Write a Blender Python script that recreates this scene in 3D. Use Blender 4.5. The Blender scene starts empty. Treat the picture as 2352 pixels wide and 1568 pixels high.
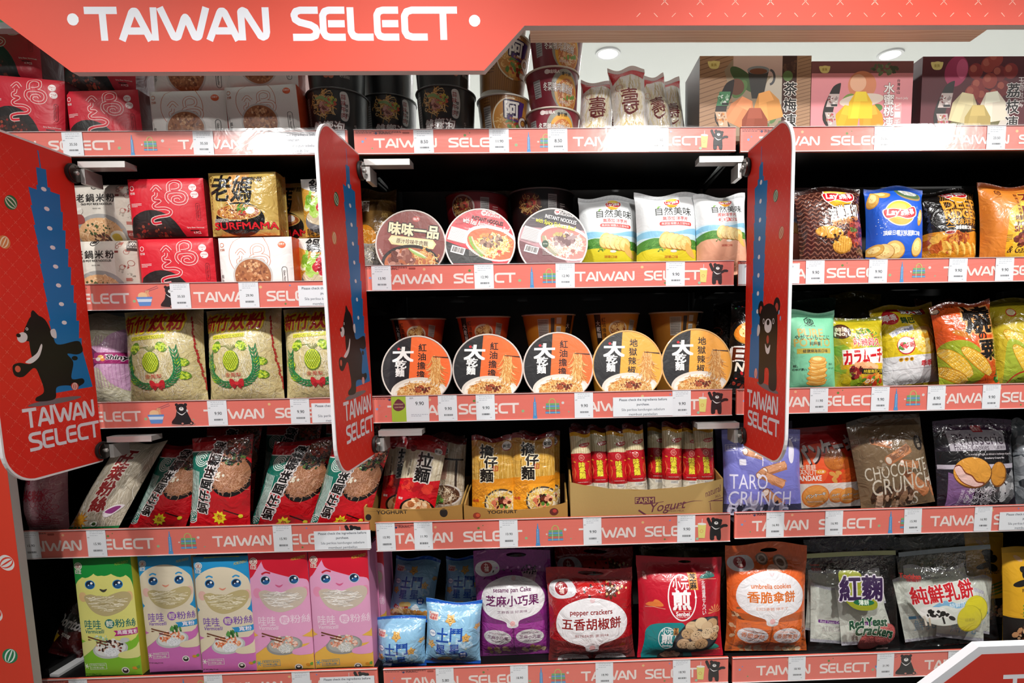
import bpy, math, random
import numpy as np
from mathutils import Matrix, Vector, Euler
from mathutils.geometry import tessellate_polygon
SC = bpy.context.scene
COL = SC.collection
# ---------------------------------------------------------------- camera, world, lights, exposure
F, TILT, YAW, ROLL, PX, PY = 1300.0, .107308, .029464, -.017557, 1297.855, 910.244
CD = F / 955.0           # camera distance to the rail plane (Y = 0)
CZ = 1.45                # camera height; shelf heights below are given relative to it
def cam_axes():
    cy, sy, ct, st, cr, sr = math.cos(YAW), math.sin(YAW), math.cos(TILT), math.sin(TILT), math.cos(ROLL), math.sin(ROLL)
    fw = np.array([sy*ct, cy*ct, -st]); r0 = np.array([cy, -sy, 0]); u0 = np.cross(r0, fw)
    return cr*r0 + sr*u0, -sr*r0 + cr*u0, fw
RT, UP, FW = cam_axes()
def at(x, y, Y=0.0):
    d = (x-PX)/F*RT + (PY-y)/F*UP + FW
    return np.array([0, -CD, 0]) + d*((Y+CD)/d[1])
cam = bpy.data.objects.new('camera', bpy.data.cameras.new('camera'))
COL.objects.link(cam); SC.camera = cam
cam.matrix_world = Matrix(((RT[0], UP[0], -FW[0], 0), (RT[1], UP[1], -FW[1], -CD), (RT[2], UP[2], -FW[2], CZ), (0, 0, 0, 1)))
cam.data.sensor_width = 36; cam.data.lens = F/2352*36
cam.data.shift_x = (1176-PX)/2352; cam.data.shift_y = (PY-784)/2352
cam.data.clip_start = .02
SC.view_settings.view_transform = 'Standard'; SC.view_settings.look = 'None'
SC.view_settings.exposure = -0.14; SC.view_settings.gamma = 1.0; SC.view_settings.use_curve_mapping = False
W_ = bpy.data.worlds.new('World'); SC.world = W_; W_.use_nodes = True
W_.node_tree.nodes['Background'].inputs[0].default_value = (.93, .97, 1, 1)
W_.node_tree.nodes['Background'].inputs[1].default_value = .12
ZCEIL = CZ + 1.45
def spot(x, y, tx, tz, power, size=62, blend=.9, rad=.05, col=(1, .975, .94)):
    l = bpy.data.lights.new('track_spot', 'SPOT'); l.energy = power; l.spot_size = math.radians(size); l.spot_blend = blend; l.shadow_soft_size = rad; l.color = col
    o = bpy.data.objects.new('track_spot', l); COL.objects.link(o); o.location = (x, y, ZCEIL-.1)
    o.rotation_euler = (Vector((tx, 0, CZ+tz))-o.location).to_track_quat('-Z', 'Y').to_euler(); return o
def lamp(name, loc, power, size, rot=(0, 0, 0), col=(1, .98, .95), shape='SQUARE'):
    l = bpy.data.lights.new(name, 'AREA'); l.energy = power; l.size = size; l.shape = shape; l.color = col
    o = bpy.data.objects.new(name, l); o.location = loc; o.rotation_euler = rot; COL.objects.link(o); return o
for x, tx, e in ((-1.35, -1.0, 84), (-.35, -.3, 112), (.7, .55, 118), (1.75, 1.3, 112)):      # track over the aisle, close to the shelves
    spot(x, -1.2, tx, -.7, e*1.15, 75)
for x, e in ((-1.9, 95), (.64, 165), (2.7, 165)):                         # second track across the aisle
    spot(x, -2.8, x*.45, .6, e, 34, 1., rad=.06)
for x, y in ((.345, 1.7), (1.685, 1.7)):
    spot(x, y, x, -2.0, 50, 120)
for x in (-1.5, 1., 3.5): lamp('rear_fill_lamp', (x, 4.6, ZCEIL-.02), 160, 1.2, shape='SQUARE', col=(.95, .98, 1))  # unseen fill lamps added behind the unit to brighten the ceiling

# ---------------------------------------------------------------- colour, materials
def lin(h):
    if not isinstance(h, str): return h
    if len(h) == 3: h = ''.join(c*2 for c in h)
    c = [int(h[i:i+2], 16)/255 for i in (0, 2, 4)]
    return tuple(v/12.92 if v <= .04045 else ((v+.055)/1.055)**2.4 for v in c)
MATS = {}
def mat(name, rough=.5, coat=0., metal=0., bump=0., bscale=40., col=None, spec=.5, crough=.08, bdist=.004, alpha=1., emit=0., stretch=(1, 1, 1), hue=0.):
    if name in MATS: return MATS[name]
    m = bpy.data.materials.new(name); m.use_nodes = True; nt = m.node_tree; b = nt.nodes['Principled BSDF']; L = nt.links.new
    b.inputs['Roughness'].default_value = rough; b.inputs['Coat Weight'].default_value = coat; b.inputs['Coat Roughness'].default_value = crough
    b.inputs['Metallic'].default_value = metal; b.inputs['Specular IOR Level'].default_value = spec; b.inputs['Alpha'].default_value = alpha
    if col is None:
        a = nt.nodes.new('ShaderNodeAttribute'); a.attribute_name = 'ink'; L(a.outputs['Color'], b.inputs['Base Color'])
    else:
        b.inputs['Base Color'].default_value = (*lin(col), 1)
    if emit: b.inputs['Emission Color'].default_value = (*lin(col), 1); b.inputs['Emission Strength'].default_value = emit
    if bump:
        tc = nt.nodes.new('ShaderNodeTexCoord'); mp = nt.nodes.new('ShaderNodeMapping'); n = nt.nodes.new('ShaderNodeTexNoise'); bp = nt.nodes.new('ShaderNodeBump')
        oi = nt.nodes.new('ShaderNodeObjectInfo'); mp.inputs['Scale'].default_value = stretch
        n.inputs['Scale'].default_value = bscale; n.inputs['Detail'].default_value = 3; n.inputs['Distortion'].default_value = 1.2
        cm = nt.nodes.new('ShaderNodeMath'); cm.operation = 'MULTIPLY'; cm.inputs[1].default_value = 7.
        L(oi.outputs['Random'], cm.inputs[0]); L(cm.outputs[0], mp.inputs['Location'])
        L(tc.outputs['Object'], mp.inputs['Vector']); L(mp.outputs[0], n.inputs['Vector'])
        bp.inputs['Strength'].default_value = bump; bp.inputs['Distance'].default_value = bdist
        L(n.outputs['Fac'], bp.inputs['Height']); L(bp.outputs[0], b.inputs['Normal']); L(bp.outputs[0], b.inputs['Coat Normal'])
    MATS[name] = m; return m
PAPER = mat('printed_paper', .55, 0, bump=.15, bscale=25)
CARD = mat('printed_card', .5, .03, crough=.3, spec=.3)
BOARDM = mat('cardboard', .8, bump=.2, bscale=120, bdist=.001)
FILM = mat('printed_film', .35, .55, bump=.5, bscale=28, bdist=.006, crough=.12)
MATTE = mat('matte_film', .5, .12, bump=.4, bscale=22, bdist=.006, crough=.3)
GLOSS = mat('glossy_film', .25, 1., bump=.75, bscale=32, bdist=.007, crough=.06)
CLEARPACK = mat('clear_wrapped', .5, 1., bump=.6, bscale=42, bdist=.005, crough=.06)
LID = mat('foil_lid', .4, .5, bump=.25, bscale=35, bdist=.003, crough=.1)
CUP = mat('paper_cup', .45, .35, bump=.2, bscale=40, bdist=.002, crough=.12)
SIGN = mat('printed_sign', .5, .06, crough=.25, spec=.25)
STRIP = mat('printed_strip', .4, .3, crough=.2, bump=.08, bscale=14, stretch=(1, 1, 6))
def clear_mat(name, fac, rough, bump=.0, bscale=40, tint=(1, 1, 1), fr=.12):
    if name in MATS: return MATS[name]
    m = bpy.data.materials.new(name); m.use_nodes = True; nt = m.node_tree; nt.nodes.remove(nt.nodes['Principled BSDF']); L = nt.links.new
    t = nt.nodes.new('ShaderNodeBsdfTransparent'); t.inputs[0].default_value = (*tint, 1)
    g = nt.nodes.new('ShaderNodeBsdfGlossy'); g.inputs['Roughness'].default_value = rough
    lw = nt.nodes.new('ShaderNodeFresnel'); lw.inputs[0].default_value = 1.45
    mm = nt.nodes.new('ShaderNodeMath'); mm.operation = 'MULTIPLY_ADD'; mm.inputs[1].default_value = fr; mm.inputs[2].default_value = fac
    x = nt.nodes.new('ShaderNodeMixShader'); L(lw.outputs[0], mm.inputs[0]); L(mm.outputs[0], x.inputs[0]); L(t.outputs[0], x.inputs[1]); L(g.outputs[0], x.inputs[2])
    L(x.outputs[0], nt.nodes['Material Output'].inputs[0])
    if bump:
        tc = nt.nodes.new('ShaderNodeTexCoord'); n = nt.nodes.new('ShaderNodeTexNoise'); bp = nt.nodes.new('ShaderNodeBump')
        n.inputs['Scale'].default_value = bscale; n.inputs['Detail'].default_value = 3; n.inputs['Distortion'].default_value = 1.5
        bp.inputs['Strength'].default_value = bump; bp.inputs['Distance'].default_value = .006
        L(tc.outputs['Object'], n.inputs['Vector']); L(n.outputs['Fac'], bp.inputs['Height'])
        L(bp.outputs[0], g.inputs['Normal']); L(bp.outputs[0], lw.inputs['Normal'])
    MATS[name] = m; return m
CLEAR = clear_mat('clear_plastic', .05, .12, .12, 12)
WRAP = clear_mat('clear_film', .05, .1, .9, 34)

# ---------------------------------------------------------------- flat artwork -> triangles
TXT = {}
def glyphs(s, b=0.):
    k = (s, b)
    if k not in TXT:
        c = bpy.data.curves.new('t', 'FONT'); c.body = s; c.offset = b; c.resolution_u = 3
        o = bpy.data.objects.new('t', c); COL.objects.link(o)
        dg = bpy.context.evaluated_depsgraph_get(); dg.update(); m = o.evaluated_get(dg).to_mesh(); m.calc_loop_triangles()
        v = np.zeros(len(m.vertices)*3, np.float32); m.vertices.foreach_get('co', v)
        t = np.zeros(len(m.loop_triangles)*3, np.int32); m.loop_triangles.foreach_get('vertices', t)
        TXT[k] = (v.reshape(-1, 3)[:, :2].astype(float)*[1, -1], t.reshape(-1, 3))
        o.evaluated_get(dg).to_mesh_clear(); bpy.data.objects.remove(o); bpy.data.curves.remove(c)
    return TXT[k]
def tri_poly(loops):
    t = tessellate_polygon([[Vector((x, y, 0)) for x, y in l] for l in loops])
    return np.array([p for l in loops for p in l], float), np.array(t, int).reshape(-1, 3)
def smooth(pts, k=6, closed=False):
    P = [np.array(p, float) for p in pts]; n = len(P); out = []
    for i in range(n if closed else n-1):
        g = lambda j: P[j % n] if closed else P[min(max(j, 0), n-1)]
        a, b, c, d = g(i-1), g(i), g(i+1), g(i+2)
        for j in range(k):
            t = j/k
            out.append(.5*(2*b+(c-a)*t+(2*a-5*b+4*c-d)*t*t+(3*b-a-3*c+d)*t**3))
    if not closed: out.append(P[-1])
    return [tuple(p) for p in out]
def arc(x, y, rx, ry, a0, a1, n=12):
    return [(x+rx*math.cos(math.radians(a0+(a1-a0)*i/n)), y+ry*math.sin(math.radians(a0+(a1-a0)*i/n))) for i in range(n+1)]
class Art:
    STEP = .000006
    def __init__(s, W, H, ox=0, oy=0):
        s.W, s.H, s.it, s.z, s.o = W, H, [], .00005, np.array([ox, oy], float)
    def add(s, v, t, c, dz=None):
        s.it.append((np.asarray(v, float)-s.o, np.asarray(t, int).reshape(-1, 3), lin(c), s.z)); s.z += s.STEP if dz is None else dz
    def poly(s, pts, c, dz=None):
        s.add(*tri_poly([pts]), c, dz)
    def base(s, c, holes=()):
        x, y = s.o; s.add(*tri_poly([[(x, y), (x+s.W, y), (x+s.W, y+s.H), (x, y+s.H)], *holes]), c)
    def blob(s, pts, c, k=6):
        s.poly(smooth(pts, k, True), c)
    def rect(s, x0, y0, x1, y1, c):
        s.add([(x0, y0), (x1, y0), (x1, y1), (x0, y1)], [(0, 1, 2), (0, 2, 3)], c)
    def rrect(s, x0, y0, x1, y1, r, c):
        s.poly(arc(x0+r, y0+r, r, r, 180, 270, 5)+arc(x1-r, y0+r, r, r, 270, 360, 5)+arc(x1-r, y1-r, r, r, 0, 90, 5)+arc(x0+r, y1-r, r, r, 90, 180, 5), c)
    def ell(s, x, y, rx, ry, c, rot=0, n=None, dz=None):
        n = n or (36 if max(rx, ry) > 12 else 20 if max(rx, ry) > 5 else 12); a = np.linspace(0, 2*np.pi, n, False); cr, sr = math.cos(math.radians(rot)), math.sin(math.radians(rot))
        u, v = rx*np.cos(a), ry*np.sin(a)
        s.add(np.stack([x+u*cr-v*sr, y+u*sr+v*cr], 1), [(0, i, i+1) for i in range(1, n-1)], c, dz)
    def line(s, pts, w, c, closed=False, dz=None, taper=False):
        P = np.array(pts, float); n = len(P)
        if n < 2: return
        prev = np.roll(P, 1, 0) if closed else np.vstack([2*P[0]-P[1], P[:-1]]); nxt = np.roll(P, -1, 0) if closed else np.vstack([P[1:], 2*P[-1]-P[-2]])
        d1 = P-prev; d2 = nxt-P; d1 /= np.linalg.norm(d1, axis=1, keepdims=True)+1e-9; d2 /= np.linalg.norm(d2, axis=1, keepdims=True)+1e-9
        t = d1+d2; t /= np.linalg.norm(t, axis=1, keepdims=True)+1e-9; nn = np.stack([-t[:, 1], t[:, 0]], 1); m = np.maximum((nn*np.stack([-d2[:, 1], d2[:, 0]], 1)).sum(1), .45)
        wd = np.full(n, w/2.) if not taper else w/2*np.sin(np.linspace(.25, math.pi-.1, n))
        off = nn*(wd/m)[:, None]; V = np.vstack([P+off, P-off]); T = []
        for i in range(n if closed else n-1):
            j = (i+1) % n; T += [(i, j, n+j), (i, n+j, n+i)]
        s.add(V, T, c, dz)
    def text(s, t, x, y, w, c, h=None, rot=0, b=0., out=None, ow=.05, skew=0., arcd=0., sh=None):
        """text fitted to width w (and height h), centred on x, y"""
        v, tr = glyphs(t)
        if not len(v): return
        lo, hi = v.min(0), v.max(0); sx = w/(hi[0]-lo[0]); sy = (h/(hi[1]-lo[1])) if h else sx
        ctr = (lo+hi)/2; cr, sr = math.cos(math.radians(rot)), math.sin(math.radians(rot))
        def mp(q):
            q = (q-ctr)*[sx, sy]; q = np.stack([q[:, 0]-skew*q[:, 1], q[:, 1]], 1)
            if arcd: q[:, 1] += arcd*((2*q[:, 0]/w)**2)
            return np.stack([x+q[:, 0]*cr-q[:, 1]*sr, y+q[:, 0]*sr+q[:, 1]*cr], 1)
        def thick(d, n, col):      # heavier strokes: the sign again, moved a little every way
            if d <= 0: return s.add(mp(v), tr, col)
            P = [v+np.array([d*math.cos(a), d*math.sin(a)]) for a in np.arange(n)*2*math.pi/n+math.pi/4]+([v] if d > .03 else [])
            for p in P: s.add(mp(p), tr, col, .0000014)
            s.z += s.STEP
        if out: thick(max(b, 0)+ow, 8, out)
        thick(b*.8, 4, c)
    def vtext(s, t, x, y, w, step, c, dx=0, **k):
        """one sign under the other, from y (centre of the first)"""
        for i, ch in enumerate(t): s.text(ch, x+dx*i, y+i*step, w, c, w*.98, **k)
    def micro(s, x, y, w, n, c, lh=3, th=1.1, seed=0, al=.6):
        """lines of print too small to read: broken hairlines"""
        r = random.Random(seed)
        for i in range(n):
            px = x; e = x+w*(1 if i < n-1 else al)
            while px < e:
                l = min(r.uniform(2, 7), e-px)
                if l > .8: s.rect(px, y+i*lh, px+l, y+i*lh+th, c)
                px += l+1.2
    def fill(s, x, y, rx, ry, cols, n, seed=0, size=(3, 7), rot=None, lng=(.5, 1.), ymax=None):
        """heap of small pieces inside an ellipse"""
        r = random.Random(seed); st = .0000018
        for _ in range(n):
            a, q = r.uniform(0, 6.283), math.sqrt(r.random()); sz = r.uniform(*size)
            px, py = x+rx*q*math.cos(a), y+ry*q*math.sin(a)
            if ymax is not None and py > ymax: continue
            k = r.randint(5, 8); ro = r.uniform(0, 6.28) if rot is None else rot; l = r.uniform(*lng)
            pts = [(px+sz*math.cos(ro)*math.cos(6.283*i/k)*r.uniform(.7, 1.1)-sz*l*math.sin(ro)*math.sin(6.283*i/k), py+sz*math.sin(ro)*math.cos(6.283*i/k)+sz*l*math.cos(ro)*math.sin(6.283*i/k)*r.uniform(.7, 1.1)) for i in range(k)]
            s.add(pts, [(0, i, i+1) for i in range(1, k-1)], r.choice(cols), st)
    def strands(s, x, y, rx, ry, cols, n, seed=0, w=1.2, ln=14, wig=.5, dirn=None, box=False):
        r = random.Random(seed); w *= .66
        if n < 200: n = int(n*1.7); ln *= .8
        for _ in range(n):
            if box: px, py = x+r.uniform(-rx, rx), y+r.uniform(-ry, ry)
            else:
                a, q = r.uniform(0, 6.283), math.sqrt(r.random()); px, py = x+rx*q*math.cos(a), y+ry*q*math.sin(a)
            d = r.uniform(0, 6.283) if dirn is None else math.radians(dirn)+r.gauss(0, wig*.5); pts = [(px, py)]; cv = r.uniform(-wig, wig)
            for i in range(5):
                px += ln/5*math.cos(d); py += ln/5*math.sin(d); d += cv+r.uniform(-wig, wig)*.4; pts.append((px, py))
            s.line(pts, w*r.uniform(.7, 1.3), r.choice(cols), dz=.0000012)
    def bowl(s, x, y, rx, ry, cols, rim='eee', seed=0, n=60, noodle=None, inner=.86, nn=50, size=(3, 6)):
        s.ell(x, y, rx, ry, rim, n=32); s.ell(x, y, rx*inner, ry*inner, cols[0], n=32)
        if noodle: s.strands(x, y, rx*.72, ry*.72, noodle, nn, seed, max(1., rx*.035), rx*.5, .9)
        s.fill(x, y, rx*.7, ry*.7, cols[1:], n, seed+1, size)
    def tris(s, n, m):
        """all artwork clipped to the surface grid n x m -> grid coordinates, colour, lift"""
        G, C, Z = [], [], []
        for v, t, c, z in s.it:
            g = np.stack([v[:, 0]/s.W*n, (1-v[:, 1]/s.H)*m], 1)[t]; G.append(g); C.append(np.tile(c, (len(g), 1))); Z.append(np.full(len(g), z))
        G, C, Z = np.concatenate(G), np.concatenate(C), np.concatenate(Z)
        G = np.round(G*4096)/4096
        for f in (lambda g: g[..., 0], lambda g: g[..., 1], lambda g: g[..., 0]-g[..., 1]):
            G, C, Z = cut(G, C, Z, f)
        c = G.mean(1); area = np.abs((G[:, 1, 0]-G[:, 0, 0])*(G[:, 2, 1]-G[:, 0, 1])-(G[:, 2, 0]-G[:, 0, 0])*(G[:, 1, 1]-G[:, 0, 1]))
        k = (c[:, 0] > 0) & (c[:, 0] < n) & (c[:, 1] > 0) & (c[:, 1] < m) & (area > 1e-6)
        return G[k], C[k], Z[k]
def cut(G, C, Z, f):
    for _ in range(12):
        v = f(G); lo = np.floor(v.min(1)+1e-6); hi = np.ceil(v.max(1)-1e-6); need = hi-lo > 1.5
        if not need.any(): break
        K = ~need; g, c, z = G[need], C[need], Z[need]; v = v[need]; L = np.round((lo[need]+hi[need])/2)
        L = np.where(L <= lo[need], lo[need]+1, np.where(L >= hi[need], hi[need]-1, L))
        d = v-L[:, None]; s = d > 0; lone = np.where(s.sum(1) == 1, s.argmax(1), (~s).argmax(1))
        flat = (s.sum(1) == 0) | (s.sum(1) == 3)
        ix = np.arange(len(g)); r = lambda k: g[ix, (lone+k) % 3]; rd = lambda k: d[ix, (lone+k) % 3]
        a, b, e = r(0), r(1), r(2); da, db, de = rd(0), rd(1), rd(2)
        t1 = np.clip(da/np.where(np.abs(da-db) < 1e-12, 1, da-db), 0, 1)[:, None]; t2 = np.clip(da/np.where(np.abs(da-de) < 1e-12, 1, da-de), 0, 1)[:, None]
        p, q = a+(b-a)*t1, a+(e-a)*t2
        new = np.concatenate([np.stack([a, p, q], 1), np.stack([p, b, e], 1), np.stack([p, e, q], 1)])
        nc, nz = np.concatenate([c]*3), np.concatenate([z]*3)
        ar = np.abs((new[:, 1, 0]-new[:, 0, 0])*(new[:, 2, 1]-new[:, 0, 1])-(new[:, 2, 0]-new[:, 0, 0])*(new[:, 1, 1]-new[:, 0, 1])); k = ar > 1e-9
        G, C, Z = np.concatenate([G[K], new[k]]), np.concatenate([C[K], nc[k]]), np.concatenate([Z[K], nz[k]])
    return G, C, Z

# ---------------------------------------------------------------- surfaces and meshes
class Surf:
    def __init__(s, P, N=None):
        s.P = np.asarray(P, float); s.n, s.m = s.P.shape[0]-1, s.P.shape[1]-1
        if N is None:
            N = np.cross(np.gradient(s.P, axis=0), np.gradient(s.P, axis=1)); N /= np.linalg.norm(N, axis=2, keepdims=True)+1e-12
        s.N = N
    def ev(s, g, A):
        u = np.clip(g[:, 0], 0, s.n); v = np.clip(g[:, 1], 0, s.m); i = np.minimum(u.astype(int), s.n-1); j = np.minimum(v.astype(int), s.m-1); a, b = (u-i)[:, None], (v-j)[:, None]
        p00, p10, p01, p11 = A[i, j], A[i+1, j], A[i, j+1], A[i+1, j+1]
        return np.where(a > b, p00+a*(p10-p00)+b*(p11-p10), p00+b*(p01-p00)+a*(p11-p01))
class MB:
    def __init__(s): s.V, s.N, s.C, s.T, s.k = [], [], [], [], 0
    def raw(s, V, N, C, T):
        s.V.append(np.asarray(V, float)); s.N.append(np.asarray(N, float)); s.C.append(np.asarray(C, float)); s.T.append(np.asarray(T, int).reshape(-1, 3)+s.k); s.k += len(V)
    def art(s, surf, art, disc=False):
        G, C, Z = art.tris(surf.n, surf.m); g = G.reshape(-1, 2)
        if disc:
            q = g/[surf.n/2, surf.m/2]-1; rr = np.linalg.norm(q, axis=1); k = np.where(rr > 1, 1/np.maximum(rr, 1e-9), 1.); g = (q*k[:, None]+1)*[surf.n/2, surf.m/2]
            G = g.reshape(-1, 3, 2); ar = np.abs((G[:, 1, 0]-G[:, 0, 0])*(G[:, 2, 1]-G[:, 0, 1])-(G[:, 2, 0]-G[:, 0, 0])*(G[:, 1, 1]-G[:, 0, 1])) > 1e-5; G, C, Z = G[ar], C[ar], Z[ar]; g = G.reshape(-1, 2)
        P, N = surf.ev(g, surf.P), surf.ev(g, surf.N); N /= np.linalg.norm(N, axis=1, keepdims=True)+1e-12
        P = P+N*np.repeat(Z, 3)[:, None]; C = np.repeat(C, 3, 0)
        key = np.round(np.concatenate([P*2e6, C*1e4], 1)).astype(np.int64); _, ix, inv = np.unique(key, axis=0, return_index=True, return_inverse=True)
        T = inv.reshape(-1, 3); k = (T[:, 0] != T[:, 1]) & (T[:, 1] != T[:, 2]) & (T[:, 0] != T[:, 2])
        a, b, c = G[:, 0], G[:, 1], G[:, 2]; neg = ((b-a)[:, 0]*(c-a)[:, 1]-(b-a)[:, 1]*(c-a)[:, 0]) < 0
        T[neg] = T[neg][:, ::-1]
        s.raw(P[ix], N[ix], C[ix], T[k])
    def grid(s, surf, c, flip=False):
        n, m = surf.n+1, surf.m+1; I = np.arange(n*m).reshape(n, m); a, b, d, e = I[:-1, :-1].ravel(), I[1:, :-1].ravel(), I[1:, 1:].ravel(), I[:-1, 1:].ravel()
        T = np.concatenate([np.stack([a, b, d], 1), np.stack([a, d, e], 1)])
        s.raw(surf.P.reshape(-1, 3), surf.N.reshape(-1, 3)*(-1 if flip else 1), np.tile(lin(c), (n*m, 1)), T[:, ::-1] if flip else T)
    def quad(s, a, b, c, d, col):
        a, b, c, d = (np.array(p, float) for p in (a, b, c, d)); n = np.cross(c-a, d-b); n /= np.linalg.norm(n)+1e-12
        s.raw([a, b, c, d], [n]*4, [lin(col)]*4, [(0, 1, 2), (0, 2, 3)])
    def box(s, x0, x1, y0, y1, z0, z1, c, faces='fbkltu'):
        p = lambda i, j, k: ((x0, x1)[i], (y0, y1)[j], (z0, z1)[k])
        for ch, q in (('f', ((0, 0, 0), (1, 0, 0), (1, 0, 1), (0, 0, 1))), ('k', ((1, 1, 0), (0, 1, 0), (0, 1, 1), (1, 1, 1))), ('l', ((0, 1, 0), (0, 0, 0), (0, 0, 1), (0, 1, 1))), ('b', ((1, 0, 0), (1, 1, 0), (1, 1, 1), (1, 0, 1))), ('t', ((0, 0, 1), (1, 0, 1), (1, 1, 1), (0, 1, 1))), ('u', ((0, 1, 0), (1, 1, 0), (1, 0, 0), (0, 0, 0)))):
            if ch in faces: s.quad(*[p(*i) for i in q], c)
    def prism(s, pts, y0, y1, c, cs=None):
        """outline in x,z extruded along y; front at y0"""
        P, T = tri_poly([pts]); n = len(P); A = np.array([(x, y0, z) for x, z in P]); B = np.array([(x, y1, z) for x, z in P])
        o = sum(pts[i][0]*pts[(i+1) % n][1]-pts[(i+1) % n][0]*pts[i][1] for i in range(n)) > 0
        for X, nn in ((A, -1), (B, 1)): s.raw(X, [(0, nn, 0)]*n, [lin(c)]*n, T)
        for i in range(n):
            j = (i+1) % n; q = (A[i], B[i], B[j], A[j]); s.quad(*(q[::-1] if o else q), cs or c)
    def lathe(s, prof, c, n=40, o=(0, 0, 0), axis='z', smoothp=True):
        """profile [(r, h)]; c: colour or one colour per profile segment"""
        a = np.linspace(0, 2*np.pi, n+1)
        for i in range(len(prof)-1):
            (r0, h0), (r1, h1) = prof[i], prof[i+1]; cc = c[i] if isinstance(c, list) else c; nr, nh = h1-h0, r0-r1; l = math.hypot(nr, nh)+1e-12
            mk = lambda r, h: np.stack([r*np.cos(a), r*np.sin(a), np.full(n+1, h)], 1); V = np.concatenate([mk(r0, h0), mk(r1, h1)]); N = np.tile(np.stack([np.cos(a)*nr/l, np.sin(a)*nr/l, np.full(n+1, nh/l)], 1), (2, 1))
            if axis == 'y': V, N = V[:, [0, 2, 1]]*[1, 1, -1], N[:, [0, 2, 1]]*[1, 1, -1]
            if axis == 'x': V, N = V[:, [2, 1, 0]], N[:, [2, 1, 0]]
            k = np.arange(n); s.raw(V+np.array(o), N, np.tile(lin(cc), (2*n+2, 1)), np.concatenate([np.stack([k, k+1, k+n+2], 1), np.stack([k, k+n+2, k+n+1], 1)]))
    def build(s, name, m, parent=None, smoothn=True):
        V, N, C, T = np.concatenate(s.V), np.concatenate(s.N), np.concatenate(s.C), np.concatenate(s.T)
        # orient the faces to the normals
        fn = np.cross(V[T[:, 1]]-V[T[:, 0]], V[T[:, 2]]-V[T[:, 0]]); bad = (fn*N[T].mean(1)).sum(1) < 0; T[bad] = T[bad][:, ::-1]
        me = bpy.data.meshes.new(name); me.vertices.add(len(V)); me.vertices.foreach_set('co', V.astype(np.float32).ravel())
        me.loops.add(len(T)*3); me.loops.foreach_set('vertex_index', T.astype(np.int32).ravel()); me.polygons.add(len(T))
        me.polygons.foreach_set('loop_start', np.arange(0, len(T)*3, 3, dtype=np.int32)); me.polygons.foreach_set('use_smooth', np.ones(len(T), bool))
        me.update(calc_edges=True)
        at_ = me.color_attributes.new('ink', 'FLOAT_COLOR', 'POINT'); at_.data.foreach_set('color', np.concatenate([C, np.ones((len(C), 1))], 1).astype(np.float32).ravel())
        N = N/(np.linalg.norm(N, axis=1, keepdims=True)+1e-12); me.normals_split_custom_set_from_vertices(N.astype(np.float32))
        me.materials.append(m); o = bpy.data.objects.new(name, me); COL.objects.link(o)
        if parent: o.parent = parent
        return o
def tag(o, label, cat, group=None, kind=None):
    if label: o['label'] = label
    if cat: o['category'] = cat
    if group: o['group'] = group
    if kind: o['kind'] = kind
    return o
def root(name, label, cat, group=None):
    o = bpy.data.objects.new(name, None); o.empty_display_size = .02; COL.objects.link(o); return tag(o, label, cat, group)
def structure(o): o['kind'] = 'structure'; return o
def copy_tree(o, parent=None):
    c = o.copy(); COL.objects.link(c); c.parent = parent
    for ch in o.children: copy_tree(ch, c)
    return c
def gridxy(n, m): return np.meshgrid(np.linspace(0, 1, n+1), np.linspace(0, 1, m+1), indexing='ij')
def plane(w, h, y=0.): 
    u, v = gridxy(1, 1); return Surf(np.stack([(u-.5)*w, np.full_like(u, y), v*h], 2))
def wrinkle(u, v, w, h, seed, amp, edge=.25):
    r = np.random.default_rng(seed); y = np.zeros_like(u)
    for _ in range(7):      # long soft dents
        a = r.uniform(0, np.pi); f = r.uniform(3, 9); y += amp*.5*r.uniform(.2, 1)*np.sin(f*(u*np.cos(a)+v*h/w*np.sin(a))+r.uniform(0, 6.28))
    for e in (v, 1-v):      # pleats running from the seals
        f = r.uniform(14, 26); y += amp*1.1*np.exp(-e/edge*2)*np.sin(f*u*1.0+r.uniform(0, 6.28)+3*np.sin(5*u))*np.minimum(1, e*12)
    return y
def pillow(w, h, t, n=16, m=20, pinch=.05, seal=.05, top=None, seed=0, wr=.002, bsq=.5, flare=0.):
    u, v = gridxy(n, m); s = 2*u-1; tt = np.clip((v-seal)/(1-seal-(seal if top is None else top)), 0, 1); f = np.sin(np.pi*tt)**bsq; b = np.maximum(0, 1-np.abs(s)**2.4)**.62*f
    y = -t*b + wrinkle(u, v, w, h, seed, wr)*np.minimum(1, f*1.5)*(1-np.abs(s)**4)
    x = s*w/2*(1-pinch*f+flare*(v-.5)); z = v*h + .012*h*np.sin(np.pi*(s+1)/2)*0
    r = np.random.default_rng(seed+99); z = z+(v > .5)*.006*np.sin(s*r.uniform(1, 4)+r.uniform(0, 6))*v**6
    return Surf(np.stack([x, y, z], 2)), Surf(np.stack([x, .45*t*b+.0012, z], 2))
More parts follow.
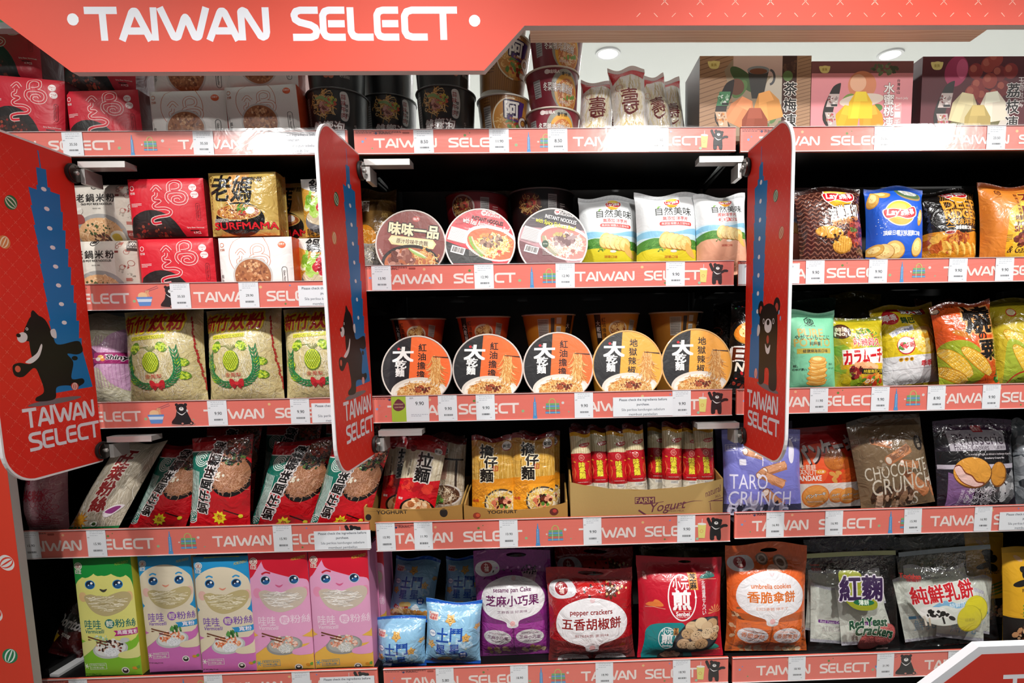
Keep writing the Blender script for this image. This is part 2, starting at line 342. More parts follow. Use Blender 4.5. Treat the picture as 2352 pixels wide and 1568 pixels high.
def slab(w, h, d, bul=.008, rad=.01, n=14, m=14, seed=0, wr=.0012, taper=0., topsoft=0.):
    """front face of a soft block; the front lies at y=0, its edge rolls back by rad"""
    u, v = gridxy(n, m); e = .04
    uu = np.where(u < .5, np.interp(u, [0, 1/n, .5], [0, rad/w, .5]), 1-np.interp(1-u, [0, 1/n, .5], [0, rad/w, .5])); vv = np.where(v < .5, np.interp(v, [0, 1/m, .5], [0, rad/h, .5]), 1-np.interp(1-v, [0, 1/m, .5], [0, rad/h, .5]))
    s, t = 2*uu-1, 2*vv-1; y = -bul*(1-s**4)*(1-t**4)+wrinkle(uu, vv, w, h, seed, wr, .3)*(1-s**8)*(1-t**8)
    ed = np.minimum(np.minimum(uu, 1-uu)*w, np.minimum(vv, 1-vv)*h); y = y+rad*.6*(1-np.sqrt(np.clip(1-(1-np.clip(ed/rad, 0, 1))**2, 0, 1)))
    x = s*w/2*(1-taper*vv)
    if topsoft: y = y+topsoft*np.clip((vv-.8)/.2, 0, 1)**2*d
    return Surf(np.stack([x, y, vv*h], 2))
def sides(mb, S, d, cl, cr=None, ct=None, cb=None, inset=.0):
    """close a front face to a block of depth d"""
    P = S.P; cr, ct, cb = cr or cl, ct or cl, cb or cl
    for edge, c, cx, cz in ((P[0], cl, inset, 0), (P[-1], cr, -inset, 0), (P[:, -1], ct, 0, -inset), (P[:, 0], cb, 0, inset)):
        B = edge.copy(); B[:, 1] = d; B += [cx, 0, cz]
        M = (edge+B)/2; M += [-np.sign(cx)*.002 if cx else 0, 0, 0]; G = Surf(np.stack([edge, M, B], 0)); fl = (G.N.mean((0, 1))*((edge.mean(0)+B.mean(0))/2-np.array([0, d/2, P[..., 2].mean()]))).sum() < 0
        mb.grid(G, c, fl)
    B = P.copy(); B[..., 1] = d; mb.grid(Surf(B), cl, True)

# ---------------------------------------------------------------- shelf levels (relative to the camera's height) and placing
RAIL = {(1, 1): (.473, .419), (1, 2): (.473, .419), (1, 3): (.473, .417), (2, 1): (.137, .076), (2, 2): (.170, .111), (2, 3): (.169, .111), (3, 1): (-.137, -.2), (3, 2): (-.136, -.201), (3, 3): (-.137, -.2),
        (4, 1): (-.445, -.514), (4, 2): (-.447, -.5195), (4, 3): (-.446, -.513), (5, 1): (-.8245, -.892), (5, 2): (-.827, -.895), (5, 3): (-.829, -.897)}
BAYX = {1: (-1.322, -.445), 2: (-.430, .447), 3: (.458, 1.335)}
LIP = .03
def board(row, bay): return RAIL[row, bay][0]-(LIP if (row, bay) != (5, 1) else .006)
ROWZ = (.44, .13, -.15, -.46, -.84)
def mid_y(y0, zb):
    """picture row half way down a thing standing on level zb"""
    k = min(range(5), key=lambda i: abs(ROWZ[i]-zb)); return (y0+(300, 620, 905, 1190, 1530)[k])/2
def span(x0, x1, y0, Y, zb, lean=0.):
    """real width and height of a thing seen between two picture columns and below a picture row, standing on zb at depth Y"""
    h = .15
    for _ in range(4): h = (at((x0+x1)/2, y0, Y+h*math.sin(lean))[2]-zb)/math.cos(lean)
    ym = mid_y(y0, zb); return at(x1, ym, Y)[0]-at(x0, ym, Y)[0], h
def place(o, cx, Y, zb, lean=0., yaw=0., roll=0., cy=None, X=None):
    """stand thing o on level zb, its front at depth Y"""
    R = Euler((-lean, roll, yaw), 'XYZ').to_matrix(); o.rotation_euler = (-lean, roll, yaw)
    pts = []
    def rec(q):
        if q.type == 'MESH': pts.extend(R @ Vector(c) for c in q.bound_box)
        for c in q.children: rec(c)
    rec(o)
    lo = []
    def rec2(q):
        if q.type == 'MESH':
            v = np.zeros(len(q.data.vertices)*3, np.float32); q.data.vertices.foreach_get('co', v); lo.append((v.reshape(-1, 3) @ np.array(R).T[:, 2]).min())
        for c in q.children: rec2(c)
    rec2(o)
    x = X if X is not None else at(cx, cy or 700, Y)[0]
    o.location = (x, Y, zb+CZ-min(lo)+.0004); return o
# ================================================================ the room
def shell(name, x0, x1, y0, y1, z0, z1, c, rough=.8):
    b = MB(); b.box(x0, x1, y0, y1, z0, z1, c); return structure(b.build(name, mat('paint_'+name, rough, bump=.05, bscale=60, col=c)))
shell('ceiling', -4.5, 6, -5, 7, ZCEIL, ZCEIL+.08, 'eef2f0')
shell('wall_back', -4.5, 6, 7, 7.1, -.0, ZCEIL, 'dfe3e2')
shell('floor', -4.5, 6, -5, 7, -.08, 0, 'cfcac2', .35)
GLOW = mat('lamp_diffuser', .5, col='fffdf8', emit=9)
WHITE = mat('white_plastic', .4, col='eceef0'); BLACK = mat('black_metal', .45, col='0b0b0c', spec=.4); ALU = mat('brushed_aluminium', .35, metal=.55, col='cfcdca', bump=.05, bscale=90, stretch=(1, 30, 30)); STEEL = mat('dark_steel', .25, metal=1, col='6a6460'); RUBBER = mat('black_rubber', .6, col='0d0d0d')
def downlight(x, y, label, grp):
    b = MB(); b.lathe([(.05, -.006), (.064, -.006), (.066, 0), (.066, .01)], 'eeeeee', 36); o = b.build('ceiling_light', WHITE); o.location = (x, y, ZCEIL-.001); tag(o, label, 'ceiling light', grp)
    b = MB(); b.lathe([(0, -.004), (.0505, -.004)], 'ffffff', 36); b.build('diffuser', GLOW, o)
downlight(.345, 1.735, 'round recessed ceiling light above the small noodle bags wrapped in white', 'recessed ceiling lights')
downlight(1.845, 1.755, 'round recessed ceiling light above the pink jelly box', 'recessed ceiling lights')
# ================================================================ shelving
unit = root('shelving_unit', 'black metal shelving unit carrying all the red edged shelves', 'shelving unit')
XB = (-1.335, -.4375, .4525, 1.345)
for i in range(3):
    b = MB(); b.box(XB[i]+.012, XB[i+1]-.012, .405, .415, .02, CZ+.475, '0c0c0d'); b.build('back_panel', BLACK, unit)
    if i: 
        b = MB(); b.box(XB[i]-.0115, XB[i]+.0115, .365, .43, .02, CZ+.47, '101010')
        for k in range(18): b.box(XB[i]-.003, XB[i]+.003, .3645, .366, .3+k*.09, .34+k*.09, '000')
        b.build('upright', BLACK, unit)
for x in (XB[0]-.013, XB[3]+.013): b = MB(); b.box(x-.001, x+.001, .0, .43, .02, CZ+.475, '0c0c0d'); b.build('side_panel', BLACK, unit)
for x in (XB[0], XB[3]):
    b = MB(); b.box(x-.0115, x+.0115, .3, .43, .02, CZ+.47, '101010'); b.build('upright', BLACK, unit)
b = MB(); b.box(XB[0], XB[3], .02, .43, .0, .12, '101010'); b.build('plinth', BLACK, unit)

# lettering drawn as strokes in units of the capital height
LET = {'T': ([[(0, .91), (.97, .91)], [(.53, .9), (.53, 0)]], .95), 'A': ([[(.1, 0), (.46, .84), (.5, .88), (.56, .88), (.6, .84), (.96, 0)], [(.3, .29), (.78, .29)]], .98),
       'I': ([[(.12, 0), (.12, 1)]], .22), 'W': ([[(.1, 1), (.45, .12), (.52, .1), (.58, .12), (.8, .66), (.84, .7), (.88, .66), (1.08, .12), (1.14, .1), (1.2, .12), (1.48, 1)]], 1.42),
       'N': ([[(.11, 0), (.11, .86), (.17, .9), (.25, .86), (.66, .14), (.74, .1), (.82, .14), (.85, .24), (.85, 1)]], 1.26),
       'S': ([[(.84, .91), (.3, .91), (.17, .87), (.11, .76), (.14, .63), (.26, .55), (.6, .46), (.73, .38), (.77, .27), (.73, .14), (.6, .09), (.04, .09)]], .87),
       'E': ([[(.77, .91), (.3, .91), (.17, .87), (.11, .76), (.11, .24), (.17, .13), (.3, .09), (.77, .09)], [(.26, .5), (.76, .5)]], .84),
       'L': ([[(.11, 1), (.11, .26), (.17, .13), (.3, .09), (.78, .09)]], .8), 'C': ([[(.8, .91), (.34, .91), (.18, .86), (.11, .73), (.11, .27), (.18, .14), (.34, .09), (.8, .09)]], .76)}
def letters(a, word, x, y, w, h, c, th=.2):
    """capital letters in a box: x, y = its top corner"""
    tot = sum(LET[ch][1] if ch != ' ' else .34 for ch in word); k = w/tot; px = 0
    for ch in word:
        if ch == ' ': px += .34; continue
        for st in LET[ch][0]:
            P = [(x+(px+q)*k, y+(1-r)*h) for q, r in st]; w_ = th*(h+k)/2*.95
            for i in range(len(P)-1):
                a.line(P[i:i+2], w_, c, dz=.0000015)
                if i: a.ell(P[i][0], P[i][1], w_/2, w_/2, c, dz=.0000015, n=16)
        px += LET[ch][1]
    a.z += a.STEP
def ball(a, x, y, rx, ry, c, c2='f2efe6', rot=20):
    a.ell(x, y, rx, ry, c, rot)
    for k in (-.55, 0, .55):
        cr, sr = math.cos(math.radians(rot)), math.sin(math.radians(rot)); P = [(k*rx*math.cos(t), ry*.93*math.sin(t)) for t in np.linspace(-1.5, 1.5, 9)]
        a.line([(x+u*cr-v*sr, y+u*sr+v*cr) for u, v in P], rx*.2, c2, taper=True)
def bear_wave(a, x, y, s, c='1d1a1c', sh=None):
    """plain standing black bear with a pale chest crescent, s = height"""
    X = lambda p: [(x+q*s, y+r*s) for q, r in p]
    a.line(X([(.16, .36), (.06, .12), (.02, .02)]), .13*s, c); a.line(X([(.5, .45), (.68, .36), (.8, .36)]), .12*s, c); a.ell(x+.8*s, y+.37*s, .06*s, .055*s, c); a.ell(x+.03*s, y+.04*s, .06*s, .06*s, c)
    a.blob(X([(.14, .4), (.2, .3), (.5, .34), (.56, .55), (.56, .98), (.42, .98), (.38, .82), (.3, .82), (.28, .98), (.13, .98), (.11, .7)]), c)
    a.ell(x+.24*s, y+.06*s, .075*s, .075*s, c); a.ell(x+.55*s, y+.14*s, .075*s, .075*s, c); a.ell(x+.39*s, y+.22*s, .215*s, .185*s, c, 15)
    a.ell(x+.37*s, y+.24*s, .085*s, .07*s, 'e9e6e4', 10); a.ell(x+.375*s, y+.215*s, .03*s, .02*s, '111')
    a.line(X([(.17, .37), (.27, .47), (.34, .51), (.42, .5), (.52, .46)]), .045*s, 'efeceb', taper=True)
def bear_sit(a, x, y, s, c='1d1a1c'):
    X = lambda p: [(x+q*s, y+r*s) for q, r in p]
    a.ell(x+.5*s, y+.97*s, .52*s, .09*s, 'b0746c'); a.blob(X([(.3, .3), (.62, .3), (.78, .6), (.85, .9), (.6, .98), (.1, .95), (.02, .85), (.2, .6)]), c)
    a.ell(x+.28*s, y+.07*s, .07*s, .07*s, c); a.ell(x+.66*s, y+.07*s, .07*s, .07*s, c); a.ell(x+.47*s, y+.22*s, .23*s, .2*s, c); a.ell(x+.47*s, y+.26*s, .1*s, .085*s, 'e9e6e4'); a.ell(x+.47*s, y+.22*s, .035*s, .025*s, '111')
    a.line(X([(.27, .38), (.4, .5), (.47, .53), (.54, .5), (.68, .38)]), .045*s, 'efeceb', taper=True)
    for q in (.47, .84): a.ell(x+q*s, y+.92*s, .1*s, .085*s, c); a.ell(x+q*s, y+.93*s, .05*s, .045*s, 'c98074')
def tower(a, x, y, h, c='4f94cb'):
    a.line([(x, y), (x, y+.16*h)], .03*h, c); a.rect(x-.03*h, y+.12*h, x+.03*h, y+.25*h, c)
    for k in range(9):
        t = y+(.24+.07*k)*h; w = (.062+.002*k)*h; a.poly([(x-w, t), (x+w, t), (x+w*.88, t+.075*h), (x-w*.88, t+.075*h)], c, .000002)
        a.ell(x, t+.03*h, .012*h, .02*h, 'dfeaf2')
    a.poly([(x-.085*h, y+.87*h), (x+.085*h, y+.87*h), (x+.1*h, y+h), (x-.1*h, y+h)], c)
def tote(a, x, y, h):
    w = .62*h; a.line(arc(x+w*.62, y+.34*h, .2*h, .3*h, 180, 360), .07*h, 'c0b36a')
    for k, c in enumerate(('6fae74', '5f9fcf', '63ad7c', 'cf6a5c', '5f9fcf')): a.rect(x-.01*h*k, y+.33*h+k*.135*h, x+w*1.3+.01*h*k, y+.33*h+k*.135*h+.115*h, c)
    for q in (.35, .95): a.line([(x+w*q, y+.33*h), (x+w*q, y+h)], .05*h, 'b9c39a')
def cup(a, x, y, h):
    a.line([(x+.26*h, y-.24*h), (x+.25*h, y+.05*h)], .035*h, 'd8dde0'); a.poly([(x, y+.08*h), (x+.5*h, y+.12*h), (x+.42*h, y+h), (x+.04*h, y+.97*h)], 'e0d67a'); a.ell(x+.25*h, y+.09*h, .26*h, .075*h, 'ece9e4', 4); a.line(arc(x+.22*h, y+.55*h, .09*h, .09*h, 0, 360), .025*h, 'd98a54')
def ricebowl(a, x, y, s):
    a.line([(x+.55*s, y+.05*s), (x+1.35*s, y-.28*s)], .03*s, '8a5a6a'); a.line([(x+.6*s, y+.12*s), (x+1.4*s, y-.16*s)], .03*s, '8a5a6a')
    for k in range(4): a.line(smooth([(x+.62*s+k*.06*s, y), (x+.58*s+k*.06*s, y+.2*s), (x+.64*s+k*.06*s, y+.4*s)], 3), .03*s, 'e8c48a')
    a.ell(x+.4*s, y+.36*s, .28*s, .24*s, 'e9c193'); a.poly([(x, y+.42*s), (x+s, y+.42*s), (x+.84*s, y+s), (x+.16*s, y+s)], '5b8fd0'); a.poly([(x+.04*s, y+.55*s), (x+.96*s, y+.55*s), (x+.9*s, y+.74*s), (x+.1*s, y+.74*s)], 'cfdcec')
RED = 'e5786b'
def strip_art(kind, H=62.):
    """the printed card of a rail, 880 x 62 units"""
    a = Art(880, H); a.STEP = .000003; a.base(RED); h = H/62; r = random.Random(5)
    def dots(pts):
        for (x, y, q, c) in pts: a.ell(x, y*h, q, q, c)
    dots([(19, 30, 3, '7d9fd0'), (26, 22, 1.6, '6a8dc4'), (40, 48, 2, '7f9f6a'), (146, 10, 3.4, 'eab38a'), (252, 15, 3.2, '63853f'), (263, 9, 1.4, '4f7a44'), (369, 42, 3.6, '93b98a'), (466, 24, 3.5, 'd9d3d0'), (660, 12, 3.4, 'e6bf86'), (728, 9, 2, '6f90c9'), (480, 46, 1.8, '8db38f'), (715, 54, 2.6, '6d8b4d')])
    if kind == 'a':
        a.micro(4, 2*h, 62, 2, '4b2c33', 3.5, 1.4, 3); a.micro(44, 3*h, 62, 2, '5d2a2c', 3.5, 1.2, 4); a.ell(50, 8*h, 3, 3, '3d3f66'); a.micro(56, 5*h, 52, 2, '54292c', 3.4, 1.3, 6); a.rrect(110, 5*h, 126, 10*h, 2, 'a5453a')
        letters(a, 'TAIWAN', 44, 22*h, 152, 25*h, 'f0e3de'); letters(a, 'SELECT', 213, 22*h, 146, 25*h, 'f0e3de')
        tower(a, 398, 8*h, 53*h); tote(a, 425, 12*h, 38*h); a.ell(420, 34*h, 2.4, 2.4, 'e9c9c0')
        letters(a, 'TAIWAN', 500, 22*h, 150, 25*h, 'f0e3de'); letters(a, 'SELECT', 664, 22*h, 134, 25*h, 'f0e3de')
        cup(a, 798, 16*h, 38*h); a.ell(797, 55*h, 3.6, 3.6, '9cc3a8'); bear_wave(a, 822, 5*h, 54*h, '1c1a1d')
    else:
        letters(a, 'TAIWAN', 62, 22*h, 150, 25*h, 'f0e3de'); letters(a, 'SELECT', 228, 22*h, 130, 25*h, 'f0e3de')
        ricebowl(a, 374, 16*h, 38*h); bear_sit(a, 428, 5*h, 54*h, '1c1a1d')
        letters(a, 'TAIWAN', 505, 22*h, 150, 25*h, 'f0e3de'); letters(a, 'SELECT', 672, 22*h, 134, 25*h, 'f0e3de'); tower(a, 838, 8*h, 53*h); cup(a, 856, 16*h, 34*h)
    return a
WHERE = {1: 'top shelf', 2: 'second shelf down', 3: 'third shelf down', 4: 'fourth shelf down', 5: 'lowest shelf'}
BAYN = {1: 'beside the big slanted bear panel', 2: 'between the two narrow bear panels', 3: 'past the bear panel with the standing bear'}
STR = {}
SHELF = {}
for (row, bay), (zt, zb) in RAIL.items():
    x0, x1 = BAYX[bay]; kind = 'b' if (row, bay) in ((2, 1), (3, 1), (5, 3)) else 'a'
    t = root('shelf', 'black %s, %s' % (WHERE[row], BAYN[bay]), 'shelf', 'shelves of the unit'); lp = zt-board(row, bay); t.location = ((x0+x1)/2, 0, zt-lp+CZ); SHELF[row, bay] = t; w = x1-x0; l0, l1 = lp, zb-zt+lp
    b = MB(); b.box(-w/2+.002, w/2-.002, .003, .36, -.018, 0, '111'); b.box(-w/2+.004, w/2-.004, .004, .02, l1+.002, -.018, '111'); b.build('board', BLACK, t)
    b = MB(); b.box(-w/2, w/2, -.003, .0025, l1, l0, 'd85a48'); b.box(-w/2, w/2, -.006, -.003, l1, l1+.0015, 'e9e4e4'); b.box(-w/2, w/2, -.006, -.003, l0-.001, l0, 'e6dada'); rail = b.build('price_rail', mat('rail_plastic', .35, .3, crough=.15), t)
    if (kind, row) not in STR:
        b = MB(); a = strip_art(kind, (l0-l1)/.877*880); S = plane(.877, l0-l1-.003); S.N[:] = (0, -1, 0); b.art(S, a); STR[kind, row] = b.build('printed_strip', STRIP, rail); s = STR[kind, row]
    else: s = bpy.data.objects.new('printed_strip', STR[kind, row].data); COL.objects.link(s); s.parent = rail
    s.location = (0, -.0034, l1+.0015)
    b = MB(); S = plane(w-.012, l0-l1+.003); b.grid(S, 'fff'); c = b.build('clear_cover', CLEAR, rail); c.location = (0, -.0062, l1+.001)
    b = MB()
    for sx in (-1, 1): b.prism([(0, 0), (.3, 0), (.3, -.02), (.2, -.012)], -.0015, .0015, '0c0c0c'); break
    o = b.build('shelf_bracket', BLACK, t); o.location = (-w/2+.006, .03, -.0185); o.rotation_euler = (0, 0, math.pi/2)
    o2 = bpy.data.objects.new('shelf_bracket', o.data); COL.objects.link(o2); o2.parent = t; o2.location = (w/2-.006, .03, -.0185); o2.rotation_euler = (0, 0, math.pi/2)
# ---------------------------------------------------------------- price tags and notices in the rails
NTAG = mat('tag_paper', .6, .1)
def price_tag(row, bay, xp, price, seen, W=43, tilt=0, big=False):
    zt, zb = RAIL[row, bay]; yb = -.0048; X = at(xp, 320 if row == 1 else 640 if row == 2 else 930 if row == 3 else 1220 if row == 4 else 1540, -.005)[0]; h = zt-zb-.004; w = W/955
    a = Art(W, h/w*W); H = a.H; a.base('e9ecf1')
    if big:
        a.rect(0, 0, 33, H, 'a9c53a'); a.blob([(4, 20), (16, 6), (30, 18), (28, 28), (16, 34), (6, 30)], '6b2a3c'); a.text('EVERYDAY', 17, 18, 21, 'f0d0a0'); a.text('LOW PRICE', 17, 25, 20, 'f0d0a0'); a.text(price, 64, 17, 19, '1a1a1e', b=.015); a.text('RM', 46, 5, 7, '222'); a.micro(44, 42, 38, 2, '99a', 3.4, 1)
    else:
        a.micro(W*.18, 3, W*.68, 3, 'a4aab4', 4.4, 1.0, int(xp)); a.text('RM', 4, 17, 4, '333'); a.text(price, W*.53, H*.52, W*.37, '22242a', b=.012)
        r = random.Random(int(xp)); x = W*.3
        while x < W*.74: l = r.choice((.5, .9, 1.3)); a.rect(x, H*.74, x+l, H*.81, '33363d'); x += l+r.choice((.5, .8))
        a.micro(W*.74, H*.9, W*.18, 1, '9298a4', 3, 1, 4)
    b = MB(); S = plane(w, h); S.N[:] = (0, -1, 0); b.art(S, a); b.box(-w/2, w/2, .00005, .0003, 0, h, 'e4e7ec')
    o = b.build('price_tag', NTAG); o.location = (X, yb, zb+.0022+CZ); o.rotation_euler = (0, math.radians(tilt), 0)
    return tag(o, ('price tag reading %s %s' % (price, seen)), 'price tag', 'price tags in the %s' % WHERE[row].replace(' in view', ''))
def notice(row, bay, x0, x1, seen, dy=0., lines=('Please check the ingredients before', 'purchase.', 'Sila periksa kandungan sebelum', 'membuat pembelian')):
    zt, zb = RAIL[row, bay]; yp = {1: 330, 2: 670, 3: 940, 4: 1240, 5: 1560}[row]; X0, X1 = at(x0, yp, -.005)[0], at(x1, yp, -.005)[0]; h = .047; w = X1-X0
    W = w*955; a = Art(W, h*955); a.base('eceff4')
    for t, y, f, bb in ((lines[0], 7, .84, .02), (lines[1], 18, .22, .02), (lines[2], 30, .76, .0), (lines[3], 41, .5, 0.)): a.text(t, W*.5, y, 132*f, '3a4456', b=bb)
    b = MB(); S = plane(w, h); S.N[:] = (0, -1, 0); b.art(S, a); b.box(-w/2, w/2, .00005, .0003, 0, h, 'e4e7ec')
    o = b.build('notice_card', NTAG); o.location = ((X0+X1)/2, -.0056, zb+.003+dy+CZ); return tag(o, 'white ingredient notice card %s' % seen, 'notice', 'ingredient notices in the rails')
for r_, b_, x_, p_, s_ in (
    (1, 1, 166, '35.50', 'in the top rail nearest the slanted bear panel'), (1, 1, 466, '35.50', 'in the top rail below the gap between white boxes'), (1, 1, 770, '8.50', 'half hidden behind the narrow bear panel in the top rail'),
    (1, 2, 973, '8.50', 'below the stack of black noodle cups'), (1, 2, 1146, '11.90', 'below the brown noodle cups'), (1, 2, 1281, '8.50', 'below the maroon noodle bowls'), (1, 2, 1513, '11.90', 'below the white wrapped noodle bundles'),
    (1, 3, 2030, '23.50', 'below the pink jelly box'), (1, 3, 2288, '23.50', 'below the dark lychee jelly box'),
    (2, 1, 411, '35.50', 'below the red noodle blocks'), (2, 1, 569, '29.90', 'below the white noodle block with orange side'),
    (2, 2, 876, '13.90', 'below the brown lidded bowl'), (2, 2, 1112, '12.90', 'below the red lidded bowl'), (2, 2, 1298, '12.90', 'below the grey lidded bowl'), (2, 2, 1551, '9.90', 'below the white potato chip bags'),
    (2, 3, 1872, '9.90', 'below the brown ridged chip bag'), (2, 3, 2016, '9.90', 'below the blue chip bag'), (2, 3, 2199, '9.90', 'below the black and orange chip bag'), (2, 3, 2306, '9.90', 'below the orange shrimp snack bag'),
    (3, 1, 498, '9.90', 'below the first rice noodle bag with pineapple'), (3, 1, 688, '9.90', 'beside the notice below the pineapple rice noodles'),
    (3, 2, 1028, '9.90', 'beside the green everyday price card'), (3, 2, 1115, '9.90', 'below the second orange and black lid'), (3, 2, 1341, '9.90', 'below the glossy third orange and black lid'), (3, 2, 1566, '9.90', 'below the fifth lid beside the notice card'),
    (3, 3, 1881, '11.90', 'below the green potato chip bag'), (3, 3, 2021, '9.90', 'below the yellow and red spicy chip bag'), (3, 3, 2150, '8.90', 'below the yellow bag with white base'), (3, 3, 2276, '9.90', 'below the orange corn snack bag'),
    (4, 1, 66, '15.90', 'in shade at the end panel below pink noodles'), (4, 1, 219, '15.90', 'below the vermicelli bag with the sun'), (4, 1, 648, '15.90', 'below the red and teal noodle bags'),
    (4, 2, 886, '10.90', 'below the front corner of the first carton tray'), (4, 2, 972, '11.90', 'below the middle of the first carton tray'), (4, 2, 1168, '10.90', 'below the tray of amber noodle packs'), (4, 2, 1361, '9.90', 'below the front corner of the yogurt carton'), (4, 2, 1576, '9.90', 'below the yogurt carton beside the printed drink cup'),
    (4, 3, 1780, '16.90', 'below the lilac rolled wafer pouch'), (4, 3, 1915, '16.90', 'below the red pancake pouch'), (4, 3, 2096, '15.90', 'below the brown chocolate roll pouch'), (4, 3, 2256, '16.90', 'below the purple cookie pouch'),
    (5, 2, 1021, '5.80', 'below the light blue star snacks'), (5, 2, 1192, '18.90', 'below the purple sesame bag'), (5, 2, 1388, '18.90', 'below the dark red cracker bag'), (5, 2, 1566, '18.90', 'below the red rice cracker bag'),
    (5, 3, 1830, '18.90', 'below the orange cookie bag'), (5, 3, 2033, '21.90', 'below the clear bag of red yeast crackers'), (5, 3, 2196, '21.90', 'below the clear bag with the cow'),
    (5, 1, 176, '15.90', 'below the green vermicelli bag'), (5, 1, 488, '15.90', 'below the blue vermicelli bags'), (5, 1, 690, '15.90', 'below the pink vermicelli bags')):
    price_tag(r_, b_, x_, p_, s_, tilt=random.Random(x_).uniform(-.6, .6))
price_tag(3, 2, 942, '9.90', 'on wide card with green corner', W=85, big=True)
notice(1, 1, 610, 738, 'in the glare of the top rail'); notice(2, 1, 685, 818, 'in the second rail by the panel edge'); notice(3, 1, 716, 846, 'in the rail below the rice noodles'); notice(3, 2, 1408, 1546, 'below the yellow and orange lids'); notice(4, 1, 722, 852, 'in the rail below the teal noodle bags'); notice(4, 3, 2292, 2425, 'at the end of the rail below the purple cookies'); notice(5, 1, 735, 860, 'in the lowest rail below the pink vermicelli'); notice(2, 3, 1695, 1835, 'behind the bear panel with the standing bear')
# ================================================================ side panels
def cross_pattern(a, W, H, step, c, w=.7, x0=0, mir=False):
    k = 0
    y = -W
    segs = []
    for sgn in (1, -1):
        for i in range(-2, int((W+H)/step)+3):
            for j in range(int((W+H)/step)*2):
                # crossing points of two diagonal families
                px, py = x0+(i-j)*step/2*1.0, (i+j)*step/2-W*.2
                if -3 < px < W+3 and -3 < py < H+3 and (sgn == 1):
                    segs.append((px, py))
    segs = [(x, y) for x, y in segs if 8 < x < W-6 and 8 < y < H-8 and all((x > 70 or abs(y-c) < 1e9 and not (d*(y-c) > 0 and math.hypot(x-70, y-c) > 62)) for c, d in ((70, -1), (620, 1)))]
    if mir: segs = [(W-x, y) for x, y in segs]
    for px, py in segs:
        for d in (1, -1): a.line([(px-3.5, py-3.5*d), (px+3.5, py+3.5*d)], w, c, dz=0)
        for d in (1, -1):
            qx, qy = px+step*.25, py+step*.25*d; a.line([(qx-2.5, qy-2.5*d), (qx+2.5, qy+2.5*d)], w*.8, c, dz=0)
    a.z += a.STEP
